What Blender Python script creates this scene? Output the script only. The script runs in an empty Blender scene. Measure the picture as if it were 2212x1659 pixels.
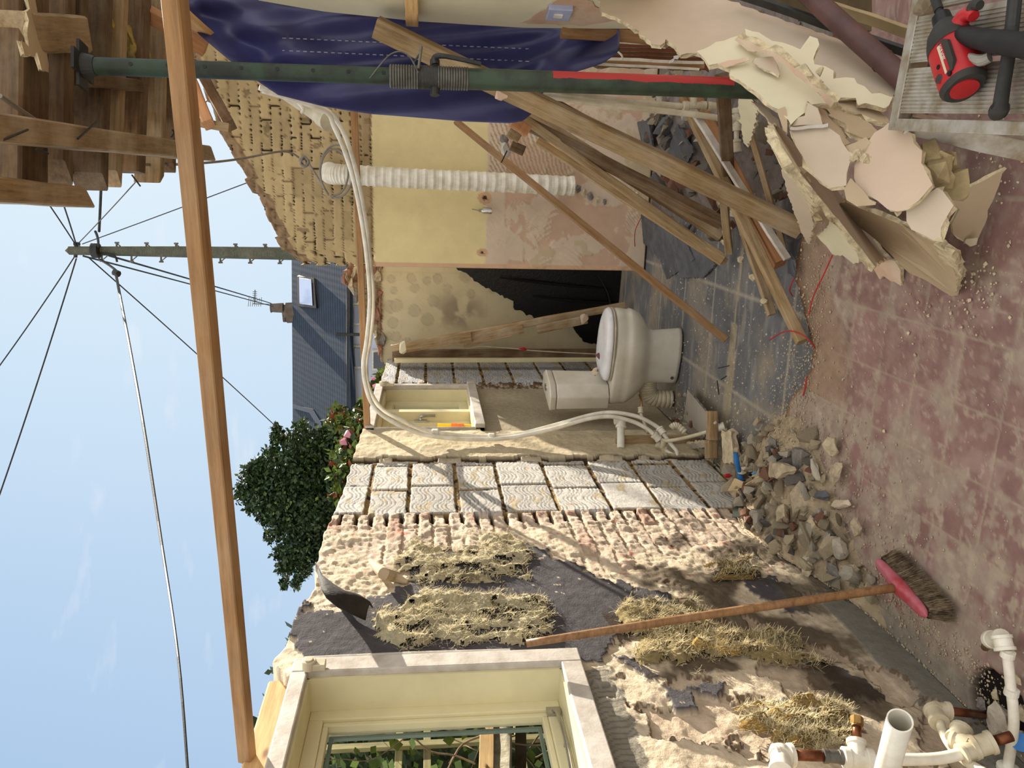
import bpy, bmesh, math, random
import numpy as np
from mathutils import Vector, Matrix, noise as mnoise
random.seed(7)
SC = bpy.context.scene
COL = SC.collection

# ------------------------------------------------------------------ camera, sky, sun, exposure
F = 1661.0; YAW = math.radians(14.5); PITCH = math.radians(6.3); H = 1.5
FW = Vector((-math.sin(YAW)*math.cos(PITCH), math.cos(YAW)*math.cos(PITCH), -math.sin(PITCH)))
RT = Vector((math.cos(YAW), math.sin(YAW), 0.0)); UP = RT.cross(FW)
EYE = Vector((0, 0, H))
cam_d = bpy.data.cameras.new('camera'); cam = bpy.data.objects.new('camera', cam_d); COL.objects.link(cam)
cam_d.sensor_fit = 'HORIZONTAL'; cam_d.sensor_width = 36; cam_d.lens = F/2212*36; cam_d.clip_start = .05; cam_d.clip_end = 500
# the phone was held upright and the picture lies on its side: image right = down, image up = right
ix, iy, iz = -UP, RT, -FW
cam.matrix_world = Matrix(((ix.x, iy.x, iz.x, EYE.x), (ix.y, iy.y, iz.y, EYE.y), (ix.z, iy.z, iz.z, EYE.z), (0, 0, 0, 1)))
SC.camera = cam
SC.view_settings.view_transform = 'Standard'; SC.view_settings.look = 'None'
SC.view_settings.exposure = 0.0; SC.view_settings.gamma = 1.0; SC.view_settings.use_curve_mapping = False

SUNV = Vector((0.30, 1.0, 0.62)).normalized()
sd = bpy.data.lights.new('sun', 'SUN'); sd.energy = 13.8; sd.angle = math.radians(0.6); sd.color = (1.0, 0.91, 0.78)
so = bpy.data.objects.new('sun', sd); COL.objects.link(so); so.rotation_euler = SUNV.to_track_quat('Z', 'Y').to_euler(); so.location = (3, 9, 7)

def lin(c):
    return tuple(((x/255.0)/12.92 if x/255.0 <= .04045 else ((x/255.0+.055)/1.055)**2.4) for x in c[:3])

W_ = bpy.data.worlds.new('sky'); SC.world = W_; W_.use_nodes = True
nt = W_.node_tree; nt.nodes.clear()
def N(t, typ, **kw):
    n = t.nodes.new(typ)
    for k, v in kw.items():
        if k.startswith('i_'): n.inputs[k[2:].replace('_', ' ')].default_value = v
        else: setattr(n, k, v)
    return n
def ramp(t, stops, src=None, interp='LINEAR'):
    r = t.nodes.new('ShaderNodeValToRGB'); r.color_ramp.interpolation = interp
    el = r.color_ramp.elements
    while len(el) < len(stops): el.new(.5)
    for e, (p, c) in zip(el, stops):
        e.position = p; e.color = (*c[:3], 1) if len(c) >= 3 else (c[0],)*3+(1,)
    if src is not None: t.links.new(src, r.inputs[0])
    return r
def mth(t, op, a, b=None, clamp=False):
    n = t.nodes.new('ShaderNodeMath'); n.operation = op; n.use_clamp = clamp
    for i, x in enumerate((a, b)):
        if x is None: continue
        if isinstance(x, (int, float)): n.inputs[i].default_value = x
        else: t.links.new(x, n.inputs[i])
    return n.outputs[0]
def mixc(t, fac, a, b, mode='MIX'):
    n = t.nodes.new('ShaderNodeMix'); n.data_type = 'RGBA'; n.blend_type = mode
    for i, x in ((0, fac), (6, a), (7, b)):
        if isinstance(x, (int, float)): n.inputs[i].default_value = x
        elif isinstance(x, tuple): n.inputs[i].default_value = (*x[:3], 1)
        else: t.links.new(x, n.inputs[i])
    return n.outputs[2]
tc = N(nt, 'ShaderNodeTexCoord')
def dotn(v):
    n = nt.nodes.new('ShaderNodeVectorMath'); n.operation = 'DOT_PRODUCT'; nt.links.new(tc.outputs['Generated'], n.inputs[0]); n.inputs[1].default_value = v
    return n.outputs['Value']
elev = dotn((0, 0, 1))
toward = dotn(tuple(Vector((0.36, .90, .30)).normalized()))
grad = ramp(nt, [(0.0, (.28, .45, .72)), (.45, (.36, .53, .78)), (.68, (.49, .66, .87)), (.86, (.66, .81, .95)), (1.0, (.84, .93, 1.0))], toward)
hz = ramp(nt, [(0.0, (1,)*3), (.22, (0.35,)*3), (.5, (0,)*3)], elev)
skyc = mixc(nt, mth(nt, 'MULTIPLY', hz.outputs[0], .55), grad.outputs[0], (.66, .80, .93))
nz = N(nt, 'ShaderNodeTexNoise', noise_dimensions='3D'); nz.inputs['Scale'].default_value = 7.0; nz.inputs['Detail'].default_value = 9
mp = N(nt, 'ShaderNodeMapping'); mp.inputs['Scale'].default_value = (1, 1, 3.2); mp.inputs['Location'].default_value = (.4, 1.7, .3)
nt.links.new(tc.outputs['Generated'], mp.inputs[0]); nt.links.new(mp.outputs[0], nz.inputs['Vector'])
cl = ramp(nt, [(.60, (0,)*3), (.78, (1,)*3)], nz.outputs[0])
skyc = mixc(nt, mth(nt, 'MULTIPLY', cl.outputs[0], .5), skyc, (.95, .95, .97))
# unseen sky overhead and behind the viewer, brightened as added fill for the interior
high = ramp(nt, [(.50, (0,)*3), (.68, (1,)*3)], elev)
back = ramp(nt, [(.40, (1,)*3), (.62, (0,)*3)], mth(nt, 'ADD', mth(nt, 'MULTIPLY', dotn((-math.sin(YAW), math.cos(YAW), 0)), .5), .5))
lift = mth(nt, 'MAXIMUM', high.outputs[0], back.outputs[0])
SKY_FILL = 1.42
skyc = mixc(nt, lift, skyc, (1.0*SKY_FILL, .975*SKY_FILL, .94*SKY_FILL))
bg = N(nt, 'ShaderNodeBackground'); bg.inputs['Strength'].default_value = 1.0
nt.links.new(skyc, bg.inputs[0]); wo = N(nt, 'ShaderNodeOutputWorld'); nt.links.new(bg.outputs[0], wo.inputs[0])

# ------------------------------------------------------------------ placing: from a pixel of the 2212x1659 photo to a point on a real plane
def ray(px, py):
    return FW + RT*((1659-py-829.5)/F) + UP*((1106-px)/F)
def W(px, py, x=None, y=None, z=None, d=None):
    r = ray(px, py)
    if d is not None: return EYE + r*d
    if x is not None: return EYE + r*(x/r.x)
    if y is not None: return EYE + r*(y/r.y)
    return EYE + r*((z-H)/r.z)
def projn(x, y, z):
    dx, dy, dz = x, y, z-H
    w = dx*FW.x+dy*FW.y+dz*FW.z
    r = dx*RT.x+dy*RT.y; u = dx*UP.x+dy*UP.y+dz*UP.z
    return 1106-u/w*F, 1659-(829.5+r/w*F)
XW = -1.382

# ------------------------------------------------------------------ numpy noise
def _h(a, b, s):
    v = np.sin(a*127.1+b*311.7+s*74.7)*43758.5453
    return v-np.floor(v)
def vn(x, y, s=0):
    xi, yi = np.floor(x), np.floor(y); u, v = x-xi, y-yi
    u = u*u*(3-2*u); v = v*v*(3-2*v)
    return (_h(xi, yi, s)*(1-u)+_h(xi+1, yi, s)*u)*(1-v)+(_h(xi, yi+1, s)*(1-u)+_h(xi+1, yi+1, s)*u)*v
def fbm(x, y, o=4, s=0):
    t = 0; a = .5; n = 0
    for k in range(o):
        t = t+a*vn(x*2**k, y*2**k, s+k*3.7); n += a; a *= .5
    return t/n
def inpoly(px, py, poly):
    r = np.zeros(px.shape, bool); n = len(poly)
    for i in range(n):
        x0, y0 = poly[i]; x1, y1 = poly[(i+1) % n]
        if y0 == y1: continue
        c = ((y0 > py) != (y1 > py)) & (px < (x1-x0)*(py-y0)/(y1-y0)+x0)
        r ^= c
    return r
def zp(pts, ox, oy, s):
    return [(ox+a*s, oy+b*s) for a, b in pts]

# ------------------------------------------------------------------ object helpers
ROOTS = {}
def tag(o, label=None, cat=None, group=None, kind=None):
    if label: o['label'] = label
    if cat: o['category'] = cat
    if group: o['group'] = group
    if kind: o['kind'] = kind
    return o
def empty(name, loc, label=None, cat=None, group=None):
    o = bpy.data.objects.new(name, None); COL.objects.link(o); o.location = loc; o.empty_display_size = .05
    return tag(o, label, cat, group)
def wloc(o):
    v = Vector((0, 0, 0))
    while o is not None:
        v += o.location; o = o.parent
    return v
def obj(name, verts, faces, mat, parent=None, smooth=False, mats=None, fmi=None, origin=None):
    """a mesh given in world coordinates; its origin goes to its base, or to its parent's frame"""
    vs = [Vector(v) for v in verts]
    if parent is not None: o0 = wloc(parent); loc = Vector((0, 0, 0))
    else:
        if origin is None:
            n = len(vs); c = sum(vs, Vector())/n; o0 = Vector((c.x, c.y, min(v.z for v in vs)))
        else: o0 = Vector(origin)
        loc = o0
    me = bpy.data.meshes.new(name); me.from_pydata([v-o0 for v in vs], [], faces)
    for m in (mats or [mat]): me.materials.append(m)
    if fmi: me.polygons.foreach_set('material_index', fmi)
    if smooth: me.polygons.foreach_set('use_smooth', [True]*len(me.polygons))
    me.update()
    o = bpy.data.objects.new(name, me); COL.objects.link(o); o.location = loc
    if parent is not None: o.parent = parent
    return o
def bmobj(name, bm, mat, parent=None, smooth=False, mats=None):
    bm.verts.index_update()
    vs = [v.co.copy() for v in bm.verts]; fs = [[v.index for v in f.verts] for f in bm.faces]; mi = [f.material_index for f in bm.faces]
    bm.free()
    return obj(name, vs, fs, mat, parent, smooth, mats, mi)
class MB:
    def __init__(s): s.v = []; s.f = []; s.m = []
    def add(s, v, f, m=0):
        b = len(s.v); s.v += [Vector(x) for x in v]; s.f += [[i+b for i in q] for q in f]; s.m += [m]*len(f); return s
    def box(s, lo, hi, m=0, M=None):
        v = [Vector((x, y, z)) for x in (lo[0], hi[0]) for y in (lo[1], hi[1]) for z in (lo[2], hi[2])]
        if M is not None: v = [M@p for p in v]
        return s.add(v, [(0, 1, 3, 2), (4, 6, 7, 5), (0, 4, 5, 1), (2, 3, 7, 6), (0, 2, 6, 4), (1, 5, 7, 3)], m)
    def tube(s, pts, r, n=10, m=0, caps=True, smooth=0):
        pts = [Vector(p) for p in pts]
        if smooth: pts = cat(pts, smooth)
        rs = r if isinstance(r, (list, tuple)) else [r]*len(pts)
        if len(rs) != len(pts):
            rs = [float(np.interp(i/(len(pts)-1), np.linspace(0, 1, len(rs)), rs)) for i in range(len(pts))]
        t = (pts[1]-pts[0]).normalized(); a = t.orthogonal().normalized(); V = []; Fc = []
        for i, p in enumerate(pts):
            t2 = (pts[min(i+1, len(pts)-1)]-pts[max(i-1, 0)]).normalized()
            a = (a-t2*a.dot(t2)).normalized(); b = t2.cross(a)
            for k in range(n):
                q = 2*math.pi*k/n; V.append(p+(a*math.cos(q)+b*math.sin(q))*rs[i])
        for i in range(len(pts)-1):
            for k in range(n): Fc.append((i*n+k, i*n+(k+1) % n, (i+1)*n+(k+1) % n, (i+1)*n+k))
        if caps: Fc.append(tuple(range(n))[::-1]); Fc.append(tuple(range((len(pts)-1)*n, len(pts)*n)))
        return s.add(V, Fc, m)
    def build(s, name, mat, parent=None, smooth=False, mats=None): return obj(name, s.v, s.f, mat, parent, smooth, mats, s.m)
def cat(P, k=6):
    out = []
    for i in range(len(P)-1):
        a, b, c, d = P[max(i-1, 0)], P[i], P[i+1], P[min(i+2, len(P)-1)]
        for j in range(k):
            t = j/k; out.append(.5*((2*b)+(c-a)*t+(2*a-5*b+4*c-d)*t*t+(3*b-a-3*c+d)*t**3))
    out.append(P[-1]); return out
def auto_smooth(o, deg=40):
    me = o.data
    for p in me.polygons: p.use_smooth = True
    m = o.modifiers.new('edges', 'EDGE_SPLIT'); m.split_angle = math.radians(deg)
    return o

# ------------------------------------------------------------------ materials
def mat(name):
    m = bpy.data.materials.new(name); m.use_nodes = True
    t = m.node_tree; return m, t, t.nodes['Principled BSDF']
def texco(t, scale=(1, 1, 1), out='Object'):
    c = N(t, 'ShaderNodeTexCoord'); mp = N(t, 'ShaderNodeMapping'); mp.inputs['Scale'].default_value = scale
    t.links.new(c.outputs[out], mp.inputs[0]); return mp.outputs[0]
def noise(t, vec, scale, detail=6, rough=.6):
    n = N(t, 'ShaderNodeTexNoise'); n.inputs['Scale'].default_value = scale; n.inputs['Detail'].default_value = detail; n.inputs['Roughness'].default_value = rough
    t.links.new(vec, n.inputs['Vector']); return n.outputs[0]
def bump(t, b, hgt, st=.4, dist=.01):
    n = N(t, 'ShaderNodeBump'); n.inputs['Strength'].default_value = st; n.inputs['Distance'].default_value = dist
    t.links.new(hgt, n.inputs['Height']); t.links.new(n.outputs[0], b.inputs['Normal'])
def plain(name, c, rough=.6, var=.15, scale=8, bs=.2, metal=0, c2=None, dist=.004, spec=.35, fine=60):
    """coloured surface with procedural mottling"""
    m, t, b = mat(name); v = texco(t); c = lin(c)
    c2 = lin(c2) if c2 else tuple(x*(1-var*2) for x in c)
    r = ramp(t, [(.36, c2), (.62, c)], noise(t, v, scale, 8))
    t.links.new(r.outputs[0], b.inputs['Base Color']); b.inputs['Roughness'].default_value = rough; b.inputs['Metallic'].default_value = metal
    b.inputs['Specular IOR Level'].default_value = spec
    if bs: bump(t, b, noise(t, v, fine, 5), bs, dist)
    return m
def wood(name, c1, c2, knot=True, grime=.35, rough=.75):
    m, t, b = mat(name); v = texco(t, (1.2, 16, 16)); vv = texco(t)
    g = noise(t, v, 4.5, 8, .7); r = ramp(t, [(.3, lin(c2)), (.62, lin(c1))], g)
    oi = N(t, 'ShaderNodeObjectInfo'); hs = N(t, 'ShaderNodeHueSaturation')
    t.links.new(mth(t, 'ADD', mth(t, 'MULTIPLY', oi.outputs['Random'], .35), .82), hs.inputs['Value']); t.links.new(r.outputs[0], hs.inputs['Color'])
    gr = ramp(t, [(.42, (0,)*3), (.7, (1,)*3)], noise(t, vv, 5, 9))
    c = mixc(t, mth(t, 'MULTIPLY', gr.outputs[0], grime), hs.outputs[0], lin((196, 184, 160)))
    vo = N(t, 'ShaderNodeTexVoronoi'); vo.inputs['Scale'].default_value = 3.2; t.links.new(texco(t, (1, 2.5, 2.5)), vo.inputs['Vector'])
    kn = ramp(t, [(.035, (1,)*3), (.09, (0,)*3)], vo.outputs['Distance'])
    c = mixc(t, mth(t, 'MULTIPLY', kn.outputs[0], .7), c, lin((70, 45, 25)))
    t.links.new(c, b.inputs['Base Color']); b.inputs['Roughness'].default_value = rough; b.inputs['Specular IOR Level'].default_value = .25
    bump(t, b, g, .25, .002); return m
def vcol(name, var=.25, scale=30, bs=.6, dist=.006, fine=120, rough=.9):
    """surface whose own colours come from a painted attribute, broken up by fine procedural noise"""
    m, t, b = mat(name); v = texco(t); a = N(t, 'ShaderNodeAttribute'); a.attribute_name = 'Col'
    n1 = noise(t, v, scale, 10, .65); n2 = noise(t, v, fine, 6)
    k = ramp(t, [(.3, (1-var,)*3), (.7, (1+var*.35,)*3)], n1)
    c = mixc(t, 1.0, a.outputs['Color'], k.outputs[0], 'MULTIPLY')
    t.links.new(c, b.inputs['Base Color']); b.inputs['Roughness'].default_value = rough; b.inputs['Specular IOR Level'].default_value = .15
    bump(t, b, mth(t, 'ADD', n1, mth(t, 'MULTIPLY', n2, .5)), bs, dist); return m

M = {}
M['wall'] = vcol('battered_wall', .22, 34, .7, .006, 170)
M['smooth_wall'] = vcol('painted_plaster', .10, 9, .25, .003, 60, .8)
M['cream_paint'] = plain('cream_paint', (218, 208, 168), .5, .06, 6, .08)
M['white_paint'] = plain('flaking_white_paint', (196, 190, 180), .6, .10, 14, .25, c2=(168, 158, 146))
M['timber'] = wood('old_timber', (166, 140, 100), (112, 88, 58))
M['timber_grey'] = wood('weathered_timber', (158, 132, 96), (104, 82, 56), grime=.5)
M['timber_dark'] = wood('dark_timber', (104, 80, 54), (58, 43, 28), grime=.2)
M['timber_red'] = wood('new_joist_timber', (186, 134, 90), (146, 98, 62), grime=.15)
M['timber_orange'] = wood('orange_batten', (160, 122, 80), (124, 90, 58), grime=.15)
M['timber_pale'] = wood('pale_timber', (222, 184, 128), (186, 142, 88), grime=.15)
M['handle_wood'] = wood('broom_handle_wood', (142, 106, 72), (102, 72, 46), grime=.05, rough=.5)
M['white_plastic'] = plain('white_pipe_plastic', (226, 222, 208), .35, .05, 12, .03, c2=(198, 190, 170))
M['cream_plastic'] = plain('cream_pipe_plastic', (204, 196, 172), .4, .08, 10, .05, c2=(176, 164, 136))
M['copper'] = plain('old_copper', (122, 74, 50), .4, .2, 30, .1, metal=.8)
M['brass'] = plain('brass', (176, 140, 84), .35, .2, 30, .05, metal=.9)
M['chrome'] = plain('chrome', (190, 190, 190), .2, .15, 20, .0, metal=1)
M['steel_green'] = plain('green_prop_paint', (44, 62, 44), .5, .3, 16, .2, c2=(30, 34, 26))
M['steel_black'] = plain('grimy_black_steel', (46, 46, 44), .5, .3, 16, .2)
M['galv'] = plain('galvanised_thread', (110, 108, 100), .45, .2, 30, .1, metal=.6)
M['alu'] = plain('dusty_aluminium', (186, 182, 172), .42, .12, 20, .15, metal=.55, c2=(150, 138, 116))
M['black_plastic'] = plain('black_sheeting', (9, 10, 12), .35, .2, 6, .3, dist=.01)
M['rubber'] = plain('dark_rubber', (52, 50, 46), .7, .2, 20, .1)
M['red_plastic'] = plain('red_plastic', (178, 34, 38), .45, .12, 12, .05)
M['ceramic'] = plain('dusty_ceramic', (210, 205, 192), .22, .06, 5, .03, c2=(192, 185, 166), spec=.5)
M['ceramic_white'] = plain('white_glazed_lid', (226, 228, 234), .2, .05, 5, .02, c2=(206, 204, 204), spec=.5)
M['plaster'] = plain('broken_plaster', (206, 190, 158), .95, .18, 22, .7, dist=.01)
M['plaster_pale'] = plain('pale_plaster', (196, 186, 168), .95, .15, 18, .7, dist=.01)
M['mortar'] = plain('broken_mortar', (190, 174, 146), .95, .2, 26, .8, dist=.012)
M['stone_grey'] = plain('grey_rubble', (134, 128, 120), .95, .2, 22, .8, dist=.01)
M['brick_chunk'] = plain('broken_brick', (150, 104, 84), .95, .2, 18, .7, c2=(112, 88, 72), dist=.01)
M['board_paper'] = plain('plasterboard_paper', (196, 180, 158), .85, .05, 6, .08)
M['board_brown'] = plain('brown_plasterboard_paper', (184, 164, 134), .85, .06, 7, .08)
M['board_cream'] = plain('cream_painted_board', (212, 204, 174), .7, .05, 5, .06)
M['board_pink'] = plain('mottled_board', (206, 188, 166), .8, .10, 5, .1, c2=(186, 152, 126))
M['gypsum'] = plain('crumbling_gypsum', (212, 196, 160), .95, .2, 40, .9, dist=.008)
M['bitumen'] = plain('bitumen_felt', (44, 41, 38), .8, .25, 18, .6, dist=.006)
M['slate'] = plain('slate_shard', (92, 94, 99), .7, .2, 14, .3)
M['soil_pipe'] = plain('dusty_soil_pipe', (92, 64, 60), .5, .2, 9, .1)
M['dark_dust'] = plain('dark_dusty_board', (92, 76, 50), .9, .25, 5, .4)
M['cable_grey'] = plain('grey_cable', (130, 124, 114), .5, .1, 20, 0)
M['cable_red'] = plain('red_cable', (178, 44, 44), .5, .1, 20, 0)
M['blue_plastic'] = plain('blue_plastic', (40, 110, 176), .4, .1, 20, .05)
M['yellow_plastic'] = plain('yellow_packet', (238, 196, 30), .4, .08, 20, .05)
M['leaf'] = plain('dark_leaf', (58, 80, 44), .5, .3, 9, 0, c2=(34, 50, 30))
M['leaf_light'] = plain('light_leaf', (120, 140, 54), .5, .25, 9, 0, c2=(74, 96, 40))
M['leaf_red'] = plain('red_leaf', (150, 80, 50), .5, .25, 9, 0)
M['petal'] = plain('pink_petal', (224, 150, 168), .6, .1, 9, 0)
M['twig'] = plain('grey_brown_twig', (142, 118, 92), .9, .25, 14, .3)
M['trellis'] = wood('trellis_wood', (150, 140, 92), (110, 98, 62), grime=.3)
M['pole_wood'] = wood('pole_wood', (84, 88, 76), (52, 54, 46), grime=.1)
M['roof_tile'] = None
m, t, b = mat('glass_pane'); b.inputs['Transmission Weight'].default_value = 1; b.inputs['Roughness'].default_value = .02; b.inputs['Base Color'].default_value = (.93, .97, .95, 1); b.inputs['IOR'].default_value = 1.1
M['glass'] = m
m, t, b = mat('painted_prop_steel'); v = texco(t)
# green tube with a long sprayed red stripe down its outer face
c = N(t, 'ShaderNodeTexCoord'); sx = N(t, 'ShaderNodeSeparateXYZ'); t.links.new(c.outputs['Object'], sx.inputs[0])
zz = mth(t, 'MULTIPLY', mth(t, 'LESS_THAN', sx.outputs['Z'], 1.14), mth(t, 'GREATER_THAN', sx.outputs['Z'], .60))
edge = mth(t, 'GREATER_THAN', mth(t, 'ADD', mth(t, 'SUBTRACT', mth(t, 'MULTIPLY', sx.outputs['X'], 1.0), mth(t, 'MULTIPLY', sx.outputs['Y'], .3)), mth(t, 'MULTIPLY', noise(t, v, 14, 4), .012)), .0135)
r = ramp(t, [(.35, lin((26, 30, 24))), (.6, lin((46, 66, 46)))], noise(t, v, 12, 8))
t.links.new(mixc(t, mth(t, 'MULTIPLY', zz, edge), r.outputs[0], lin((158, 36, 36))), b.inputs['Base Color']); b.inputs['Roughness'].default_value = .45
M['prop'] = m
# tarpaulin: woven blue, lets some light through
m, t, b = mat('blue_tarpaulin'); v = texco(t)
r = ramp(t, [(.35, lin((56, 56, 96))), (.65, lin((70, 71, 116)))], noise(t, v, 5, 7))
t.links.new(r.outputs[0], b.inputs['Base Color']); b.inputs['Roughness'].default_value = .42
bump(t, b, noise(t, v, 90, 4), .15, .003)
tr = N(t, 'ShaderNodeBsdfTranslucent'); t.links.new(mixc(t, .0, lin((96, 108, 180)), lin((90, 110, 200))), tr.inputs[0])
mx = N(t, 'ShaderNodeMixShader'); mx.inputs[0].default_value = .16; t.links.new(b.outputs[0], mx.inputs[1]); t.links.new(tr.outputs[0], mx.inputs[2])
t.links.new(mx.outputs[0], t.nodes['Material Output'].inputs[0]); M['tarp'] = m
# mineral wool
m, t, b = mat('mineral_wool'); v = texco(t, (3, 1, 1)); a = N(t, 'ShaderNodeAttribute'); a.attribute_name = 'Col'
n1 = noise(t, v, 45, 10, .75); k = ramp(t, [(.3, (.66,)*3), (.68, (1.2,)*3)], n1)
t.links.new(mixc(t, 1., a.outputs['Color'], k.outputs[0], 'MULTIPLY'), b.inputs['Base Color']); b.inputs['Roughness'].default_value = 1; b.inputs['Specular IOR Level'].default_value = .05
bump(t, b, n1, 1., .02); M['wool'] = m
M['wool_fibre'] = plain('wool_fibre', (220, 206, 164), 1, .2, 20, 0, spec=.05)

def grid_obj(name, P, colr, keep, material, kind='structure', solid=0, offset=-1, parent=None):
    """P: (n,m,3) world points; colr: (n,m,3) linear albedo; keep: (n-1,m-1) bool"""
    n, m_, _ = P.shape; o0 = P.reshape(-1, 3).mean(0).copy(); o0[2] = P[..., 2].min()
    if parent is not None: o0 = np.array(wloc(parent))
    idx = np.arange(n*m_).reshape(n, m_)
    q = np.stack([idx[:-1, :-1], idx[1:, :-1], idx[1:, 1:], idx[:-1, 1:]], -1)[keep]
    me = bpy.data.meshes.new(name); V = (P.reshape(-1, 3)-o0)
    used = np.zeros(n*m_, bool); used[q.ravel()] = True; rem = np.cumsum(used)-1
    V = V[used]; q = rem[q]; cc = colr.reshape(-1, 3)[used]
    if solid:   # real thickness: a back skin set off along one fixed direction and closed rims
        off = np.array({'wall_left': (-1, 0, 0), 'floor': (0, 0, -1)}.get(name.split('.')[0], (0, 1, 0)), float)*solid; nv_ = len(V)
        E_ = np.concatenate([q[:, [0, 1]], q[:, [1, 2]], q[:, [2, 3]], q[:, [3, 0]]]); key = np.sort(E_, 1); kk = key[:, 0].astype(np.int64)*nv_+key[:, 1]
        u_, inv, cnt = np.unique(kk, return_inverse=True, return_counts=True); bd = E_[cnt[inv] == 1]
        q = np.concatenate([q, q[:, ::-1]+nv_, np.stack([bd[:, 1], bd[:, 0], bd[:, 0]+nv_, bd[:, 1]+nv_], 1)]); V = np.concatenate([V, V+off]); cc = np.concatenate([cc, cc*.8])
    me.vertices.add(len(V)); me.vertices.foreach_set('co', V.astype(np.float32).ravel())
    me.loops.add(q.size); me.loops.foreach_set('vertex_index', q.ravel().astype(np.int32))
    me.polygons.add(len(q)); me.polygons.foreach_set('loop_start', np.arange(0, q.size, 4, dtype=np.int32)); me.polygons.foreach_set('loop_total', np.full(len(q), 4, np.int32))
    me.update(calc_edges=True); me.validate()
    at = me.color_attributes.new('Col', 'FLOAT_COLOR', 'POINT')
    at.data.foreach_set('color', np.concatenate([cc, np.ones((len(cc), 1))], 1).astype(np.float32).ravel())
    me.polygons.foreach_set('use_smooth', [True]*len(me.polygons)); me.materials.append(material)
    o = bpy.data.objects.new(name, me); COL.objects.link(o)
    if parent is None: o.location = o0
    else: o.parent = parent
    if kind: o['kind'] = kind
    return o
def L3(c): return np.array(lin(c))
def blend(C, m, c):
    """paint colour c (or array) over C by mask m"""
    m = np.asarray(m, float)[..., None]; return C*(1-m)+np.asarray(c)*m

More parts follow.
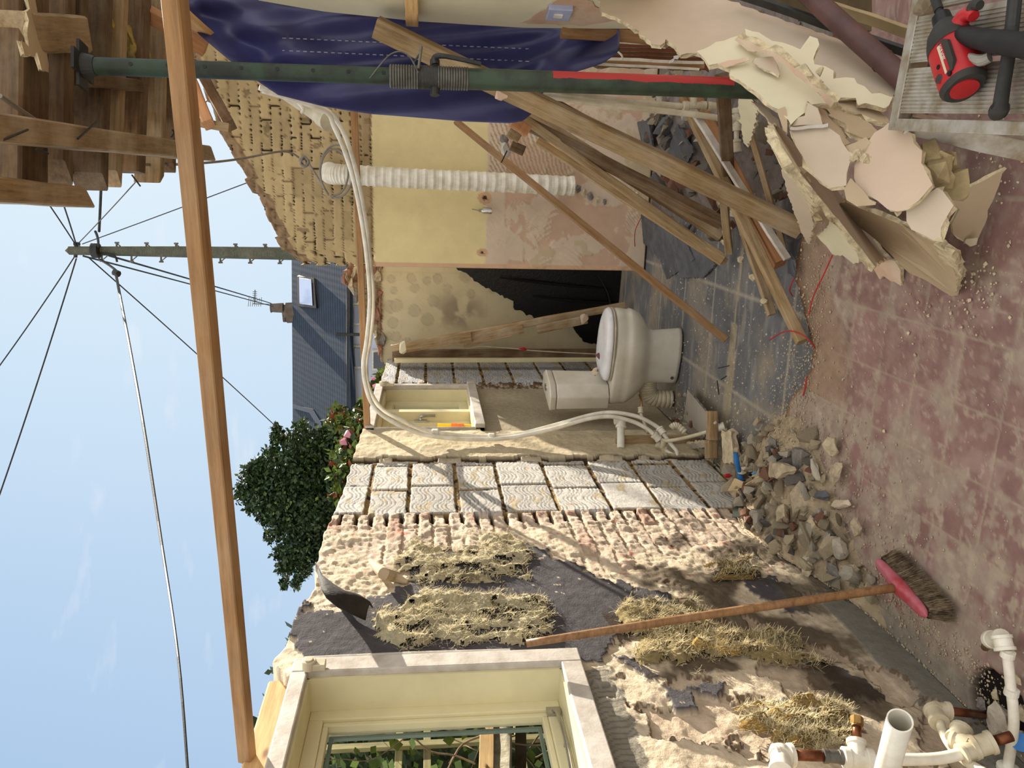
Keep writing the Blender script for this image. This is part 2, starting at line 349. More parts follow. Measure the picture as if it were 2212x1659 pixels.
# ================================================================== the battered left wall
def build_left_wall():
    ys = [1.05]
    while ys[-1] < 6.12: ys.append(ys[-1]*1.0030)
    ys = np.array(ys); nz_ = 460; ts = np.linspace(0, 1, nz_)
    py_ = [0, 1.99, 2.0, 2.06, 2.18, 2.365, 2.42, 2.464, 2.49, 2.64, 2.85, 3.06, 3.31, 3.74, 4.2, 5.235, 6.2]
    pz_ = [1.90, 1.90, 1.915, 1.95, 1.926, 1.93, 1.905, 1.90, 1.887, 1.909, 1.916, 1.899, 1.883, 1.878, 1.866, 1.83, 1.815]
    top = np.interp(ys, py_, pz_)+.012*(vn(ys*22, ys*0, 3)-.5)*(ys > 2)
    Y, T = np.meshgrid(ys, ts, indexing='ij'); Z = T*top[:, None]
    px, py = projn(np.full(Y.shape, XW), Y, Z)
    n1 = fbm(Y*9, Z*9, 5, 1); n2 = fbm(Y*40, Z*40, 4, 2); n3 = fbm(Y*3, Z*3, 4, 5)
    jx = px+(n1-.5)*46+(n2-.5)*26; jy = py+(fbm(Y*9, Z*9, 5, 11)-.5)*46+(fbm(Y*40, Z*40, 4, 12)-.5)*26
    C = np.zeros(Y.shape+(3,))+L3((204, 188, 162)); C *= (.80+.4*n1)[..., None]
    D = (n1-.5)*.016+(n2-.5)*.008
    # --- brickwork showing through old plaster
    br = (Y > 1.05) & (Y < 3.10)
    ch, bl = .0640, .185; row = np.floor(Z/ch); off = (row % 2)*.5*bl
    fy = ((Y+off)/bl) % 1; fz = (Z/ch) % 1; bid = _h(np.floor((Y+off)/bl), row, 9)
    jit = (n2-.5)*.16
    mort = ((fz+jit < .14) | (fz+jit > .90) | (fy+jit*.4 < .05)) & br
    bc = L3((208, 188, 168))*(1-bid[..., None]*.22)+(L3((200, 168, 146))-L3((210, 192, 170)))*(bid[..., None] > .86)
    reveal = np.clip((fbm(Y*5, Z*5, 4, 21)-.50)*9, 0, 1)*np.clip((Y-2.45)/.3, 0, 1)
    reveal = np.maximum(reveal, np.clip((Y-2.92)/.04, 0, 1))*br
    C = blend(C, reveal*.8, bc*(.8+.35*n2)[..., None]); C = blend(C, reveal*mort*.4, L3((164, 140, 108)))
    D = D+reveal*((bid-.5)*.009-.006*mort*(fbm(Y*8, Z*8, 3, 78) > .45))+br*(n1-.5)*.008+br*(fbm(Y*70, Z*46, 4, 77)-.5)*.011*(Y > 2.35)
    red = (fbm(Y*30, Z*30, 3, 31) > .78) & (Y > 2.3) & (Y < 3.1)
    C = blend(C, red*.65, L3((186, 96, 76)))
    # end of the brickwork, toothed and dark
    tooth = (Y > 3.0) & (Y < 3.11) & (fz+jit*1.4 < .25)
    C = blend(C, tooth, L3((70, 52, 38))); D = D-tooth*.03
    # --- hollow clay blocks with combed wavy adhesive
    def blocks(y0, y1, nb, ph, joints, tint):
        nonlocal C, D
        m = (Y > y0) & (Y < y1); a = (Y-y0)/(y1-y0)*nb
        js = np.array(joints); k = np.clip(np.searchsorted(js, Z.ravel()).reshape(Z.shape), 1, len(js)-1)
        zl = Z-js[k-1]; zh = js[k]-Z; wob = (n1-.5)*.02
        col_ = np.floor(a+(k % 2)*.18*(nb > 1)+.0); fa = (a+(k % 2)*.18*(nb > 1)) % 1
        bid2 = _h(col_, k.astype(float), 41)
        base = L3(tint)[None, None, :]*(.86+.22*bid2[..., None])*(.86+.25*n1[..., None])
        jm = (np.minimum(zl, zh)+wob*.5 < .010) | ((np.minimum(fa, 1-fa)*(y1-y0)/nb+wob*.4 < .007) & (nb > 1))
        wave = Z+.018*np.sin(Y*6.2832/.19+bid2*6)+.008*np.sin(Y*6.2832/.41+ph)
        wf = (wave/.0185) % 1; grp = ((wave/.0925+bid2*.6) % 1) < .72
        gr = (wf < .27) & grp & ~jm & (_h(col_, k.astype(float), 43) > .08)
        smear = fbm(Y*12, Z*26, 4, 51) > .66
        C = blend(C, m, base); C = blend(C, m & smear, L3((186, 172, 142))); C = blend(C, m & gr, base*.5)
        C = blend(C, m & jm, L3((156, 128, 84))*(.45+.9*n2[..., None]))
        dark = jm & (n2 > .56); C = blend(C, m & dark, L3((58, 44, 32)))
        D = np.where(m, (n2-.5)*.001-.002*gr-.008*jm+.012*bid2*.5, D)
    blocks(3.105, 3.735, 2, 0, [-.05, .02, .23, .448, .679, .916, 1.158, 1.363, 1.583, 1.763, 2.0], (200, 196, 188))
    blocks(5.33, 6.2, 1, 1.4, [-.05, .0, .21, .425, .642, .868, 1.088, 1.30, 1.509, 1.717, 2.0], (186, 186, 188))
    # --- plaster strip between blocks and little window: stands proud, jagged dark edge
    st = (Y > 3.74) & (Y < 5.33); C = blend(C, st, (L3((196, 182, 152))*(.72+.5*n1[..., None])))
    D = np.where(st, .020*(Y < 4.25)+(n1-.5)*.016+(n2-.5)*.006, D)
    e = 3.755+.05*(vn(Z*14, Z*0, 8)-.5); crk = (np.abs(Y-e) < .014) & (Z < 1.9)
    C = blend(C, crk, L3((74, 58, 42))); D = D-crk*.02
    und = st & (Z < 1.19) & (Y > 4.2); C = blend(C, und, L3((166, 154, 130))*(.70+.55*n3[..., None])); D = np.where(und, D*.35, D)
    jag = (Y > 5.20) & (Y < 5.36); C = blend(C, jag & (n2 > .5), L3((96, 72, 54))); D = D+jag*(n2-.5)*.05
    # --- bitumen coat
    s7 = .3671; s8 = .3972
    bit = inpoly(jx, jy, zp([(300, 880), (400, 700), (560, 745), (690, 770), (800, 650), (960, 600), (1060, 560), (1000, 480), (1060, 350), (1750, 350), (1850, 345), (1900, 430), (2000, 450), (2040, 500), (2179, 560), (2179, 1000), (1800, 1010), (1790, 1045), (520, 1050), (400, 1010)], 500, 1050, s7))
    bit |= inpoly(jx, jy, zp([(0, 460), (60, 450), (130, 540), (240, 560), (330, 620), (430, 640), (540, 690), (740, 680), (770, 760), (720, 830), (560, 900), (400, 980), (0, 1010)], 1150, 1000, s8))
    for p in ([(880, 1190), (1020, 1190), (1030, 1250), (900, 1240), (810, 1210)], [(1560, 1100), (1700, 1130), (1920, 1290), (1850, 1310), (1680, 1260), (1590, 1170)], [(1150, 660), (1260, 620), (1500, 700), (1520, 820), (1300, 800), (1180, 730)], [(700, 1220), (870, 1240), (900, 1340), (760, 1330)],
              [(420, 1020), (600, 1110), (720, 1190), (640, 1200), (520, 1110)], [(980, 560), (1100, 640), (1240, 680), (1200, 590)], [(1200, 1290), (1520, 1300), (1560, 1340), (1250, 1330)]):
        bit |= inpoly(jx, jy, zp(p, 1150, 1000, s8))
    bcol = L3((84, 81, 83))*(.7+.6*n3[..., None])*(.85+.3*n2[..., None])
    C = blend(C, bit & (n2 < .80), bcol); D = np.where(bit, (n2-.5)*.003+(n1-.5)*.006+.006, D)
    stain = np.clip((fbm(Y*6, Z*6, 5, 61)-.47)*9, 0, 1)*inpoly(px, py, [(1330, 1180), (1560, 1130), (1800, 1260), (2060, 1500), (1900, 1560), (1650, 1440), (1400, 1470), (1300, 1330)])
    C = blend(C, stain*.85, L3((60, 48, 34)))
    # exposed render flakes near the ground, dirt and cement skirting
    low = np.clip((.26-Z+(n1-.5)*.2)*6, 0, 1)*(Y < 2.9); C = blend(C, low*.55, L3((132, 122, 104)))
    sk = (Z < .13+.03*(n1-.5)) & (Y < 2.35); C = blend(C, sk, L3((122, 118, 108))*(.8+.4*n3[..., None])); D = np.where(sk, .006+(n1-.5)*.008, D)
    # scallops of lost plaster below the near window
    lost = (fbm(Y*7, Z*7, 5, 71) > .60) & (Y < 2.35) & (Z < 1.05) & ~bit; D = D-lost*.014
    C = blend(C, lost*.7, L3((194, 174, 150))*(.72+.5*n2[..., None]))
    nf = (np.abs(fbm(Y*7, Z*7, 5, 71)-.60) < .010) & ~bit & (Y < 2.35) & (Z < 1.05); C = blend(C, nf*.8, L3((96, 74, 54)))
    comb = inpoly(jx, jy, zp([(270, 1130), (420, 1060), (560, 1400), (620, 1659), (400, 1659)], 1150, 1000, s8))
    C = blend(C, comb, L3((142, 136, 122))*(.8+.4*n1[..., None])); cg = comb & (((Y*1.0+Z*.5+.01*np.sin(Z*60))/.02) % 1 < .25); C = blend(C, cg*.6, L3((90, 84, 72)))
    P = np.stack([XW+D, Y, Z], -1)
    yc = (Y[:-1, :-1]+Y[1:, 1:])/2; zc = (Z[:-1, :-1]+Z[1:, 1:])/2
    keep = ~((yc < 1.975) & (zc > 1.075)) & ~((yc > 4.28) & (yc < 5.19) & (zc > 1.225) & (zc < 1.80))
    # thickness grows away from the room
    o = grid_obj('wall_left', P, C, keep, M['wall'], solid=.20, offset=-1)
    return o
build_left_wall()

# ================================================================== the wall facing us: cream paint, bare pink plaster below, painted brick gable above
def build_middle_wall():
    y0 = 5.25; xs = np.arange(-.545, 1.9, .0085); ts = np.linspace(0, 1, 330)
    gx = [-.60, -.53, -.505, -.45, -.33, -.095, .268, .592, 1.2, 2.0]; gz = [2.30, 2.31, 2.36, 2.42, 2.485, 2.585, 2.79, 2.875, 3.22, 3.65]
    top = np.interp(xs, gx, gz)+.03*(np.floor(xs/.09) % 2)*(_h(np.floor(xs/.09), xs*0, 2))
    X, T = np.meshgrid(xs, ts, indexing='ij'); Z = T*top[:, None]
    n1 = fbm(X*9, Z*9, 5, 101); n2 = fbm(X*38, Z*38, 4, 102); n3 = fbm(X*3, Z*3, 4, 103)
    C = np.zeros(X.shape+(3,))+L3((216, 200, 150)); C *= (.94+.10*n3)[..., None]; D = n3*0
    pk = Z+(n2-.5)*.008 < 1.105; C = blend(C, pk, L3((204, 184, 162))*(.92+.14*n1[..., None]))
    lob = (fbm(X*5.5+3, Z*5.5, 4, 111)+.10*n2 > .60) & (Z < .98) & (Z > .08); C = blend(C, lob, L3((194, 164, 140))*(.92+.14*n1[..., None])); D = np.where(lob, -.002, D)
    lob2 = (fbm(X*7+9, Z*7, 3, 121) > .60) & (Z < .86); C = blend(C, lob2, L3((190, 172, 142))); D = np.where(lob2, .002, D)
    arcs = np.sqrt((X-.04)**2+(Z-.62)**2); ca = pk & (fbm(X*4, Z*4, 3, 131) > .56); g = (arcs/.011 % 1) < .4; C = blend(C, ca & g, L3((206, 186, 162))); D = D+ca*g*.0025
    cm = (X > .02) & (X < .40) & (Z > .55) & (Z < 1.09); g2 = ((Z+.004*np.sin(X*18))/.012 % 1) < .35; C = blend(C, cm & g2, L3((168, 144, 118))); D = D-cm*g2*.003
    strip = (X < -.515+.006*(n1-.5)); C = blend(C, strip & (Z < 1.9), L3((202, 166, 134))*(.9+.2*n1[..., None]))
    for cx, cz, r in ((-.08, 1.12, .05), (-.44, 1.13, .035)):
        hh = (X-cx)**2*(1.6)+(Z-cz)**2 < (r*(.7+.6*n1))**2; C = blend(C, hh, L3((196, 160, 126)));
        hd = (X-cx)**2+(Z-cz)**2 < (r*.3)**2; C = blend(C, hd, L3((60, 48, 40)))
    # brick gable
    bz = Z > 1.855; bzz = bz+0.; ch, bl = .062, .185; rowf = (Z+.012*(n3-.5))/ch; row = np.floor(rowf); fz = rowf % 1
    fx = (X+(row % 2)*.5*bl+.03*_h(row, row*0, 5))/bl; bid = _h(np.floor(fx), row, 7); ff = fx % 1; jit = (n2-.5)*.10
    mort = (fz+jit < .05) | (ff+jit*.5 < .022); crack = mort & (fbm(X*9, Z*9, 4, 141) > .51)
    C = blend(C, bz, L3((186, 164, 122))*(.76+.24*bid[..., None])*(.8+.3*n1[..., None])); C = blend(C, bz & mort, L3((128, 110, 80))*(.7+.5*n1[..., None])); C = blend(C, bz & crack, L3((48, 40, 32)))
    D = np.where(bz, .012*bid-.010*mort-.02*crack+(n2-.5)*.006, D)
    chips = bz & (fbm(X*16, Z*16, 4, 151) > .72); C = blend(C, chips*.7, L3((112, 94, 70))); D = D-chips*.004
    low = bz & (Z < 1.97); C = blend(C, low*.55, L3((140, 118, 88)))
    edge = (top[:, None]-Z < .05+.05*n1); C = blend(C, edge*.75, L3((126, 100, 80))*(.6+.6*n2[..., None])); D = np.where(edge, D+(n2-.5)*.03, D)
    P = np.stack([X, y0-D, Z], -1); keep = np.ones((len(xs)-1, len(ts)-1), bool)
    zc = Z[:-1, :-1]; xc = X[:-1, :-1]
    keep &= ~((xc < -.525) & ((zc > 1.86) & (((zc/.062).astype(int)) % 2 == 0)))
    # grid order gives normals towards -y (x then z); thickness grows away
    o = grid_obj('wall_middle', P, C, keep, M['smooth_wall'], solid=.11, offset=-1)
build_middle_wall()

def build_back_wall():
    y0 = 6.12; xs = np.arange(-1.42, 1.2, .012); zs = np.arange(0, 1.98, .010)
    tp = np.interp(xs, [-1.42, -1.30, -1.2, -1.03, -.90, -.72, -.60, 1.2], [1.84, 1.88, 1.91, 1.96, 2.02, 2.12, 2.10, 2.05])+.035*(_h(np.floor(xs/.1), xs*0, 3)-.5)
    X, Z = np.meshgrid(xs, zs, indexing='ij'); Z = Z/zs[-1]*tp[:, None]; n1 = fbm(X*9, Z*9, 5, 201); n2 = fbm(X*38, Z*38, 4, 202); n3 = fbm(X*3, Z*3, 4, 203)
    C = np.zeros(X.shape+(3,))+L3((196, 184, 152)); C *= (.88+.2*n3)[..., None]
    rs = random.Random(4)
    for cx, cz in [(-.73, 1.78), (-.82, 1.76), (-.72, 1.62), (-.80, 1.60), (-.74, 1.50), (-.72, 1.42), (-.95, 1.79), (-.94, 1.74), (-1.08, 1.77), (-1.19, 1.80), (-1.19, 1.75), (-1.23, 1.66), (-.80, 1.34), (-.84, 1.15), (-.80, .98), (-.98, 1.6), (-1.05, 1.5), (-.9, 1.45), (-.7, 1.2)]:
        r = rs.uniform(.028, .05); dd = np.sqrt((X-cx)**2+(Z-cz)**2)+(n1-.5)*.02
        C = blend(C, (dd < r)*.8, L3((178, 166, 138))); C = blend(C, (np.abs(dd-r) < .004)*.35, L3((150, 136, 110)))
    gk = np.clip(1-np.sqrt(((X+.98)/.18)**2+((Z-1.25)/.25)**2), 0, 1)*np.clip((n1-.42)*8, 0, 1); C = blend(C, np.clip(gk*1.4, 0, .8), L3((140, 126, 106)))
    cr = np.abs(((X+.9)/.22) % 1-.02) < .015; cr |= np.abs(((Z)/.17) % 1-.02) < .018; C = blend(C, cr*.22, L3((168, 150, 120)))
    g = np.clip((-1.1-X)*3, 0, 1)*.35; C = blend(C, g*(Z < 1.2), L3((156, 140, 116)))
    bk = Z > 1.855+.012*(n2-.5); rw = np.floor(Z/.075); fx = (X+(rw % 2)*.08)/.17; bid = _h(np.floor(fx), rw, 6); jm = ((Z/.075) % 1 < .16) | ((fx % 1) < .07)
    C = blend(C, bk, (L3((136, 100, 82))+(L3((150, 136, 112))-L3((136, 100, 82)))*(bid[..., None] > .5))*(.7+.5*n2[..., None])); C = blend(C, bk & jm, L3((176, 160, 130)))
    P = np.stack([X, y0-(n1-.5)*.006-bk*(.05*bid+.03*(n2-.5)-.03*jm), Z], -1)
    grid_obj('wall_back', P, C, np.ones((len(xs)-1, len(zs)-1), bool), M['smooth_wall'], solid=.1, offset=-1)
build_back_wall()

# ================================================================== floors
EDGE = [(-1.42, 3.16), (-1.288, 3.127), (-1.054, 3.089), (-.973, 2.972), (-.841, 2.941), (-.67, 2.804), (-.595, 2.804), (-.479, 2.873), (-.339, 3.02), (-.1, 3.0), (.2, 2.95), (2.6, 2.9)]
def build_floor():
    xs = np.concatenate([np.arange(-1.42, .55, .0068), np.arange(.55, 2.6, .03)]); ts = np.linspace(0, 1, 380)
    yb = np.interp(xs, [e[0] for e in EDGE], [e[1] for e in EDGE])+.05*(fbm(xs*16, xs*0, 4, 3)-.5)
    X, T = np.meshgrid(xs, ts, indexing='ij'); Y = .7*np.exp(T*np.log(yb[:, None]/.7))
    n1 = fbm(X*9, Y*9, 5, 301); n2 = fbm(X*38, Y*38, 4, 302); n3 = fbm(X*3, Y*3, 4, 303)
    k = .19; gx = (X+.565)/k; gy = (Y-1.975)/k; tid = _h(np.floor(gx), np.floor(gy), 5)
    C = L3((138, 108, 102))[None, None]*(.88+.2*tid[..., None])*(.86+.28*n1[..., None])
    pale = np.clip((fbm(X*13, Y*13, 5, 311)-.53)*10, 0, 1); C = blend(C, pale*.5, L3((162, 138, 128)))
    # dust lies thicker to the left and towards the broken edge
    dens = np.clip(.20+(-.55-X)*.50+np.clip((Y-2.45)*1.7, 0, 1)*.8+(X < -1.0)*.15, 0, 1)
    dust = np.clip((.45*fbm(X*5, Y*5, 5, 321)+.55*fbm(X*18, Y*18, 5, 322)-.60+dens*.34)*7, 0, 1); dustc = L3((160, 147, 131))
    C = blend(C, dust*.66, dustc); C = blend(C, np.clip((fbm(X*24, Y*24, 5, 331)-.56)*14, 0, 1)*.55*np.clip(dens*2.4, .35, 1), L3((172, 160, 140))); C = blend(C, np.clip((fbm(X*60, Y*60, 3, 335)-.66)*14, 0, 1)*.4, L3((186, 172, 150)))
    wx = (np.minimum(gx % 1, 1-gx % 1))*k; wy = (np.minimum(gy % 1, 1-gy % 1))*k
    gr = (wx < .0040+.003*(n2-.5)) | (wy < .0040+.003*(n2-.5)); C = blend(C, gr*.62, L3((160, 146, 128))*(.85+.3*n2[..., None]))
    halo = np.clip((.016-np.minimum(wx, wy))/.016, 0, 1)*np.clip((fbm(X*16, Y*16, 4, 341)-.55)*10, 0, 1); C = blend(C, halo*.35, L3((172, 154, 132)))
    scr = np.clip((Y-(yb[:, None]-.30+(n1-.5)*.16))*8, 0, 1)*(X > -.75); C = blend(C, scr*.8, L3((146, 122, 100))*(.85+.3*n2[..., None]))
    ed = np.clip((Y-(yb[:, None]-.035+(n2-.5)*.04))*40, 0, 1); C = blend(C, ed*.8, L3((122, 84, 56))*(.8+.4*n2[..., None]))
    # strip of grey dust against the wall
    ws = np.clip((-1.27-X+(n1-.5)*.08)*20, 0, 1); C = blend(C, ws*.8, L3((128, 122, 108))*(.75+.5*n2[..., None]))
    hole = ((X+1.30)/.09)**2+((Y-1.60)/.11)**2 < 1+.6*(n1-.5); C = blend(C, hole, L3((34, 28, 24)))
    D = (n1-.5)*.004-gr*.0015-hole*.03; P = np.stack([X, Y, D], -1)
    grid_obj('floor', P, C, np.ones((len(xs)-1, len(ts)-1), bool), M['wall_floor'], solid=.06, offset=-1)
    xs = np.arange(-1.42, 2.6, .016); ys = np.arange(2.65, 7.0, .016)
    X, Y = np.meshgrid(xs, ys, indexing='ij'); n1 = fbm(X*9, Y*9, 5, 401); n2 = fbm(X*38, Y*38, 4, 402); n3 = fbm(X*3, Y*3, 4, 403)
    C = L3((106, 107, 109))[None, None]*(.72+.5*n1[..., None]); gx = (X+.96)/.49; gy = (Y-3.015)/.46
    wx = (np.minimum(gx % 1, 1-gx % 1))*.49; wy = (np.minimum(gy % 1, 1-gy % 1))*.46
    scratch = np.clip((fbm(X*6, Y*46, 4, 411)-.60)*9, 0, 1); C = blend(C, scratch*.45, L3((150, 144, 134)))
    gr = (wx < .006) | (wy < .006); C = blend(C, gr*.7, L3((170, 162, 146)))
    dust = np.clip((fbm(X*4, Y*4, 5, 421)-.56+.42*np.clip(-(X+.85)*1.6, 0, 1)+.18*(Y > 4.6)+.3*(X > -.1))*5, 0, 1); C = blend(C, dust*.62, L3((150, 138, 118))*(.8+.4*n2[..., None]))
    trk = (np.abs(Y-3.62+(n1-.5)*.02) < .045) & (X < -.62) | (np.abs(Y-3.62+(n1-.5)*.02) < .012) & (X > -.62); C = blend(C, trk*.85, L3((158, 146, 122))*(.75+.5*n2[..., None]))
    P = np.stack([X, Y, -.012+(n1-.5)*.004-trk*.004], -1)
    grid_obj('floor', P, C, np.ones((len(xs)-1, len(ys)-1), bool), M['wall_floor'], solid=.05, offset=-1)
M['wall_floor'] = vcol('dusty_floor', .16, 24, .35, .004, 110, .75)
build_floor()

def struct(o): o['kind'] = 'structure'; return o
mb = MB(); mb.box((-40, -6, -.2), (40, 90, -.075)); struct(mb.build('ground', plain('rough_ground', (110, 100, 80), .95, .2, 2, .3)))

# ================================================================== windows in the left wall
def frame_rect(mb, x0, x1, y0, y1, z0, z1, w, m=0):
    mb.box((x0, y0, z0), (x1, y0+w, z1), m); mb.box((x0, y1-w, z0), (x1, y1, z1), m)
    mb.box((x0, y0+w, z0), (x1, y1-w, z0+w), m); mb.box((x0, y0+w, z1-w), (x1, y1-w, z1), m)
def bevel(o, w=.003, seg=2):
    b = o.modifiers.new('bevel', 'BEVEL'); b.width = w; b.segments = seg; b.limit_method = 'ANGLE'; return o
def window_near():
    r = empty('window_1', (XW-.05, 1.4, 1.05)); struct(r)
    a = MB()   # worn grey-white architrave, mitred round the opening
    y0, y1, z0, z1 = .95, 2.03, 1.045, 1.885; xa, xb = XW+.006, XW+.030
    a.box((xa, y1-.066, z0), (xb, y1, z1)); a.box((xa, y0, z1-.046), (xb, y1-.066, z1)); a.box((xa, y0, z0), (xb, y1-.066, z0+.062))
    bevel(a.build('architrave', M['white_paint'], r), .004)
    b = MB()   # cream reveal boards
    b.box((XW-.16, y1-.074, z0+.055), (XW+.008, y1-.060, z1-.040)); b.box((XW-.16, y0, z1-.052), (XW+.008, y1-.07, z1-.040)); b.box((XW-.16, y0, z0+.05), (XW+.008, y1-.07, z0+.066))
    b.build('reveal', M['cream_paint'], r)
    c = MB(); frame_rect(c, XW-.150, XW-.098, y0, y1-.072, z0+.066, z1-.052, .040); frame_rect(c, XW-.140, XW-.108, y0, y1-.112, z0+.106, z1-.092, .016)
    bevel(c.build('casement', M['cream_paint'], r), .003)
    s = MB(); frame_rect(s, XW-.152, XW-.142, y0, y1-.13, z0+.124, z1-.11, .010); s.build('glazing_bead', plain('grey_green_bead', (120, 134, 122), .5), r)
    g = MB(); g.box((XW-.134, y0, z0+.115), (XW-.130, y1-.12, z1-.10)); g.build('pane', M['glass'], r)
    h = MB(); h.tube([(XW-.088, 1.90, 1.135), (XW-.074, 1.87, 1.13), (XW-.066, 1.80, 1.128), (XW-.068, 1.70, 1.128), (XW-.078, 1.62, 1.13)], .0055, 10, smooth=4); h.box((XW-.098, 1.885, 1.115), (XW-.088, 1.915, 1.155)); h.tube([(XW-.098, 1.76, 1.125), (XW-.07, 1.76, 1.125)], .004, 8)
    h.build('casement_stay', M['chrome'], r, smooth=False)
    k = MB(); k.tube([(XW-.095, 1.48, 1.44), (XW-.06, 1.48, 1.44), (XW-.055, 1.53, 1.40)], .008, 8, smooth=3); k.build('window_handle', M['chrome'], r)
window_near()
def window_far():
    r = empty('window_2', (XW-.05, 4.7, 1.19)); struct(r)
    y0, y1, z0, z1 = 4.235, 5.245, 1.165, 1.85
    a = MB(); a.box((XW+.0, y1-.05, z0), (XW+.030, y1, z1)); a.box((XW+.0, y0, z0), (XW+.030, y0+.012, z1)); a.box((XW+.0, y0, z1-.052), (XW+.04, y1-.05, z1)); a.box((XW+.0, y0, z0), (XW+.05, y1, z0+.058))
    bevel(a.build('architrave', M['white_paint'], r), .004)
    b = MB(); b.box((XW-.17, y1-.066, z0+.05), (XW, y1-.045, z1-.05)); b.box((XW-.17, y0, z1-.07), (XW, y1, z1-.048)); b.box((XW-.17, y0, z0+.04), (XW, y1, z0+.062)); b.box((XW-.17, y0-.01, z0), (XW, y0+.012, z1)); b.build('reveal', M['cream_paint'], r)
    mb_ = MB(); ym = 4.745; mb_.box((XW-.14, ym-.03, z0+.06), (XW-.02, ym+.03, z1-.07)); bevel(mb_.build('mullion', M['cream_paint'], r))
    for (a0, a1) in ((y0+.012, ym-.03), (ym+.03, y1-.066)):
        c = MB(); frame_rect(c, XW-.13, XW-.08, a0, a1, z0+.062, z1-.07, .048); frame_rect(c, XW-.12, XW-.09, a0+.04, a1-.04, z0+.102, z1-.11, .016)
        cs = bevel(c.build('casement', M['cream_paint'], r), .003)
        g = MB(); g.box((XW-.112, a0+.05, z0+.11), (XW-.108, a1-.05, z1-.12)); g.build('pane', M['glass'], r)
    k = MB(); k.box((XW-.08, ym-.07, 1.50), (XW-.066, ym-.045, 1.58)); k.tube([(XW-.066, ym-.057, 1.54), (XW-.045, ym-.057, 1.54), (XW-.04, ym-.05, 1.50), (XW-.042, ym-.04, 1.45)], [.008, .008, .007, .009], 8, smooth=3); k.build('window_handle', M['chrome'], r)
window_far()
# curtain pole brackets left on both windows: transparent-looking ivory discs
def bracket(px, py, x, R, lab):
    p = W(px, py, x=x); m_ = MB()
    m_.tube([p+Vector((-.012, 0, 0)), p+Vector((.016, 0, 0))], R, 20); m_.tube([p+Vector((.016, 0, 0)), p+Vector((.020, 0, 0))], R*.62, 16)
    m_.box(p+Vector((-.012, -R*.8, -R*2.3)), p+Vector((.008, R*.8, -R*.3)))
    o = bevel(m_.build('blind_bracket', M['cream_plastic']), .002); o['label'] = lab; o['category'] = 'bracket'
bracket(668, 1436, XW+.045, .020, 'ivory round roller blind bracket at top corner of the near window')
bracket(829, 829, XW+.05, .030, 'ivory round roller blind bracket at top corner of the little far window')
t_ = MB(); t_.tube([(XW+.012, 2.045, 1.86), (XW+.014, 2.047, 1.55), (XW+.012, 2.045, 1.25)], .010, 10); tag(t_.build('conduit', M['white_paint']), 'thin painted conduit running along the frame of the near window', 'conduit')
# pale timber wall plate over the near window
def beam(name, p0, p1, w, h, material, roll=0, label=None, cat_=None, group=None, parent=None, taper=0, cuts=6, wob=.0015, skew=(0, 0)):
    """sawn timber from p0 to p1, grain along its length; w = sideways, h = up (before roll)"""
    p0, p1 = Vector(p0), Vector(p1); ax = (p1-p0); L = ax.length; ax.normalize()
    up = Vector((0, 0, 1)) if abs(ax.z) < .95 else Vector((0, 1, 0))
    sy = up.cross(ax).normalized(); sz = ax.cross(sy)
    if roll: q = Matrix.Rotation(math.radians(roll), 3, ax); sy = q@sy; sz = q@sz
    n = max(2, cuts); V = []; Fc = []; rr = random.Random(hash((round(p0.x, 3), round(p1.y, 3))) & 0xffff)
    b = min(w, h)*.08
    prof = [(-w/2+b, -h/2), (w/2-b, -h/2), (w/2, -h/2+b), (w/2, h/2-b), (w/2-b, h/2), (-w/2+b, h/2), (-w/2, h/2-b), (-w/2, -h/2+b)]
    for i in range(n+1):
        t = i/n; dy = rr.uniform(-1, 1)*wob; dz = rr.uniform(-1, 1)*wob; s = 1-taper*t
        for (a, c) in prof:
            e = skew[0]*a/w*2 if i == 0 else (skew[1]*a/w*2 if i == n else 0)
            V.append((L*t+e, a*s+dy, c*s+dz))
    for i in range(n):
        for k in range(8): Fc.append((i*8+k, i*8+(k+1) % 8, (i+1)*8+(k+1) % 8, (i+1)*8+k))
    Fc.append(tuple(range(8))[::-1]); Fc.append(tuple(range(n*8, n*8+8)))
    me = bpy.data.meshes.new(name); me.from_pydata(V, [], Fc); me.materials.append(material); me.update()
    o = bpy.data.objects.new(name, me); COL.objects.link(o)
    Mx = Matrix(((ax.x, sy.x, sz.x, p0.x), (ax.y, sy.y, sz.y, p0.y), (ax.z, sy.z, sz.z, p0.z), (0, 0, 0, 1)))
    if parent is not None: o.parent = parent; Mx = Matrix.Translation(-wloc(parent))@Mx
    o.matrix_local = Mx
    return tag(o, label, cat_, group)
beam('wall_plate', (-1.47, 1.0, 1.925), (-1.47, 2.02, 1.925), .10, .07, M['timber_pale'], label='pale timber wall plate lying along the wall above the near window', cat_='timber')

# ================================================================== toilet
def loft(secs, n=40, sq=2.3, cap=True):
    """secs: (z, xback, xfront, halfwidth, squareness of back)"""
    V = []; Fc = []
    for (z, xb, xf, hw, bk) in secs:
        cx = xb+(xf-xb)*.42
        for k in range(n):
            a = 2*math.pi*k/n; c, s = math.cos(a), math.sin(a)
            if c >= 0: x = cx+(xf-cx)*abs(c)**(2/2.1); y = hw*math.copysign(abs(s)**(2/2.1), s)
            else: x = cx-(cx-xb)*abs(c)**(2/bk); y = hw*math.copysign(abs(s)**(2/bk), s)
            V.append(Vector((x, y, z)))
    for i in range(len(secs)-1):
        for k in range(n): Fc.append((i*n+k, i*n+(k+1) % n, (i+1)*n+(k+1) % n, (i+1)*n+k))
    if cap: Fc.append(tuple(range(n))[::-1]); Fc.append(tuple(range((len(secs)-1)*n, len(secs)*n)))
    return V, Fc
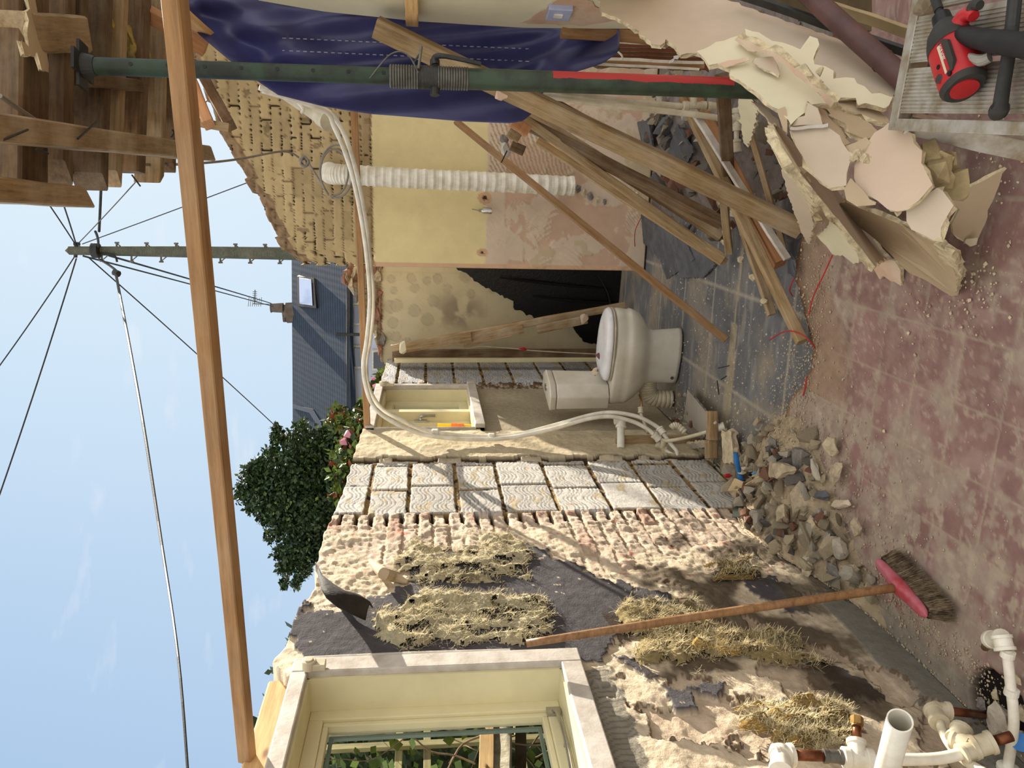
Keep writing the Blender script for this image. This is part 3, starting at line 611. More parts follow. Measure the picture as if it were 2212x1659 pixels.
def toilet():
    B = Vector((-1.235, 4.49, 0)); ang = math.radians(-14); R = Matrix.Translation(B)@Matrix.Rotation(ang, 4, 'Z')@Matrix.Diagonal((.86, .84, 1, 1))
    r = empty('toilet', B, 'cream close-coupled toilet with its lid down, standing loose on the slate floor', 'toilet')
    def put(name, V, Fc, m, sm=True, par=None):
        o = obj(name, [R@v for v in V], Fc, m, par or r, smooth=sm); return o
    V, Fc = loft([(0, .125, .535, .105, 3.5), (.02, .125, .53, .103, 3.5), (.17, .125, .515, .100, 3.5), (.20, .11, .535, .115, 3.2), (.225, .07, .585, .145, 3.2), (.26, .03, .64, .172, 3.4), (.30, .0, .665, .186, 3.8), (.325, -.01, .672, .190, 4), (.335, -.01, .664, .183, 4), (.36, -.01, .67, .186, 4), (.40, -.01, .675, .188, 4.4), (.415, -.005, .668, .182, 4.4)])
    bw = put('bowl', V, Fc, M['ceramic'])
    V, Fc = loft([(.416, .17, .672, .182, 4), (.424, .17, .676, .186, 4), (.430, .172, .674, .184, 4)]); put('seat', V, Fc, plain('buff_seat_rim', (190, 180, 158), .3))  # seat in a duller, darker tone than the bowl
    V, Fc = loft([(.434, .175, .672, .182, 4), (.442, .172, .676, .186, 4), (.458, .18, .664, .176, 4), (.467, .21, .635, .15, 3.4), (.470, .27, .56, .10, 2.6), (.471, .38, .45, .02, 2)]); put('lid', V, Fc, M['ceramic_white'])
    def tank(z0, z1, g, nm, mt):
        P = [(-.01-g, -.185-g), (.085+g, -.185-g), (.150+g, -.11), (.150+g, .11), (.085+g, .185+g), (-.01-g, .185+g)]
        bm = bmesh.new(); lo = [bm.verts.new((x*.96, y*.95, z0)) for x, y in P]; hi = [bm.verts.new((x, y, z1)) for x, y in P]
        bm.faces.new(lo[::-1]); bm.faces.new(hi)
        for i in range(6): bm.faces.new((lo[i], lo[(i+1) % 6], hi[(i+1) % 6], hi[i]))
        bmesh.ops.bevel(bm, geom=bm.edges[:], offset=.010, segments=3, affect='EDGES', profile=.6)
        bm.transform(R); o = bmobj(nm, bm, mt, r, smooth=True); return o
    c = tank(.418, .735, 0, 'cistern', M['ceramic']); l = tank(.738, .778, .006, 'cistern_lid', M['ceramic'])
    b = MB(); b.tube([R@Vector((.07, 0, .778)), R@Vector((.07, 0, .786))], .022, 20); b.build('flush_button', M['chrome'], l)
    for s in (-1,):
        q = MB(); p = R@Vector((.20, -.104, .035)); q.tube([p, p+R.to_3x3()@Vector((0, -.008, 0))], .010, 14); q.build('screw_cover', M['chrome'], bw)
    # ribbed pan connector going back to the drain
    pts = cat([R@Vector(p) for p in ((.14, -.02, .16), (.06, -.03, .15), (.01, -.05, .11), (0.0, -.06, .0))], 14); rs = []
    for i in range(len(pts)): rs.append(.056 if i % 3 else .050)
    q = MB(); q.tube(pts, rs, 20); q.build('pan_connector', M['cream_plastic'], r, smooth=False)
toilet()
p0 = W(1297, 803, y=4.42)
def lump(name, c, size, mt, seed=1, flat=(1, 1, 1), npt=14, label=None, cat_=None, group=None, rot=0, parent=None, sub=0):
    rr = random.Random(seed); bm = bmesh.new()
    for _ in range(npt):
        v = Vector((rr.gauss(0, 1), rr.gauss(0, 1), rr.gauss(0, 1))).normalized()*rr.uniform(.78, 1)
        bm.verts.new(Vector((v.x*flat[0], v.y*flat[1], v.z*flat[2]))*size)
    res = bmesh.ops.convex_hull(bm, input=bm.verts[:])
    bmesh.ops.delete(bm, geom=[v for v in bm.verts if not v.link_faces], context='VERTS')
    if sub:
        bmesh.ops.subdivide_edges(bm, edges=bm.edges[:], cuts=sub, use_grid_fill=True)
        for v in bm.verts:
            n_ = mnoise.noise_vector(v.co*(2.2/size)+Vector((seed, 0, 0)))+.5*mnoise.noise_vector(v.co*(6/size)); v.co += n_*size*.10
    bm.transform(Matrix.Translation(Vector(c))@Matrix.Rotation(rot, 4, 'Z'))
    o = bmobj(name, bm, mt, parent); return tag(o, label, cat_, group)
# things left on the lid
r = empty('plaster_offcut', p0, 'small torn lump of cream plasterboard on the toilet lid', 'debris')
lump('plaster_core', p0+Vector((0, 0, .03)), .032, M['board_pink'], 5, (1, .8, .8), parent=r, sub=1); lump('painted_face', p0+Vector((0, -.022, .04)), .020, M['board_cream'], 6, (1, .25, 1), parent=r)
r = empty('screwdriver', W(1294, 765, y=4.44), 'short screwdriver with a dark red handle standing in the lump on the toilet lid', 'screwdriver')
q = MB(); a, b_ = W(1290, 764, y=4.44), W(1300, 778, y=4.43); q.tube([a, a.lerp(b_, .3), b_], [.011, .013, .009], 12, smooth=2); q.build('handle', plain('grey_red_grip', (110, 70, 76), .5), r)
q = MB(); q.tube([b_, W(1303, 786, y=4.42)], .004, 8); q.build('shaft', M['red_plastic'], r)

# ================================================================== broom
def broom():
    a0, a1 = W(1893, 1210, z=.088), W(2003, 1332, z=.088); mid = (a0+a1)/2; ax = (a1-a0); L = ax.length; ax.normalize()
    b0, b1 = W(1925, 1176, z=.004), W(2060, 1316, z=.004); bm_ = (b0+b1)/2
    top = W(1137, 1390, x=XW+.075); hd = (mid-top).normalized(); dn = (bm_-mid); dn = (dn-ax*dn.dot(ax)); H_ = dn.length; dn.normalize(); wd = ax.cross(dn)
    r = empty('broom', bm_, 'wooden handled broom with red painted head leaning against the left wall', 'broom')
    # head: long rounded stock, swollen in the middle where the handle goes in
    n = 24; V = []; Fc = []; k_ = 14
    for i in range(n+1):
        t = i/n; s = (t-.5)*2; e = max(0, 1-abs(s)**6)**.5; hw = .020*e*(1+.18*math.exp(-(s*3)**2))+.001; th = .0125*e*(1+.5*math.exp(-(s*3.2)**2))+.001; up = -.004*(s*s)*0
        for k in range(k_):
            q = 2*math.pi*k/k_; c_, s_ = math.cos(q), math.sin(q)
            V.append(mid+ax*(s*L/2)+wd*(hw*math.copysign(abs(c_)**.7, c_))+dn*(th*math.copysign(abs(s_)**.7, s_)-.004*math.exp(-(s*3)**2)))
    for i in range(n):
        for k in range(k_): Fc.append((i*k_+k, i*k_+(k+1) % k_, (i+1)*k_+(k+1) % k_, (i+1)*k_+k))
    Fc.append(tuple(range(k_))[::-1]); Fc.append(tuple(range(n*k_, n*k_+k_)))
    m, t, b = mat('dusty_red_head'); v = texco(t); rr_ = ramp(t, [(.34, lin((160, 34, 34))), (.50, lin((176, 98, 112)))], noise(t, v, 7, 5)); t.links.new(rr_.outputs[0], b.inputs['Base Color']); b.inputs['Roughness'].default_value = .5
    obj('head', V, Fc, m, r, smooth=True)
    rr = random.Random(3); V = []; Fc = []
    for i in range(3600):
        s = rr.uniform(-.94, .94); w_ = rr.uniform(-1, 1); base = mid+ax*(s*L/2)+wd*(w_*.019)+dn*.010
        tip = mid+ax*(s*L/2*1.12+rr.gauss(0, .005)+.004)+wd*(w_*.032+rr.gauss(0, .005))+dn*(H_*(1-rr.random()**3*.25))
        mp_ = base.lerp(tip, .5)+ax*rr.gauss(0, .003)+wd*rr.gauss(0, .003); q = Vector((rr.gauss(0, 1), rr.gauss(0, 1), rr.gauss(0, 1))).normalized()*.0009; q2 = dn.cross(q).normalized()*.0009
        n0 = len(V); V += [base+q, base-q*.5+q2, base-q*.5-q2, mp_+q, mp_-q*.5+q2, mp_-q*.5-q2, tip]
        Fc += [(n0, n0+1, n0+4, n0+3), (n0+1, n0+2, n0+5, n0+4), (n0+2, n0, n0+3, n0+5), (n0+3, n0+4, n0+6), (n0+4, n0+5, n0+6), (n0+5, n0+3, n0+6)]
    o = obj('bristles', V, Fc, plain('bass_bristle', (134, 116, 92), .8, .25, 40, 0, c2=(74, 60, 46)), r); o['kind'] = 'stuff'
    # solid core so the head is not see-through
    bm = bmesh.new()
    q = MB(); c0 = mid+dn*.008; 
    V = [c0-ax*L*.46-wd*.017, c0+ax*L*.46-wd*.017, c0+ax*L*.46+wd*.017, c0-ax*L*.46+wd*.017]; V += [v+dn*H_*.80+ax*((1 if i in (1, 2) else -1)*.010) for i, v in enumerate(V)]
    obj('bristle_core', V, [(0, 1, 2, 3), (4, 7, 6, 5), (0, 4, 5, 1), (1, 5, 6, 2), (2, 6, 7, 3), (3, 7, 4, 0)], plain('dark_bristle_core', (52, 42, 32), .95), r)
    h = MB(); h.tube([mid-dn*.01, mid.lerp(top, .5)+Vector((.004, 0, 0)), top], [.0135, .0125, .0115], 16, smooth=6); h.build('handle', M['handle_wood'], r, smooth=True)
broom()

# ================================================================== acrow prop
def prop():
    P = W(1000, 165, y=2.36); b0 = W(1640, 192, y=2.36); t0 = W(182, 142, y=2.36); ax = (t0-b0).normalized(); foot = b0-ax*(b0.z/ax.z)
    r = empty('steel_prop', foot, 'green adjustable steel prop with a red sprayed stripe holding up the ceiling', 'prop')
    def at(px_): # point on the axis seen at picture column px
        best = min((abs(projn(*(foot+ax*s))[0]-px_), s) for s in [i*.002 for i in range(1500)])[1]; return foot+ax*best
    c = at(945)
    q = MB(); q.tube([foot, c], .030, 24); o = q.build('outer_tube', M['prop'], r, smooth=False); auto_smooth(o)
    q = MB(); q.tube([at(905), c], .0325, 24); o = q.build('collar_nut', M['steel_black'], r); auto_smooth(o)
    pts = []; rs = []; a = at(1012); b_ = at(842); n = 90
    for i in range(n+1): pts.append(a.lerp(b_, i/n)); rs.append(.0325 if i % 3 else .0295)
    q = MB(); q.tube(pts, rs, 24); q.build('thread', M['galv'], r)
    q = MB(); q.tube([at(850), t0], .0235, 24); o = q.build('inner_tube', M['steel_green'], r); auto_smooth(o)
    q = MB(); s = 0; p = at(860)
    side = Vector((RT.x, RT.y, 0)).normalized(); fr = Vector((FW.x, FW.y, 0)).normalized()
    p = at(830)+ax*.0
    while p.z < t0.z-.08:
        q.tube([p-fr*.0245+side*.0, p-fr*.0232], .0055, 12); p = p+ax*.097
    q.build('pin_holes', M['black_plastic'], r)
    h = MB(); k = at(940); h.tube([k+side*.034-fr*.012, k+side*.052-fr*.014, k+side*.050-fr*.03+ax*-.03, k+side*.030-fr*.034-ax*.13], [.010, .009, .007, .006], 10, smooth=4); h.tube([k-side*.050, k+side*.050], .014, 14); h.build('turning_handle', M['steel_black'], r)
    g = MB(); g.tube([at(905)-fr*.03, at(880)-fr*.035+side*.05, at(845)-fr*.04+side*.045, at(800)-fr*.03-side*.02], .0022, 6, smooth=6); g.tube([at(905)-fr*.035+side*.01, at(910)-fr*.03+side*.075], .004, 8); g.build('locking_pin', M['galv'], r)
    pl = MB(); e = t0; 
    pl.box((-.028, -.062, 0), (.028, .062, .008), 0, Matrix.Translation(e)@Matrix.Rotation(.25, 4, 'Z')); pl.box((-.062, -.028, .001), (.062, .028, .009), 0, Matrix.Translation(e)@Matrix.Rotation(.25, 4, 'Z')); pl.tube([e-Vector((0, 0, .03)), e], [.026, .034], 20); pl.build('head_plate', M['steel_black'], r)
    pf = MB(); pf.box((-.075, -.075, 0), (.075, .075, .008), 0, Matrix.Translation(foot)@Matrix.Rotation(.25, 4, 'Z')); pf.build('foot_plate', M['steel_black'], r)
    return t0
TOP = prop()

# ================================================================== tarpaulin
def tarp():
    L = [(350, -30), (385, 15), (430, 75), (520, 150), (600, 205), (700, 230), (800, 246), (1000, 262), (1100, 266), (1128, 262), (1150, 245), (1165, 215), (1180, 190), (1230, 160), (1300, 138), (1335, 115), (1340, 100)]
    R_ = [(350, -90), (500, -80), (700, -40), (1000, -40), (1180, -20), (1340, 20)]
    nu, nv = 150, 90; P = []; 
    for i in range(nu+1):
        px = 350+(1338-350)*i/nu
        l = float(np.interp(px, [a for a, _ in L], [b for _, b in L])); rr_ = float(np.interp(px, [a for a, _ in R_], [b for _, b in R_])); row = []
        for j in range(nv+1):
            t = j/nv; py = l+(rr_-l)*t
            y = 3.20+.30*max(0, (px-350)/1000)*0+.05*math.sin(px*.006+py*.02)+.018*math.sin(py*.09+px*.01)+.05*mnoise.noise(Vector((px*.004, py*.01, 3)))
            y += .22*math.exp(-((py-l)/45)**2)*(-.35)+.10*max(0, (600-px)/250)*(1-t)
            crease = abs((px-1180)*.5+(py-110)*1.0); y += -.05*math.exp(-(crease/22)**2) if px > 1080 else 0
            # diagonal pull folds under the roof edge
            d = (px-380)*.62-(py)*1.0+40; y += .045*math.sin(d*.045)*math.exp(-((px-520)/170)**2)
            row.append(W(px, py, y=y))
        P.append(row)
    V = [p for row in P for p in row]; n = nv+1
    Fc = [(i*n+j, (i+1)*n+j, (i+1)*n+j+1, i*n+j+1) for i in range(nu) for j in range(nv)]
    o = obj('tarpaulin', V, Fc, M['tarp'], None, smooth=True)
    s = o.modifiers.new('thickness', 'SOLIDIFY'); s.thickness = .0012
    tag(o, 'large blue tarpaulin hung behind the green prop as a screen', 'tarpaulin')
    o2 = empty('x', (0, 0, 0)); bpy.data.objects.remove(o2)
    for base in (86, 113):
        q = MB(); px = 610
        while px < 1150:
            py = base+(px-700)*.045
            i = (px-350)/(1338-350)*nu; l = float(np.interp(px, [a for a, _ in L], [b for _, b in L])); rr_ = float(np.interp(px, [a for a, _ in R_], [b for _, b in R_]))
            j = (py-l)/(rr_-l)*nv; a = P[int(i)][int(j)]; b = W(px, py, y=a.y-.004); c = W(px+8, py+.3, y=a.y-.004); q.tube([b, c], .0022, 6); px += 15
        q.build('stitching', plain('pale_thread', (150, 150, 180), .8), o)
tarp()

# ================================================================== timbers
def bpx(name, a, b, w, h, m_, roll=0, label=None, cat_='timber', group=None, **k):
    return beam(name, W(a[0], a[1], **a[2]), W(b[0], b[1], **b[2]), w, h, m_, roll, label, cat_, group, **k)
# overhead
bpx('roof_batten', (376, -40, dict(d=1.30)), (534, 1641, dict(d=1.95)), .031, .036, M['timber_orange'], 20, 'long orange-brown timber spanning the whole view from the ceiling to the left wall')
beam('laid_batten', W(764, 235, y=4.35), W(794, 938, y=4.26), .03, .036, M['timber_orange'], 0, 'thin orange batten laid level from the little window wall behind the tarpaulin', 'timber')
# leaning in front
bpx('leaning_joist', (812, 58, dict(d=2.75)), (1728, 494, dict(d=3.06)), .052, .070, M['timber'], 30, 'long thick timber leaning diagonally in front of the blue tarpaulin')
bpx('leaning_batten', (985, 262, dict(y=4.55)), (1568, 735, dict(z=.012)), .026, .034, M['timber_orange'], 20, 'thin straight batten leaning from the cream wall to the slate floor')
bpx('leaning_batten', (1108, 240, dict(y=3.85)), (1566, 566, dict(z=.03)), .050, .036, M['timber'], 10, 'timber with lumpy plaster along it, leftmost of the leaning bundle')
bpx('leaning_batten', (1165, 300, dict(y=4.0)), (1561, 562, dict(z=.05)), .045, .060, M['timber'], 25, 'short timber lying lowest in the leaning bundle beside the duct end')
bpx('leaning_batten', (1130, 262, dict(y=3.9)), (1560, 482, dict(z=.12)), .075, .040, M['timber_dark'], 15, 'dark timber second from the duct in the leaning bundle')
bpx('leaning_batten', (1125, 235, dict(y=4.05)), (1558, 510, dict(z=.05)), .040, .050, M['timber_grey'], 5, 'grey timber hidden behind the dark one in the leaning bundle')
bpx('leaning_batten', (1180, 215, dict(y=3.7)), (1575, 430, dict(z=.15)), .050, .034, M['timber_dark'], 10, 'dark thin timber just under the long thick leaning timber')
bpx('leaning_batten', (1150, 275, dict(y=3.95)), (1540, 540, dict(z=.06)), .05, .02, M['timber_pale'], 0, 'thin pale strip lying inside the leaning bundle')
# lower crossing group
bpx('fallen_joist', (1488, 190, dict(z=.34)), (1686, 570, dict(z=.045)), .086, .050, M['timber_red'], 20, 'orange-brown new joist with a cut end slanting down through the rubble', taper=0)
bpx('fallen_batten', (1475, 210, dict(z=.36)), (1733, 738, dict(z=.03)), .045, .040, M['timber'], 15, 'long batten ending beside the red wire on the slate floor')
bpx('fallen_batten', (1540, 300, dict(z=.22)), (1668, 680, dict(z=.022)), .034, .034, M['timber_grey'], 10, 'greyer batten lying just left of the long one, plaster stuck on it')
bpx('fallen_batten', (1560, 165, dict(z=.42)), (1574, 395, dict(z=.20)), .040, .050, M['timber_dark'], 0, 'short dark post crossing behind the orange-brown joist')
bpx('fallen_batten', (1552, 330, dict(z=.25)), (1575, 545, dict(z=.05)), .035, .035, M['timber'], 20, 'short timber crossing under the leaning timbers with plaster on its end')
bpx('white_strip', (1495, 235, dict(z=.38)), (1700, 560, dict(z=.07)), .016, .03, M['white_paint'], 0, 'white painted strip lying along the orange-brown joist')
bpx('grey_board', (1600, 215, dict(z=.30)), (1690, 520, dict(z=.02)), .17, .02, M['timber_grey'], 20, 'wide grey rough board under the pile of torn plasterboard')
# corner behind the toilet
bpx('corner_batten', (846, 752, dict(y=5.72)), (1350, 660, dict(y=5.52)), .050, .050, M['timber_grey'], 0, 'long grey timber leaning across the corner behind the toilet')
bpx('corner_batten', (848, 768, dict(y=5.85)), (1330, 766, dict(y=5.80)), .09, .05, M['timber_dark'], 0, 'upright dark timber standing in the far corner')
bpx('corner_batten', (852, 778, dict(y=5.80)), (1340, 776, dict(y=5.78)), .030, .060, M['cream_paint'], 0, 'upright cream painted board edge beside the far block wall')
bpx('corner_offcut', (1000, 740, dict(y=5.62)), (1130, 710, dict(y=5.58)), .07, .03, M['timber_grey'], 0, 'short board nailed to the long corner timber, upper one')
bpx('corner_offcut', (1160, 712, dict(y=5.5)), (1268, 690, dict(y=5.48)), .06, .03, M['timber_grey'], 0, 'short board nailed to the long corner timber, lower one')
bpx('corner_offcut', (870, 752, dict(y=5.60)), (1018, 728, dict(y=5.60)), .07, .03, M['timber'], 0, 'short board with cream plaster scraps at the top of the corner timber')
lump('plaster_scrap', W(870, 752, y=5.54), .06, M['board_cream'], 12, (1, .3, .7), label='cream plaster scrap stuck on top of the corner timber', cat_='debris')
lump('plaster_scrap', W(1262, 690, y=5.44), .05, M['board_pink'], 13, (1, .3, .8), label='pinkish plaster scrap stuck low on the corner timber', cat_='debris')
q = MB(); q.tube([W(950, 745, y=5.62), W(1010, 752, y=5.66), W(1040, 748, y=5.66), W(1110, 753, y=5.66), W(1160, 758, y=5.66), W(1290, 765, y=5.66)], .004, 6, smooth=5); tag(q.build('cable', M['cream_plastic']), 'pale cable running down the far corner timber', 'cable')
lump('cable_joint', W(1130, 754, y=5.65), .025, M['red_plastic'], 15, (.6, .6, 1.6), label='small red connector on the pale cable in the far corner', cat_='connector')
# black sheeting behind the toilet, torn diagonal upper edge
def slab(name, pts, th, m_, edge_m, depth, label=None, cat_=None, group=None, jag=.004, step=.02, curl=0, seed=1, parent=None, m_back=None):
    """broken sheet: outline given as photo pixels; depth = 3 control points (px,py,{plane}) fixing the plane it really lies in"""
    a, b, c = [q if isinstance(q, Vector) else W(q[0], q[1], **q[2]) for q in depth]; nrm = (b-a).cross(c-a).normalized()
    if nrm.dot(EYE-a) < 0: nrm = -nrm
    out = []; rr = random.Random(seed)
    P = []
    for px, py in pts:
        r_ = ray(px, py); P.append(EYE+r_*((a-EYE).dot(nrm)/r_.dot(nrm)))
    n = len(P)
    for i in range(n):
        p, q = P[i], P[(i+1) % n]; L = (q-p).length; k = max(1, min(40, int(L/step))); dr = (q-p).normalized() if L > 0 else Vector((1, 0, 0)); nn = nrm.cross(dr)
        for j in range(k):
            s = p.lerp(q, j/k); out.append(s+nn*(rr.gauss(0, 1)*jag)+dr*(rr.gauss(0, .5)*jag))
    bm = bmesh.new(); vf = [bm.verts.new(p) for p in out]; f = bm.faces.new(vf); f.material_index = 0
    if f.normal.dot(nrm) < 0: pass
    f.normal_update()
    if f.normal.dot(nrm) < 0: f.normal_flip()
    vs = list(f.verts); vb = [bm.verts.new(v.co-nrm*th+Vector((rr.gauss(0, 1), rr.gauss(0, 1), rr.gauss(0, 1)))*th*.12) for v in vs]; vm = [bm.verts.new(v.co-nrm*th*.5+Vector((rr.gauss(0, 1), rr.gauss(0, 1), rr.gauss(0, 1)))*th*.28) for v in vs]
    g = bm.faces.new(vb[::-1]); g.material_index = 2
    m_n = len(vs)
    for i in range(m_n):
        j = (i+1) % m_n
        for (u, w) in ((vs, vm), (vm, vb)):
            q_ = bm.faces.new((u[j], u[i], w[i], w[j])); q_.material_index = 1
    tri = bmesh.ops.triangulate(bm, faces=[f, g])
    if curl:
        cen = sum(out, Vector())/len(out); u = (P[1]-P[0]).normalized(); w = nrm.cross(u)
        es = [e for e in bm.edges if e.calc_length() > .06]
        for _ in range(3):
            es = [e for e in bm.edges if e.calc_length() > .05]
            if not es: break
            bmesh.ops.subdivide_edges(bm, edges=es, cuts=1)
        for v in bm.verts:
            d = (v.co-cen); v.co += nrm*(curl*(d.dot(w)**2)*4+.006*mnoise.noise(v.co*8))
    return tag(bmobj(name, bm, m_, parent, mats=[m_, edge_m, m_back or m_]), label, cat_, group)
slab('black_sheet', [(955, 560), (1010, 594), (1045, 620), (1110, 652), (1112, 668), (1160, 686), (1230, 700), (1262, 740), (1300, 745), (1345, 700), (1345, 560)], .004, M['black_plastic'], M['black_plastic'], [(955, 560, dict(y=5.98)), (1345, 560, dict(y=5.90)), (1300, 745, dict(y=6.0))], 'black plastic sheeting hanging over the lower back wall behind the toilet', 'sheet', jag=.006)
for i, pts in enumerate(([(1080, 600), (1180, 612), (1320, 625)], [(1290, 590), (1315, 640), (1322, 700)], [(1150, 640), (1240, 650), (1330, 655)])):
    q = MB(); q.tube([W(a, b, y=5.93) for a, b in pts], [.004, .012, .006], 8, smooth=6); tag(q.build('sheet_fold', M['black_plastic']), ['upper', 'lowest', 'middle'][i]+' ridge of the rumpled black sheeting on the back wall', 'sheet')

# ================================================================== right side: leaning partition, boards, pipes
def D_(px, py, d): return (px, py, dict(d=d))
A0 = Vector((.585, 3.12, 1.14)); A1 = A0+Vector((0, 0, .8)); A2 = A0+Vector((.2147, -.977, 0))
wr = slab('wall_right', [(300, -190), (480, -30), (560, 1), (700, 25), (900, 46), (1130, 60), (1400, 63), (1440, 20), (1400, -190)], .05, M['board_cream'], M['gypsum'], [A0, A1, A2], jag=.001, step=.08); struct(wr)
nrm_r = (A1-A0).cross(A2-A0).normalized(); nrm_r = nrm_r if nrm_r.dot(EYE-A0) > 0 else -nrm_r
o_ = nrm_r*.004
slab('wall_render_patch', [(1128, 50), (1190, 10), (1240, -20), (1300, 25), (1345, 40), (1300, 52), (1230, 56)], .003, M['board_pink'], M['plaster_pale'], [A0+o_, A1+o_, A2+o_], 'bare combed patch round the socket on the right-hand partition', 'plaster', jag=.005)
wd = (A2-A0).normalized(); sc_ = W(1208, 28, d=2.72)
def onwall(px, py, off=.0):
    r_ = ray(px, py); return EYE+r_*((A0+nrm_r*off-EYE).dot(nrm_r)/r_.dot(nrm_r))
c0 = onwall(1208, 28, .012); MX = Matrix(((wd.x, nrm_r.x, 0, c0.x), (wd.y, nrm_r.y, 0, c0.y), (wd.z, nrm_r.z, 1, c0.z), (0, 0, 0, 1)))
rs_ = empty('light_switch', c0, 'pale blue-grey electrical plate tilted on the right-hand partition', 'switch')
m_ = MB(); m_.box((-.045, -.012, -.043), (.045, .010, .043), 0, MX); bevel(m_.build('plate', plain('blue_grey_film', (168, 176, 204), .3, .06, 20, .03), rs_), .003)
m_ = MB(); m_.box((-.012, .009, -.012), (.012, .014, .020), 0, MX); m_.build('rocker', M['white_plastic'], rs_)
beam('stud_end', onwall(888, -60, .03), onwall(890, 50, .03), .025, .045, M['timber_pale'], 0, 'stub of pale batten crossing the cream partition at the frame edge', 'timber')
slab('leaning_plasterboard', [(1280, -60), (1300, 26), (1345, 45), (1372, 62), (1410, 95), (1425, 98), (1440, 84), (1470, 116), (1530, 112), (1640, 130), (1780, 190), (1930, 225), (1942, 165), (1870, 114), (1804, 81), (1700, 46), (1572, 0), (1540, -60)], .0125, M['board_paper'], M['gypsum'], [D_(1290, 0, 2.62), D_(1560, 40, 2.42), D_(1900, 200, 2.02)], 'large buff plasterboard sheet sloping down at the right edge', 'plasterboard', jag=.003)
slab('torn_flap', [(1436, 80), (1449, 84), (1451, 95), (1437, 103), (1425, 100)], .003, M['board_paper'], M['board_paper'], [D_(1436, 80, 2.55), D_(1451, 95, 2.5), D_(1425, 100, 2.5)], 'little torn paper flap hanging from the large buff sheet', 'paper', jag=.002)
slab('cupboard_back', [(1560, -80), (1990, -80), (1985, 70), (1800, 60), (1640, 10)], .02, M['dark_dust'], M['dark_dust'], [D_(1560, 0, 3.0), D_(1990, 0, 2.5), D_(1800, 60, 2.7)], 'dusty dark olive board at the right edge behind the brown pipe', 'board')
bpx('dark_trim', D_(1590, -14, 2.42), D_(1985, 122, 2.06), .028, .012, M['steel_black'], 30, 'long black trim strip running beside the buff sheet', 'trim')
bpx('cream_trim', D_(1780, 10, 2.38), D_(1990, 78, 2.1), .035, .012, plain('dull_cream_trim', (164, 144, 104), .7), 30, 'dull cream strip beside the black trim under the brown pipe', 'trim')
q = MB(); q.tube([W(1715, -40, d=2.26), W(1850, 82, d=2.1), W(1990, 205, d=1.95)], .029, 24); q.tube([W(1905, 130, d=2.04), W(1909, 134, d=2.036)], .0305, 24); tag(auto_smooth(q.build('soil_pipe', M['soil_pipe'])), 'thick dusty purple-brown pipe slanting down beside the aluminium platform', 'pipe')
# wood panelling seen below the tarpaulin
r = slab('wood_panelling', [(1180, 55), (1535, 55), (1530, 152), (1180, 138)], .02, plain('brown_panelling', (124, 72, 46), .5, .2, 3, .1), M['timber_dark'], [(1200, 60, dict(y=3.50)), (1530, 60, dict(y=3.48)), (1400, 150, dict(y=3.50))], 'reddish brown wood panelling showing below the tarpaulin', 'panelling', jag=0)
for k in range(4):
    q = MB(); q.tube([W(1325, 103+k*7.5, y=3.475), W(1520, 108+k*9, y=3.455)], .003, 6); q.build('groove', M['timber_dark'], r)
bpx('panel_batten', (1213, 69, dict(y=3.12)), (1480, 88, dict(y=3.30)), .045, .02, M['timber_orange'], 0, 'orange-brown upright batten in front of the wood panelling, right-hand one', 'timber')
bpx('panel_batten', (1240, 131, dict(y=3.40)), (1520, 142, dict(y=3.40)), .022, .02, M['timber_orange'], 0, 'narrow brown upright batten on the wood panelling, left-hand one', 'timber')
bpx('white_bead', (1320, 92, dict(y=3.40)), (1465, 96, dict(y=3.40)), .008, .008, M['white_plastic'], 0, 'thin white bead running down the wood panelling, right-hand one', 'trim')
bpx('white_bead', (1310, 127, dict(y=3.37)), (1520, 136, dict(y=3.37)), .012, .008, M['white_plastic'], 0, 'white bead on the wood panelling, upper of the two near the narrow batten', 'trim')
bpx('white_bead', (1280, 138, dict(y=3.37)), (1510, 150, dict(y=3.37)), .010, .008, M['white_plastic'], 0, 'white bead on the wood panelling, farthest left beside the grubby wall', 'trim')
q = MB(); q.tube([W(1318, 110, y=3.36), W(1334, 112, y=3.32), W(1344, 122, y=3.30), W(1338, 128, y=3.32), W(1305, 127, y=3.36)], .004, 8, smooth=6); tag(q.build('cable', M['white_plastic']), 'short loop of white cable sticking out below the tarpaulin', 'cable')
slab('paper_strip', [(1497, 93), (1499, 103), (1490, 105), (1492, 112), (1478, 112), (1478, 122), (1468, 121), (1464, 128), (1457, 127), (1455, 134), (1444, 137), (1446, 131), (1455, 126), (1455, 121), (1465, 119), (1466, 111), (1478, 110), (1486, 102), (1488, 95)], .002, plain('torn_tape', (206, 200, 192), .8), M['white_paint'], [(1497, 93, dict(y=3.36)), (1446, 131, dict(y=3.36)), (1490, 105, dict(y=3.34))], 'zigzag strip of torn white tape on the wood panelling', 'tape', jag=0, step=.05)

def fitting(mb_, a, b, r, m=0):
    a, b = Vector(a), Vector(b); d = b-a
    mb_.tube([a, a+d*.02, a+d*.22, a+d*.24, a+d*.76, a+d*.78, a+d*.98, b], [r*1.02, r*1.28, r*1.28, r*1.12, r*1.12, r*1.28, r*1.28, r*1.02], 16, m)
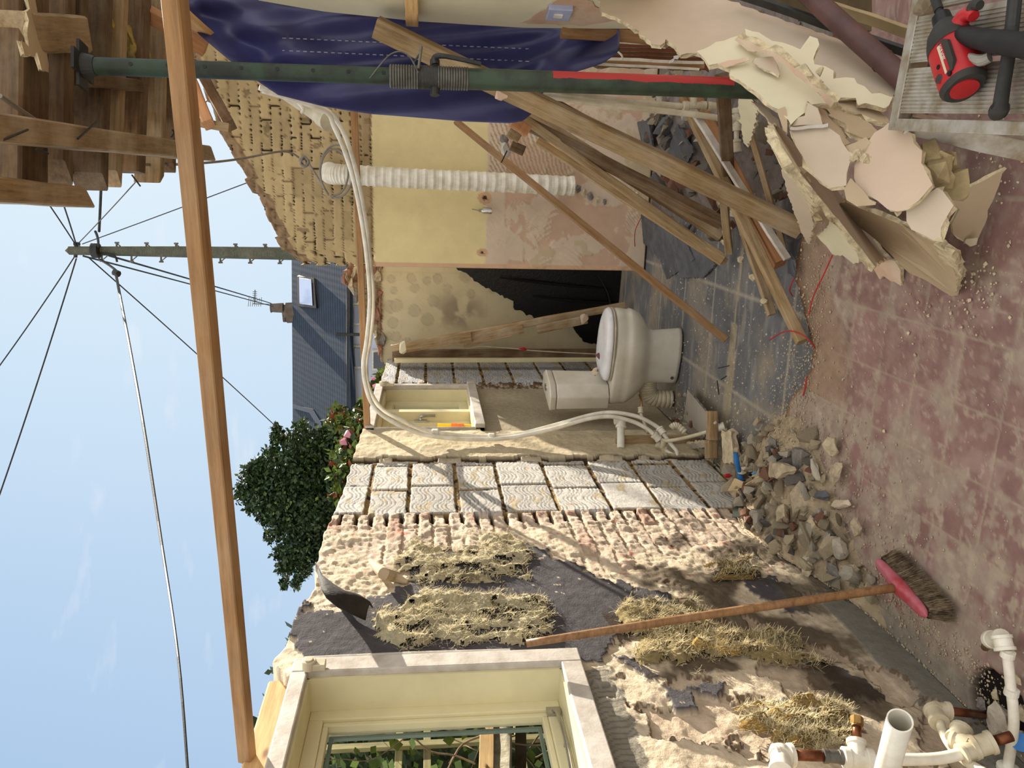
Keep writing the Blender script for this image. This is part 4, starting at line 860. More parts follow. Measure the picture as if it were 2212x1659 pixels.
# paired white pipes dropping below the tarpaulin
pr = empty('water_pipes', W(1590, 300, y=3.35), 'pair of cream water pipes with elbows and tees beside the red-striped prop', 'pipe')
q = MB(); q.tube([W(1150, 188, y=3.42), W(1240, 204, y=3.4), W(1360, 219, y=3.38), W(1480, 230, y=3.36)], .0125, 12, smooth=5); q.build('pipe', M['cream_plastic'], pr, smooth=True)
q = MB(); q.tube([W(1150, 203, y=3.38), W(1240, 216, y=3.36), W(1360, 232, y=3.34), W(1480, 245, y=3.32), W(1575, 258, y=3.3)], .0125, 12, smooth=5); q.build('pipe', M['cream_plastic'], pr, smooth=True)
q = MB(); fitting(q, W(1475, 229, y=3.36), W(1525, 229, y=3.36), .016); fitting(q, W(1498, 230, y=3.36), W(1500, 203, y=3.36), .015); fitting(q, W(1528, 229, y=3.36), W(1562, 231, y=3.36), .015); fitting(q, W(1556, 232, y=3.36), W(1558, 203, y=3.36), .015); auto_smooth(q.build('tee_fitting', M['cream_plastic'], pr))
q = MB(); fitting(q, W(1573, 257, y=3.3), W(1594, 258, y=3.3), .016); fitting(q, W(1592, 233, y=3.3), W(1591, 283, y=3.3), .016); q.tube([W(1591, 280, y=3.3), W(1591, 305, y=3.3)], .011, 12); fitting(q, W(1590, 302, y=3.3), W(1592, 330, y=3.29), .017); auto_smooth(q.build('tee_fitting', M['cream_plastic'], pr))

# ================================================================== pile of torn plasterboard
zb = lambda p: zp(p, 1400, 0, .3671)
za = lambda p: zp(p, 1500, 60, .1929)
zc_ = lambda p: zp(p, 1700, 300, .2411)
def pb(name, pts, mt, dp, label, cat_='plasterboard', **k):
    return slab(name, pts, k.pop('th', .0125), mt, k.pop('edge', M['gypsum']), dp, label, cat_, 'torn plasterboard in the pile by the platform', **k)
PB = 'plasterboard_piece'
pb(PB, za([(560, 60), (640, 60), (900, 150), (1200, 215), (1290, 130), (1400, 130), (1370, 390), (1560, 480), (2074, 740), (2215, 800), (2200, 900), (2074, 960), (1680, 790), (1540, 800), (1180, 470), (900, 270), (640, 170)]), M['board_cream'], [D_(1620, 80, 2.14), D_(1900, 220, 1.88), D_(1760, 190, 1.97)], 'cream painted plasterboard sheet at the back of the pile, with a tall torn tuft', jag=.006, curl=.05, seed=2)
b1 = pb(PB, za([(20, 265), (250, 170), (495, 92), (640, 180), (900, 290), (1180, 500), (1560, 860), (1290, 860), (1240, 830), (1270, 930), (1130, 1010), (1090, 1080), (960, 920), (740, 760), (520, 600), (260, 400), (170, 420), (100, 340)]), M['board_cream'], [D_(1510, 110, 2.10), D_(1700, 240, 1.90), D_(1780, 215, 1.90)], 'large cream painted plasterboard sheet on top of the pile, its top end tilted up', jag=.003, seed=3)
pb(PB, za([(655, 390), (690, 335), (880, 318), (920, 420), (955, 520), (940, 545)]), M['board_paper'], [D_(1640, 130, 2.00), D_(1680, 150, 1.97), D_(1660, 160, 1.97)], 'little grey scrap stuck face-on to the large cream sheet', jag=.001, seed=31, th=.006)
pb(PB, za([(480, 100), (640, 185), (900, 285), (1190, 490), (1570, 850), (1530, 870), (1150, 530), (870, 320), (600, 250), (450, 140)]), M['board_pink'], [D_(1600, 90, 2.05), D_(1700, 150, 1.93), D_(1790, 222, 1.85)], 'long pinkish broken edge strip lying along the large cream sheet', jag=.004, seed=4, th=.02)
pb(PB, za([(260, 400), (600, 320), (610, 360), (340, 440)]), M['board_pink'], [D_(1550, 135, 2.04), D_(1612, 122, 2.02), D_(1560, 142, 2.03)], 'pink bare stripe across the top of the large cream sheet', jag=.002, seed=41, th=.003)
pb(PB, zb([(1110, 585), (1290, 605), (1420, 690), (1400, 730), (1250, 670), (1130, 620)]), M['board_brown'], [D_(1815, 220, 1.94), D_(1915, 265, 1.86), D_(1860, 225, 1.93)], 'brown board layer just under the back cream sheet', jag=.005, seed=5)
pb(PB, zb([(1000, 625), (1110, 600), (1280, 700), (1370, 800), (1290, 810), (1200, 780), (1130, 700)]), M['board_brown'], [D_(1770, 230, 1.94), D_(1900, 290, 1.83), D_(1840, 240, 1.92)], 'brown crumbling board layer, second under the back cream sheet', jag=.006, seed=6)
pb(PB, zb([(960, 620), (1060, 650), (1160, 770), (1200, 850), (1150, 860), (1060, 740), (985, 680)]), M['board_brown'], [D_(1750, 230, 1.93), D_(1840, 310, 1.84), D_(1780, 240, 1.93)], 'narrow brown board layer nearest the small smooth board', jag=.006, seed=7)
pb(PB, zb([(930, 600), (985, 640), (1030, 735), (850, 750), (870, 700), (930, 680)]), M['board_paper'], [D_(1742, 222, 1.88), D_(1776, 270, 1.85), D_(1712, 275, 1.88)], 'torn grey paper tongue between the large cream sheet and the smooth board', jag=.004, seed=8)
pb(PB, zb([(840, 758), (1062, 737), (1120, 800), (1180, 890), (1222, 905), (1205, 960), (1180, 1020), (1170, 1100), (1080, 1102), (1000, 1060), (930, 970), (880, 870)]), M['board_paper'], [D_(1710, 278, 1.84), D_(1790, 272, 1.80), D_(1830, 400, 1.74)], 'smooth buff board with a straight white factory edge in the middle of the pile', jag=.003, seed=9)
beam('factory_edge', W(1708, 280, d=1.835), W(1790, 272, d=1.795), .008, .014, M['white_paint'], 0, 'straight white bound edge of the smooth buff board', 'edging')
pb(PB, zb([(1165, 850), (1280, 815), (1310, 840), (1250, 900), (1230, 940), (1190, 900)]), M['board_brown'], [D_(1828, 312, 1.78), D_(1880, 300, 1.74), D_(1852, 345, 1.74)], 'small brown flap behind the square pinkish board', jag=.004, seed=10)
pb(PB, zb([(1290, 830), (1390, 742), (1415, 728), (1540, 790), (1590, 900), (1640, 1020), (1680, 1090), (1600, 1180), (1460, 1260), (1400, 1240), (1340, 1190), (1260, 1130), (1210, 1050), (1215, 980), (1240, 900)]), plain('stained_board_face', (200, 178, 154), .8, .1, 4, .1, c2=(192, 170, 148)), [D_(1880, 300, 1.74), D_(2010, 400, 1.60), D_(1930, 460, 1.66)], 'big square pinkish buff board standing at the front of the pile', jag=.003, seed=11, curl=.03)
pb(PB, zb([(1205, 1040), (1260, 1130), (1340, 1200), (1330, 1215), (1240, 1205), (1180, 1180), (1170, 1120)]), M['board_brown'], [D_(1842, 385, 1.74), D_(1890, 440, 1.70), D_(1835, 430, 1.73)], 'brown paper flap hanging below the square pinkish board', jag=.004, seed=12, th=.004)
pb(PB, zc_([(1060, 640), (1340, 440), (1400, 470), (1500, 600), (1440, 690), (1370, 800), (1370, 860), (1330, 900), (1120, 800)]), M['board_paper'], [D_(1960, 440, 1.66), D_(2050, 430, 1.60), D_(2020, 510, 1.62)], 'small thick folded board under the lower corner of the square one', jag=.003, seed=13, th=.03)
pb(PB, zc_([(1955, 265), (1940, 320), (1840, 570), (1700, 940), (1650, 965), (1600, 920), (1500, 850), (1490, 760), (1530, 640), (1470, 530), (1600, 460), (1760, 380)]), M['board_brown'], [(2165, 372, dict(z=.05)), (2100, 525, dict(z=.03)), (2060, 440, dict(z=.13))], 'brown triangular board lying on the red tiles nearest the camera', jag=.003, seed=14)
pb(PB, zc_([(1600, 900), (1700, 890), (1690, 950), (1650, 970), (1590, 920)]), M['board_cream'], [(2086, 515, dict(z=.06)), (2110, 515, dict(z=.05)), (2095, 530, dict(z=.05))], 'cream torn corner at the tip of the brown triangular board', jag=.003, seed=141, th=.006)
pb(PB, zc_([(495, 560), (520, 528), (640, 570), (800, 650), (1060, 770), (1220, 880), (1330, 950), (1480, 1080), (1570, 1290), (1520, 1375), (1330, 1300), (1120, 1210), (1000, 1110), (850, 960), (700, 800), (540, 660)]), M['board_brown'], [(1825, 430, dict(z=.30)), (2075, 625, dict(z=.015)), (2020, 530, dict(z=.20))], 'long buff board curving down onto the red tiles at the front', jag=.004, seed=15, curl=.10)
pb(PB, zc_([(1300, 930), (1390, 960), (1500, 1080), (1565, 1280), (1510, 1300), (1440, 1170), (1360, 1040)]), M['gypsum'], [(2015, 525, dict(z=.235)), (2078, 610, dict(z=.06)), (2040, 580, dict(z=.11))], 'crumbling pale gypsum edge at the foot of the long buff board', jag=.006, seed=16, th=.02)
pb(PB, zb([(725, 745), (765, 735), (900, 890), (1080, 1080), (1250, 1290), (1410, 1480), (1400, 1526), (1330, 1560), (1150, 1330), (1000, 1150), (850, 960)]), M['board_paper'], [D_(1670, 272, 1.98), (1915, 560, dict(z=.04)), D_(1712, 350, 1.88)], 'long narrow grey board seen nearly edge-on, running down to the tiles', jag=.004, seed=17, th=.016)
pb(PB, zb([(745, 745), (790, 770), (860, 900), (960, 1040), (1000, 1090), (960, 1060), (850, 960), (780, 850)]), M['gypsum'], [D_(1672, 272, 1.95), (1760, 395, dict(z=.30)), D_(1712, 340, 1.86)], 'ragged brown broken edge of boards at the left of the pile', jag=.008, seed=18, th=.02)
pb(PB, zb([(785, 975), (850, 975), (905, 1100), (975, 1320), (948, 1445), (900, 1370), (820, 1140)]), M['board_paper'], [D_(1690, 358, 2.05), (1750, 525, dict(z=.05)), D_(1712, 360, 2.0)], 'narrow grey board standing at the left end of the pile', jag=.003, seed=19)
pb(PB, zb([(840, 1000), (900, 1050), (960, 1180), (975, 1330), (940, 1300), (880, 1140)]), M['gypsum'], [D_(1710, 370, 2.0), (1755, 490, dict(z=.09)), D_(1730, 390, 1.95)], 'splintered brown edge beside the narrow grey board', jag=.008, seed=20, th=.02)
pb(PB, zc_([(265, 870), (300, 850), (400, 740), (470, 780), (540, 830), (590, 930), (650, 1030), (640, 1110), (590, 1110), (500, 1050), (400, 1030), (350, 960)]), M['board_cream'], [(1765, 510, dict(z=.08)), (1850, 560, dict(z=.03)), (1800, 545, dict(z=.035))], 'cream painted scrap lying flat on the floor left of the pile', jag=.003, seed=21)
pb(PB, zc_([(260, 530), (330, 560), (430, 640), (560, 820), (470, 780), (380, 720), (300, 760), (240, 640)]), M['board_brown'], [(1770, 430, dict(z=.16)), (1830, 490, dict(z=.10)), (1775, 480, dict(z=.12))], 'dark brown scrap inside the pile beside the long narrow board', jag=.005, seed=22)
pb(PB, za([(955, 930), (1010, 885), (1055, 980), (1045, 1180), (1000, 1140), (975, 1030)]), M['board_brown'], [D_(1690, 240, 1.90), D_(1700, 285, 1.87), D_(1700, 250, 1.89)], 'curled upright paper sliver at the left corner of the large cream sheet', jag=.004, seed=23, th=.006)
pb(PB, zb([(525, 565), (600, 575), (650, 640), (620, 760), (590, 870), (560, 840), (540, 700)]), M['board_cream'], [D_(1595, 208, 2.45), D_(1635, 230, 2.42), (1616, 318, dict(y=2.9))], 'cream scrap standing behind the prop above the grey board', jag=.003, seed=24)
pb(PB, zb([(600, 590), (680, 620), (760, 700), (780, 760), (740, 740), (690, 680)]), M['board_paper'], [D_(1622, 218, 2.3), D_(1685, 275, 2.2), D_(1650, 235, 2.28)], 'grey paper strip under the lower edge of the large cream sheet', jag=.003, seed=25, th=.006)
pb(PB, zc_([(720, 920), (760, 910), (830, 1000), (960, 1100), (1010, 1180), (1020, 1310), (960, 1270), (830, 1230), (780, 1180)]), M['board_pink'], [(1880, 540, dict(z=.06)), (1945, 610, dict(z=.01)), (1890, 590, dict(z=.02))], 'pinkish torn scraps at the foot of the long narrow board', jag=.005, seed=26)
for i in range(16):
    rr = random.Random(50+i); px, py = rr.choice([(1770, 180), (1765, 160), (1850, 335), (1870, 340), (1945, 455), (1950, 450), (1810, 225), (1830, 245), (1780, 175)]); px += rr.uniform(-8, 8); py += rr.uniform(-8, 8)
    lump('gypsum_crumb', W(px, py, d=1.92 if px < 1840 else 1.68), rr.uniform(.006, .014), M['gypsum'], i, sub=0, label='crumbs of gypsum clinging to torn plasterboard edges', cat_='debris', group='gypsum crumbs on the torn boards')
for i, (px, py, s) in enumerate([(2010, 345, .05), (2025, 375, .045), (2045, 395, .045), (2000, 370, .05), (1990, 335, .04), (2030, 350, .035)]):
    lump('foam_lump', W(px, py, d=1.66)-Vector((0, 0, .02)), s, plain('yellow_foam', (176, 158, 118), .95, .2, 14, .6), 80+i, (1, 1, .8), sub=1, label=['topmost', 'broad middle', 'lowest', 'left-hand', 'farthest back', 'small central'][i]+' lump of dull yellow foam beside the square board', cat_='insulation', group='yellow foam lumps in the pile')

# ================================================================== aluminium step platform, impact driver, hammer
def platform():
    zt = .5; c = W(1917, 281, z=zt); ex = (W(1970, 0, z=zt)-c).normalized(); ey = (W(2212, 275, z=zt)-c); ey = (ey-ex*ey.dot(ex)).normalized()  # ex right, ey towards us
    r = empty('step_platform', c+ex*.2+ey*.3-Vector((0, 0, zt)), 'dusty aluminium folding step platform at the right with a red driver on it', 'platform')
    Mx = Matrix(((ex.x, ey.x, 0, c.x), (ex.y, ey.y, 0, c.y), (0, 0, 1, c.z), (0, 0, 0, 1)))
    def bx(name, lo, hi, m_, par=None, bv=.002): 
        q = MB(); q.box(lo, hi, 0, Mx); o = q.build(name, m_, par or r); bevel(o, bv); return o
    Wd, Ln = .42, .62
    bx('end_rail', (0, 0, -.045), (Wd, .030, 0), M['alu']); bx('end_rail', (0, Ln-.03, -.045), (Wd, Ln, 0), M['alu'])
    bx('side_rail', (0, .030, -.05), (.024, Ln-.03, .002), M['alu']); bx('side_rail', (Wd-.024, .03, -.05), (Wd, Ln-.03, .002), M['alu'])
    x = .035
    for k in range(4):
        w = .088; q = MB()
        q.box((x, .031, -.020), (x+w, Ln-.031, -.003), 0, Mx)
        n = 11
        for j in range(n): q.box((x+.004+j*(w-.008)/n, .032, -.004), (x+.004+(j+.55)*(w-.008)/n, Ln-.032, -.0008), 0, Mx)
        o = q.build('tread', M['alu'], r); x += w+.011
    def leg(a, b):
        beam('leg', Mx@Vector(a), Mx@Vector(b), .045, .022, M['alu'], 0, parent=r)
    leg((.015, .02, -.03), (-.07, .16, -.5)); leg((.015, Ln-.02, -.03), (-.07, Ln-.1, -.5)); leg((Wd-.015, .02, -.03), (Wd+.05, .02, -.5)); leg((Wd-.015, Ln-.02, -.03), (Wd+.05, Ln-.02, -.5))
    return Mx, ex, ey
PM, PX, PY = platform()
def driver():
    zt = .5; zc = zt+.036
    a = W(2028, 22, z=zc); b = W(2082, 188, z=zc)       # nose -> tail
    ax = (b-a).normalized(); L = (b-a).length; g = Vector((0, 0, 1)); sd_ = ax.cross(g).normalized()
    if sd_.dot(PY) < 0: sd_ = -sd_                          # handle side, towards the camera
    r = empty('impact_driver', (a+b)/2-Vector((0, 0, .036)), 'red and black cordless impact driver lying on the aluminium platform', 'power tool')
    def sec(name, st, m_, parent=r, n=26):
        V = []; Fc = []
        for (t, ra, rb, off) in st:
            for k in range(n):
                q = 2*math.pi*k/n; c_, s_ = math.cos(q), math.sin(q); V.append(a+ax*(L*t)+sd_*(1.16*ra*math.copysign(abs(c_)**.85, c_)+off)+g*(rb*math.copysign(abs(s_)**.85, s_)))
        for i in range(len(st)-1):
            for k in range(n): Fc.append((i*n+k, i*n+(k+1) % n, (i+1)*n+(k+1) % n, (i+1)*n+k))
        Fc.append(tuple(range(n))[::-1]); Fc.append(tuple(range((len(st)-1)*n, len(st)*n)))
        o = obj(name, V, Fc, m_, parent); auto_smooth(o, 35); return o
    body = sec('motor_housing', [(.47, .034, .032, 0), (.49, .036, .034, 0), (.75, .036, .034, 0), (.955, .035, .034, 0)], M['red_plastic'])
    sec('nose_cone', [(.20, .014, .014, 0), (.22, .021, .020, 0), (.30, .030, .029, 0), (.42, .036, .034, 0), (.50, .037, .035, 0), (.502, .034, .03, 0)], M['rubber'])
    sec('chuck', [(.07, .011, .011, 0), (.08, .0145, .0145, 0), (.19, .0155, .0155, 0), (.215, .013, .013, 0)], plain('black_chuck', (28, 28, 28), .4, .1, 20, .05))
    sec('bit_holder', [(-.20, .0075, .0075, 0), (0, .0075, .0075, 0), (.0, .0055, .0055, 0), (.08, .0055, .0055, 0)], M['rubber'])
    tail = sec('end_cap', [(.955, .0355, .0345, 0), (.99, .035, .0335, 0), (1.02, .031, .030, 0)], M['rubber'])
    q = MB(); e = a+ax*(L*1.02); q.tube([e-ax*.002, e+ax*.003], .024, 24); auto_smooth(q.build('end_badge', M['red_plastic'], tail))
    # pistol grip: goes sideways off the body and off the platform edge of the picture
    V = []; Fc = []; n = 20; hst = [(.030, .52, .028, .024), (.052, .66, .029, .025), (.080, .86, .030, .024), (.115, 1.08, .031, .023), (.15, 1.32, .033, .025), (.185, 1.58, .038, .027)]
    for (d, t, ra, rb) in hst:
        for k in range(n):
            q_ = 2*math.pi*k/n; V.append(a+ax*(L*t+math.cos(q_)*ra)+sd_*d+g*(math.sin(q_)*rb-.004))
    for i in range(len(hst)-1):
        for k in range(n): Fc.append((i*n+k, i*n+(k+1) % n, (i+1)*n+(k+1) % n, (i+1)*n+k))
    Fc.append(tuple(range(n))[::-1]); Fc.append(tuple(range((len(hst)-1)*n, len(hst)*n)))
    obj('grip', V, Fc, plain('black_grip', (34, 32, 30), .7, .2, 20, .1), r, smooth=True)
    q = MB(); p = a+ax*(L*.42)+sd_*.036; q.tube([a+ax*(L*.40)+sd_*.025, a+ax*(L*.36)+sd_*.045, a+ax*(L*.40)+sd_*.060, a+ax*(L*.47)+sd_*.066], [.018, .014, .012, .010], 12, smooth=4); auto_smooth(q.build('trigger_housing', M['red_plastic'], r))
    q = MB(); q.tube([a+ax*(L*.42)+sd_*.06, a+ax*(L*.38)+sd_*.075, a+ax*(L*.44)+sd_*.085], [.010, .011, .008], 12, smooth=3); q.build('trigger', M['rubber'], r)
    q = MB(); q.tube([a+ax*(L*.80)+sd_*.035+g*.006, a+ax*(L*.93)+sd_*.050, a+ax*(L*.96)+sd_*.064-g*.006], [.006, .010, .009], 10, smooth=3); q.build('belt_hook', plain('grey_hook', (150, 146, 134), .5), r)
    q = MB(); c_ = a+ax*(L*.86)-sd_*.010+g*.031; q.tube([c_, c_+g*.005], .0085, 12); q.build('housing_screw', M['chrome'], body)
    for t, s in ((.74, -.004), (.92, .015)):
        q = MB(); c_ = a+ax*(L*t)+sd_*s+g*.0325; q.tube([c_, c_+g*.0025], .0045, 10); q.build('vent_hole', M['black_plastic'], body)
    # name plate with its lettering
    pc = a+ax*(L*.70)+sd_*.017+g*.0335; R = Matrix(((ax.x, -sd_.x, 0, pc.x), (ax.y, -sd_.y, 0, pc.y), (0, 0, 1, pc.z), (0, 0, 0, 1)))
    P = [(-.034, .012), (-.034, -.005), (-.023, -.015), (.023, -.015), (.038, -.005), (.038, .014)]
    q = MB(); V = [R@Vector((x, y, 0)) for x, y in P]+[R@Vector((x, y, -.006)) for x, y in P]; q.add(V, [tuple(range(6))[::-1], tuple(range(6, 12))]+[(i, (i+1) % 6, (i+1) % 6+6, i+6) for i in range(6)])
    pl = q.build('name_plate', plain('black_label', (58, 54, 50), .5), body)
    q = MB(); q.box((-.029, .006, -.002), (.033, .0115, .0006), 0, R); q.build('plate_stripe', plain('cream_stripe', (214, 200, 170), .5), pl)
    q = MB(); q.box((-.029, -.001, -.002), (.033, .006, .0005), 0, R); q.build('plate_band', M['red_plastic'], pl)
    fc = bpy.data.curves.new('txt', 'FONT'); fc.body = 'M18 FUEL'; fc.size = .0082; fc.extrude = .0003; fc.align_x = 'LEFT'
    to = bpy.data.objects.new('txt', fc); me = bpy.data.meshes.new_from_object(to); bpy.data.objects.remove(to)
    vv = [R@Vector((-.027+v.co.x, .0005+v.co.y, .0009+v.co.z)) for v in me.vertices]
    obj('lettering', vv, [list(p.vertices) for p in me.polygons], plain('cream_letters', (232, 222, 206), .5), pl)
driver()
q_ = empty('hammer', W(2150, 120, z=.53)-Vector((0, 0, .028)), 'black-gripped hand tool lying across the platform under the driver', 'hand tool')
q = MB(); q.tube([W(2158, 238, z=.522), W(2160, 232, z=.522), W(2168, 180, z=.52), W(2180, 110, z=.52), W(2186, 60, z=.52)], [.018, .0125, .0115, .011, .011], 14, smooth=3); auto_smooth(q.build('grip', M['rubber'], q_))
q = MB(); q.tube([W(2186, 60, z=.52), W(2196, -40, z=.52)], .011, 12); q.build('shaft', M['steel_black'], q_)
lump('dusty_cap', W(1998, 2, z=.52), .035, plain('dull_brown_cap', (128, 112, 88), .6), 91, (1, 1, .6), sub=2, label='dull brown rounded lump at the far edge of the platform', cat_='debris')

# ================================================================== plumbing
def pipe(name, pts, r, mt, parent, sm=6, n=12):
    q = MB(); q.tube(pts, r, n, smooth=sm); return q.build(name, mt, parent, smooth=True)
# long looping pair from the ceiling to the floor by the toilet
pts1 = [W(560, 190, y=4.0), W(640, 212, y=4.05), (W(700, 236, y=4.08)), W(728, 262, y=4.08), W(750, 305, y=4.08), W(772, 380, y=4.05), W(790, 480, y=4.03), W(800, 570, y=4.03), W(806, 650, y=4.03), W(800, 730, y=4.03), W(790, 790, y=4.03), W(797, 838, y=4.0), W(822, 880, y=4.0), W(862, 905, y=4.0), W(905, 925, y=4.0), W(940, 934, y=4.0), W(1000, 941, y=3.99), W(1062, 943, y=3.99), W(1120, 938, y=3.98), W(1200, 918, y=3.97), W(1270, 898, y=3.95), W(1320, 891, y=3.92), W(1370, 898, y=3.9), W(1400, 910, y=3.88), W(1424, 925, y=3.86)]
pts2 = [W(p[0], p[1], y=p[2]) for p in ((566, 196, 3.98), (648, 220, 4.0), (706, 243, 4.03), (722, 275, 4.03), (742, 320, 4.03), (764, 390, 4.0), (782, 480, 3.98), (794, 570, 3.98), (799, 650, 3.98), (793, 730, 3.98), (785, 790, 3.98), (793, 845, 3.96), (812, 884, 3.96), (850, 912, 3.96), (900, 934, 3.96), (940, 943, 3.96), (1000, 949, 3.95), (1062, 949, 3.95), (1120, 943, 3.94), (1200, 925, 3.93), (1270, 905, 3.91), (1320, 900, 3.9), (1365, 910, 3.88), (1396, 925, 3.86), (1412, 938, 3.84))]
hp = empty('hanging_pipes', W(1440, 960, y=3.8), 'pair of long white plastic water pipes looping across the back and down by the toilet', 'pipe')
pipe('pipe', pts1, .0115, M['white_plastic'], hp); pipe('pipe', pts2, .0115, M['white_plastic'], hp)
pipe('pipe', [W(1432, 936, y=3.83), W(1450, 960, y=3.80), W(1462, 975, y=3.78), W(1460, 984, y=3.78), W(1445, 978, y=3.80), W(1433, 968, y=3.82)], .011, M['white_plastic'], hp)
pipe('pipe', [W(1421, 946, y=3.84), W(1440, 952, y=3.80), W(1470, 948, y=3.74), W(1510, 938, y=3.66), W(1550, 926, y=3.58)], .010, M['cream_plastic'], hp)
q = MB(); fitting(q, pts1[-1], W(1434, 938, y=3.83), .017); auto_smooth(q.build('coupling', M['white_plastic'], hp))
q = MB(); fitting(q, pts2[-1], W(1424, 950, y=3.83), .017); auto_smooth(q.build('coupling', M['white_plastic'], hp))
q = MB(); fitting(q, W(1419, 958, y=3.83), W(1437, 970, y=3.82), .016); fitting(q, W(1434, 952, y=3.82), W(1430, 966, y=3.82), .015); auto_smooth(q.build('elbow', M['cream_plastic'], hp))
q = MB(); fitting(q, W(1541, 928, y=3.58), W(1566, 920, y=3.56), .018); fitting(q, W(1553, 926, y=3.57), W(1540, 910, y=3.57), .014); auto_smooth(q.build('elbow', M['white_plastic'], hp))
for i, px in enumerate((936, 1062)):
    k = min(range(len(pts1)), key=lambda j: abs(projn(*pts1[j])[0]-px)); q = MB(); q.box(pts1[k]-Vector((.022, .02, .018)), pts1[k]+Vector((.018, .016, .018))); bevel(q.build('pipe_clip', M['white_plastic'], hp), .005)
cf = empty('corrugated_fitting', W(1465, 925, y=3.9), 'cream ribbed elbow lying among debris beside the toilet', 'pipe fitting')
q = MB(); pts = cat([W(1450, 925, y=3.85), W(1455, 920, y=3.85), W(1465, 921, y=3.85), W(1480, 934, y=3.83)], 6); q.tube(pts, [.020 if i % 2 else .016 for i in range(len(pts))], 14); q.build('elbow', M['cream_plastic'], cf)
wp = empty('waste_stub', W(1340, 960, y=3.95), 'white waste pipe stub with an elbow pointing at the left wall', 'pipe')
q = MB(); q.tube([W(1341, 905, y=4.0), W(1341, 969, y=3.88)], .021, 18); auto_smooth(q.build('pipe', M['white_plastic'], wp)); q = MB(); fitting(q, W(1343, 902, y=4.0), W(1341, 925, y=3.97), .024); q.tube([W(1343, 908, y=3.99), W(1327, 909, y=3.99)], .022, 16); auto_smooth(q.build('elbow', M['white_plastic'], wp))
sp = empty('supply_tail', W(1384, 890, y=4.3), 'short brass and plastic supply tail behind the toilet', 'pipe fitting')
q = MB(); q.tube([W(1381, 853, y=4.35), W(1386, 868, y=4.3), W(1384, 884, y=4.28)], .006, 8, smooth=3); q.build('brass_tail', M['brass'], sp); q = MB(); fitting(q, W(1384, 880, y=4.28), W(1384, 893, y=4.26), .014); q.tube([W(1384, 893, y=4.26), W(1400, 935, y=4.1)], .009, 8); q.build('plastic_tail', M['cream_plastic'], sp)
beam('wall_batten', W(1330, 951, x=XW+.04), W(1495, 949, x=XW+.04), .05, .025, M['timber'], 0, 'mustard-brown board fixed to the left wall behind the water pipes', 'timber')
# ribbed white duct on the cream wall
du = empty('duct_hose', W(1235, 400, y=5.15), 'white ribbed flexible duct hanging down the cream wall', 'duct')
pts = cat([W(712, 372, y=5.22), W(718, 376, y=5.10), W(760, 378, y=5.05), W(900, 386, y=5.05), W(1060, 393, y=5.08), W(1235, 402, y=5.13)], 26)
rs = [.060+(.005 if i % 3 == 0 else 0) for i in range(len(pts))]; q = MB(); q.tube(pts, rs, 26); o = q.build('hose', M['white_plastic'], du)
q = MB(); q.tube([W(1234, 402, y=5.13), W(1239, 402, y=5.13)], .066, 26); q.build('cuff', M['white_plastic'], du)
gp = empty('waste_elbow', W(712, 262, y=4.2), 'grey-white waste pipe end poking out from behind the tarpaulin', 'pipe')
q = MB(); q.tube([W(600, 190, y=4.3), W(660, 230, y=4.3), W(690, 250, y=4.28), W(706, 258, y=4.2)], [.034, .036, .04, .045], 20, smooth=4); q.tube([W(697, 252, y=4.24), W(712, 262, y=4.18)], .052, 22); auto_smooth(q.build('pipe', M['cream_plastic'], gp))
q = MB(); q.tube([W(640, 218, y=4.22), W(655, 236, y=4.18), W(650, 244, y=4.18)], .008, 8, smooth=3); q.build('bracket', M['white_plastic'], gp)
# grey cable: hangs from the joists, knotted and coiled over the duct
q = MB(); q.tube([W(0, 207, z=2.50), W(80, 262, z=2.50), W(115, 285, z=2.49)], .006, 6, smooth=4); tag(q.build('cable', M['cable_grey']), 'grey cable crossing under the joists at the top', 'cable')
cb = empty('coiled_cable', W(735, 425, y=4.8), 'grey electric cable hanging from the joist and coiled in loops over the duct', 'cable')
q = MB(); q.tube([W(240, 338, y=3.0), W(262, 350, y=3.1), W(330, 356, y=3.3), W(440, 352, y=3.9), W(520, 343, y=4.4), W(600, 328, y=4.7), W(628, 330, y=4.8), W(645, 340, y=4.85)], .006, 8, smooth=8); q.build('drop', M['cable_grey'], cb)
rr = random.Random(5); pts = []
for i in range(16): q_ = i*1.9; pts.append(W(657+9*math.cos(q_)+rr.uniform(-2, 2), 350+11*math.sin(q_)+rr.uniform(-2, 2), y=4.85+rr.uniform(-.03, .03)))
q = MB(); q.tube(pts, .007, 8, smooth=6); q.build('knot', M['cable_grey'], cb)
for (cx, cy, rx, ry, a0, a1) in ((727, 370, 36, 57, -2.6, 3.5), (722, 372, 30, 50, -2.3, 3.2)):
    pts = [W(cx+rx*math.sin(t), cy-ry*math.cos(t), y=4.8) for t in np.linspace(a0, a1, 16)]; pts = [W(665, 350, y=4.84)]+pts; q = MB(); q.tube(pts, .006, 8, smooth=5); q.build('loop', M['cable_grey'], cb)
lp = empty('lamp_holder', W(1048, 455, y=5.2), 'small chrome lamp holder hanging from a hole in the cream wall', 'lamp holder')
q = MB(); q.tube([W(1036, 455, y=5.21), W(1042, 455, y=5.18), W(1044, 455, y=5.18), W(1062, 456, y=5.18)], [.010, .012, .020, .020], 16); auto_smooth(q.build('barrel', M['chrome'], lp)); q = MB(); q.tube([W(1020, 452, y=5.24), W(1037, 455, y=5.20)], .003, 6); q.build('flex', M['cable_grey'], lp)
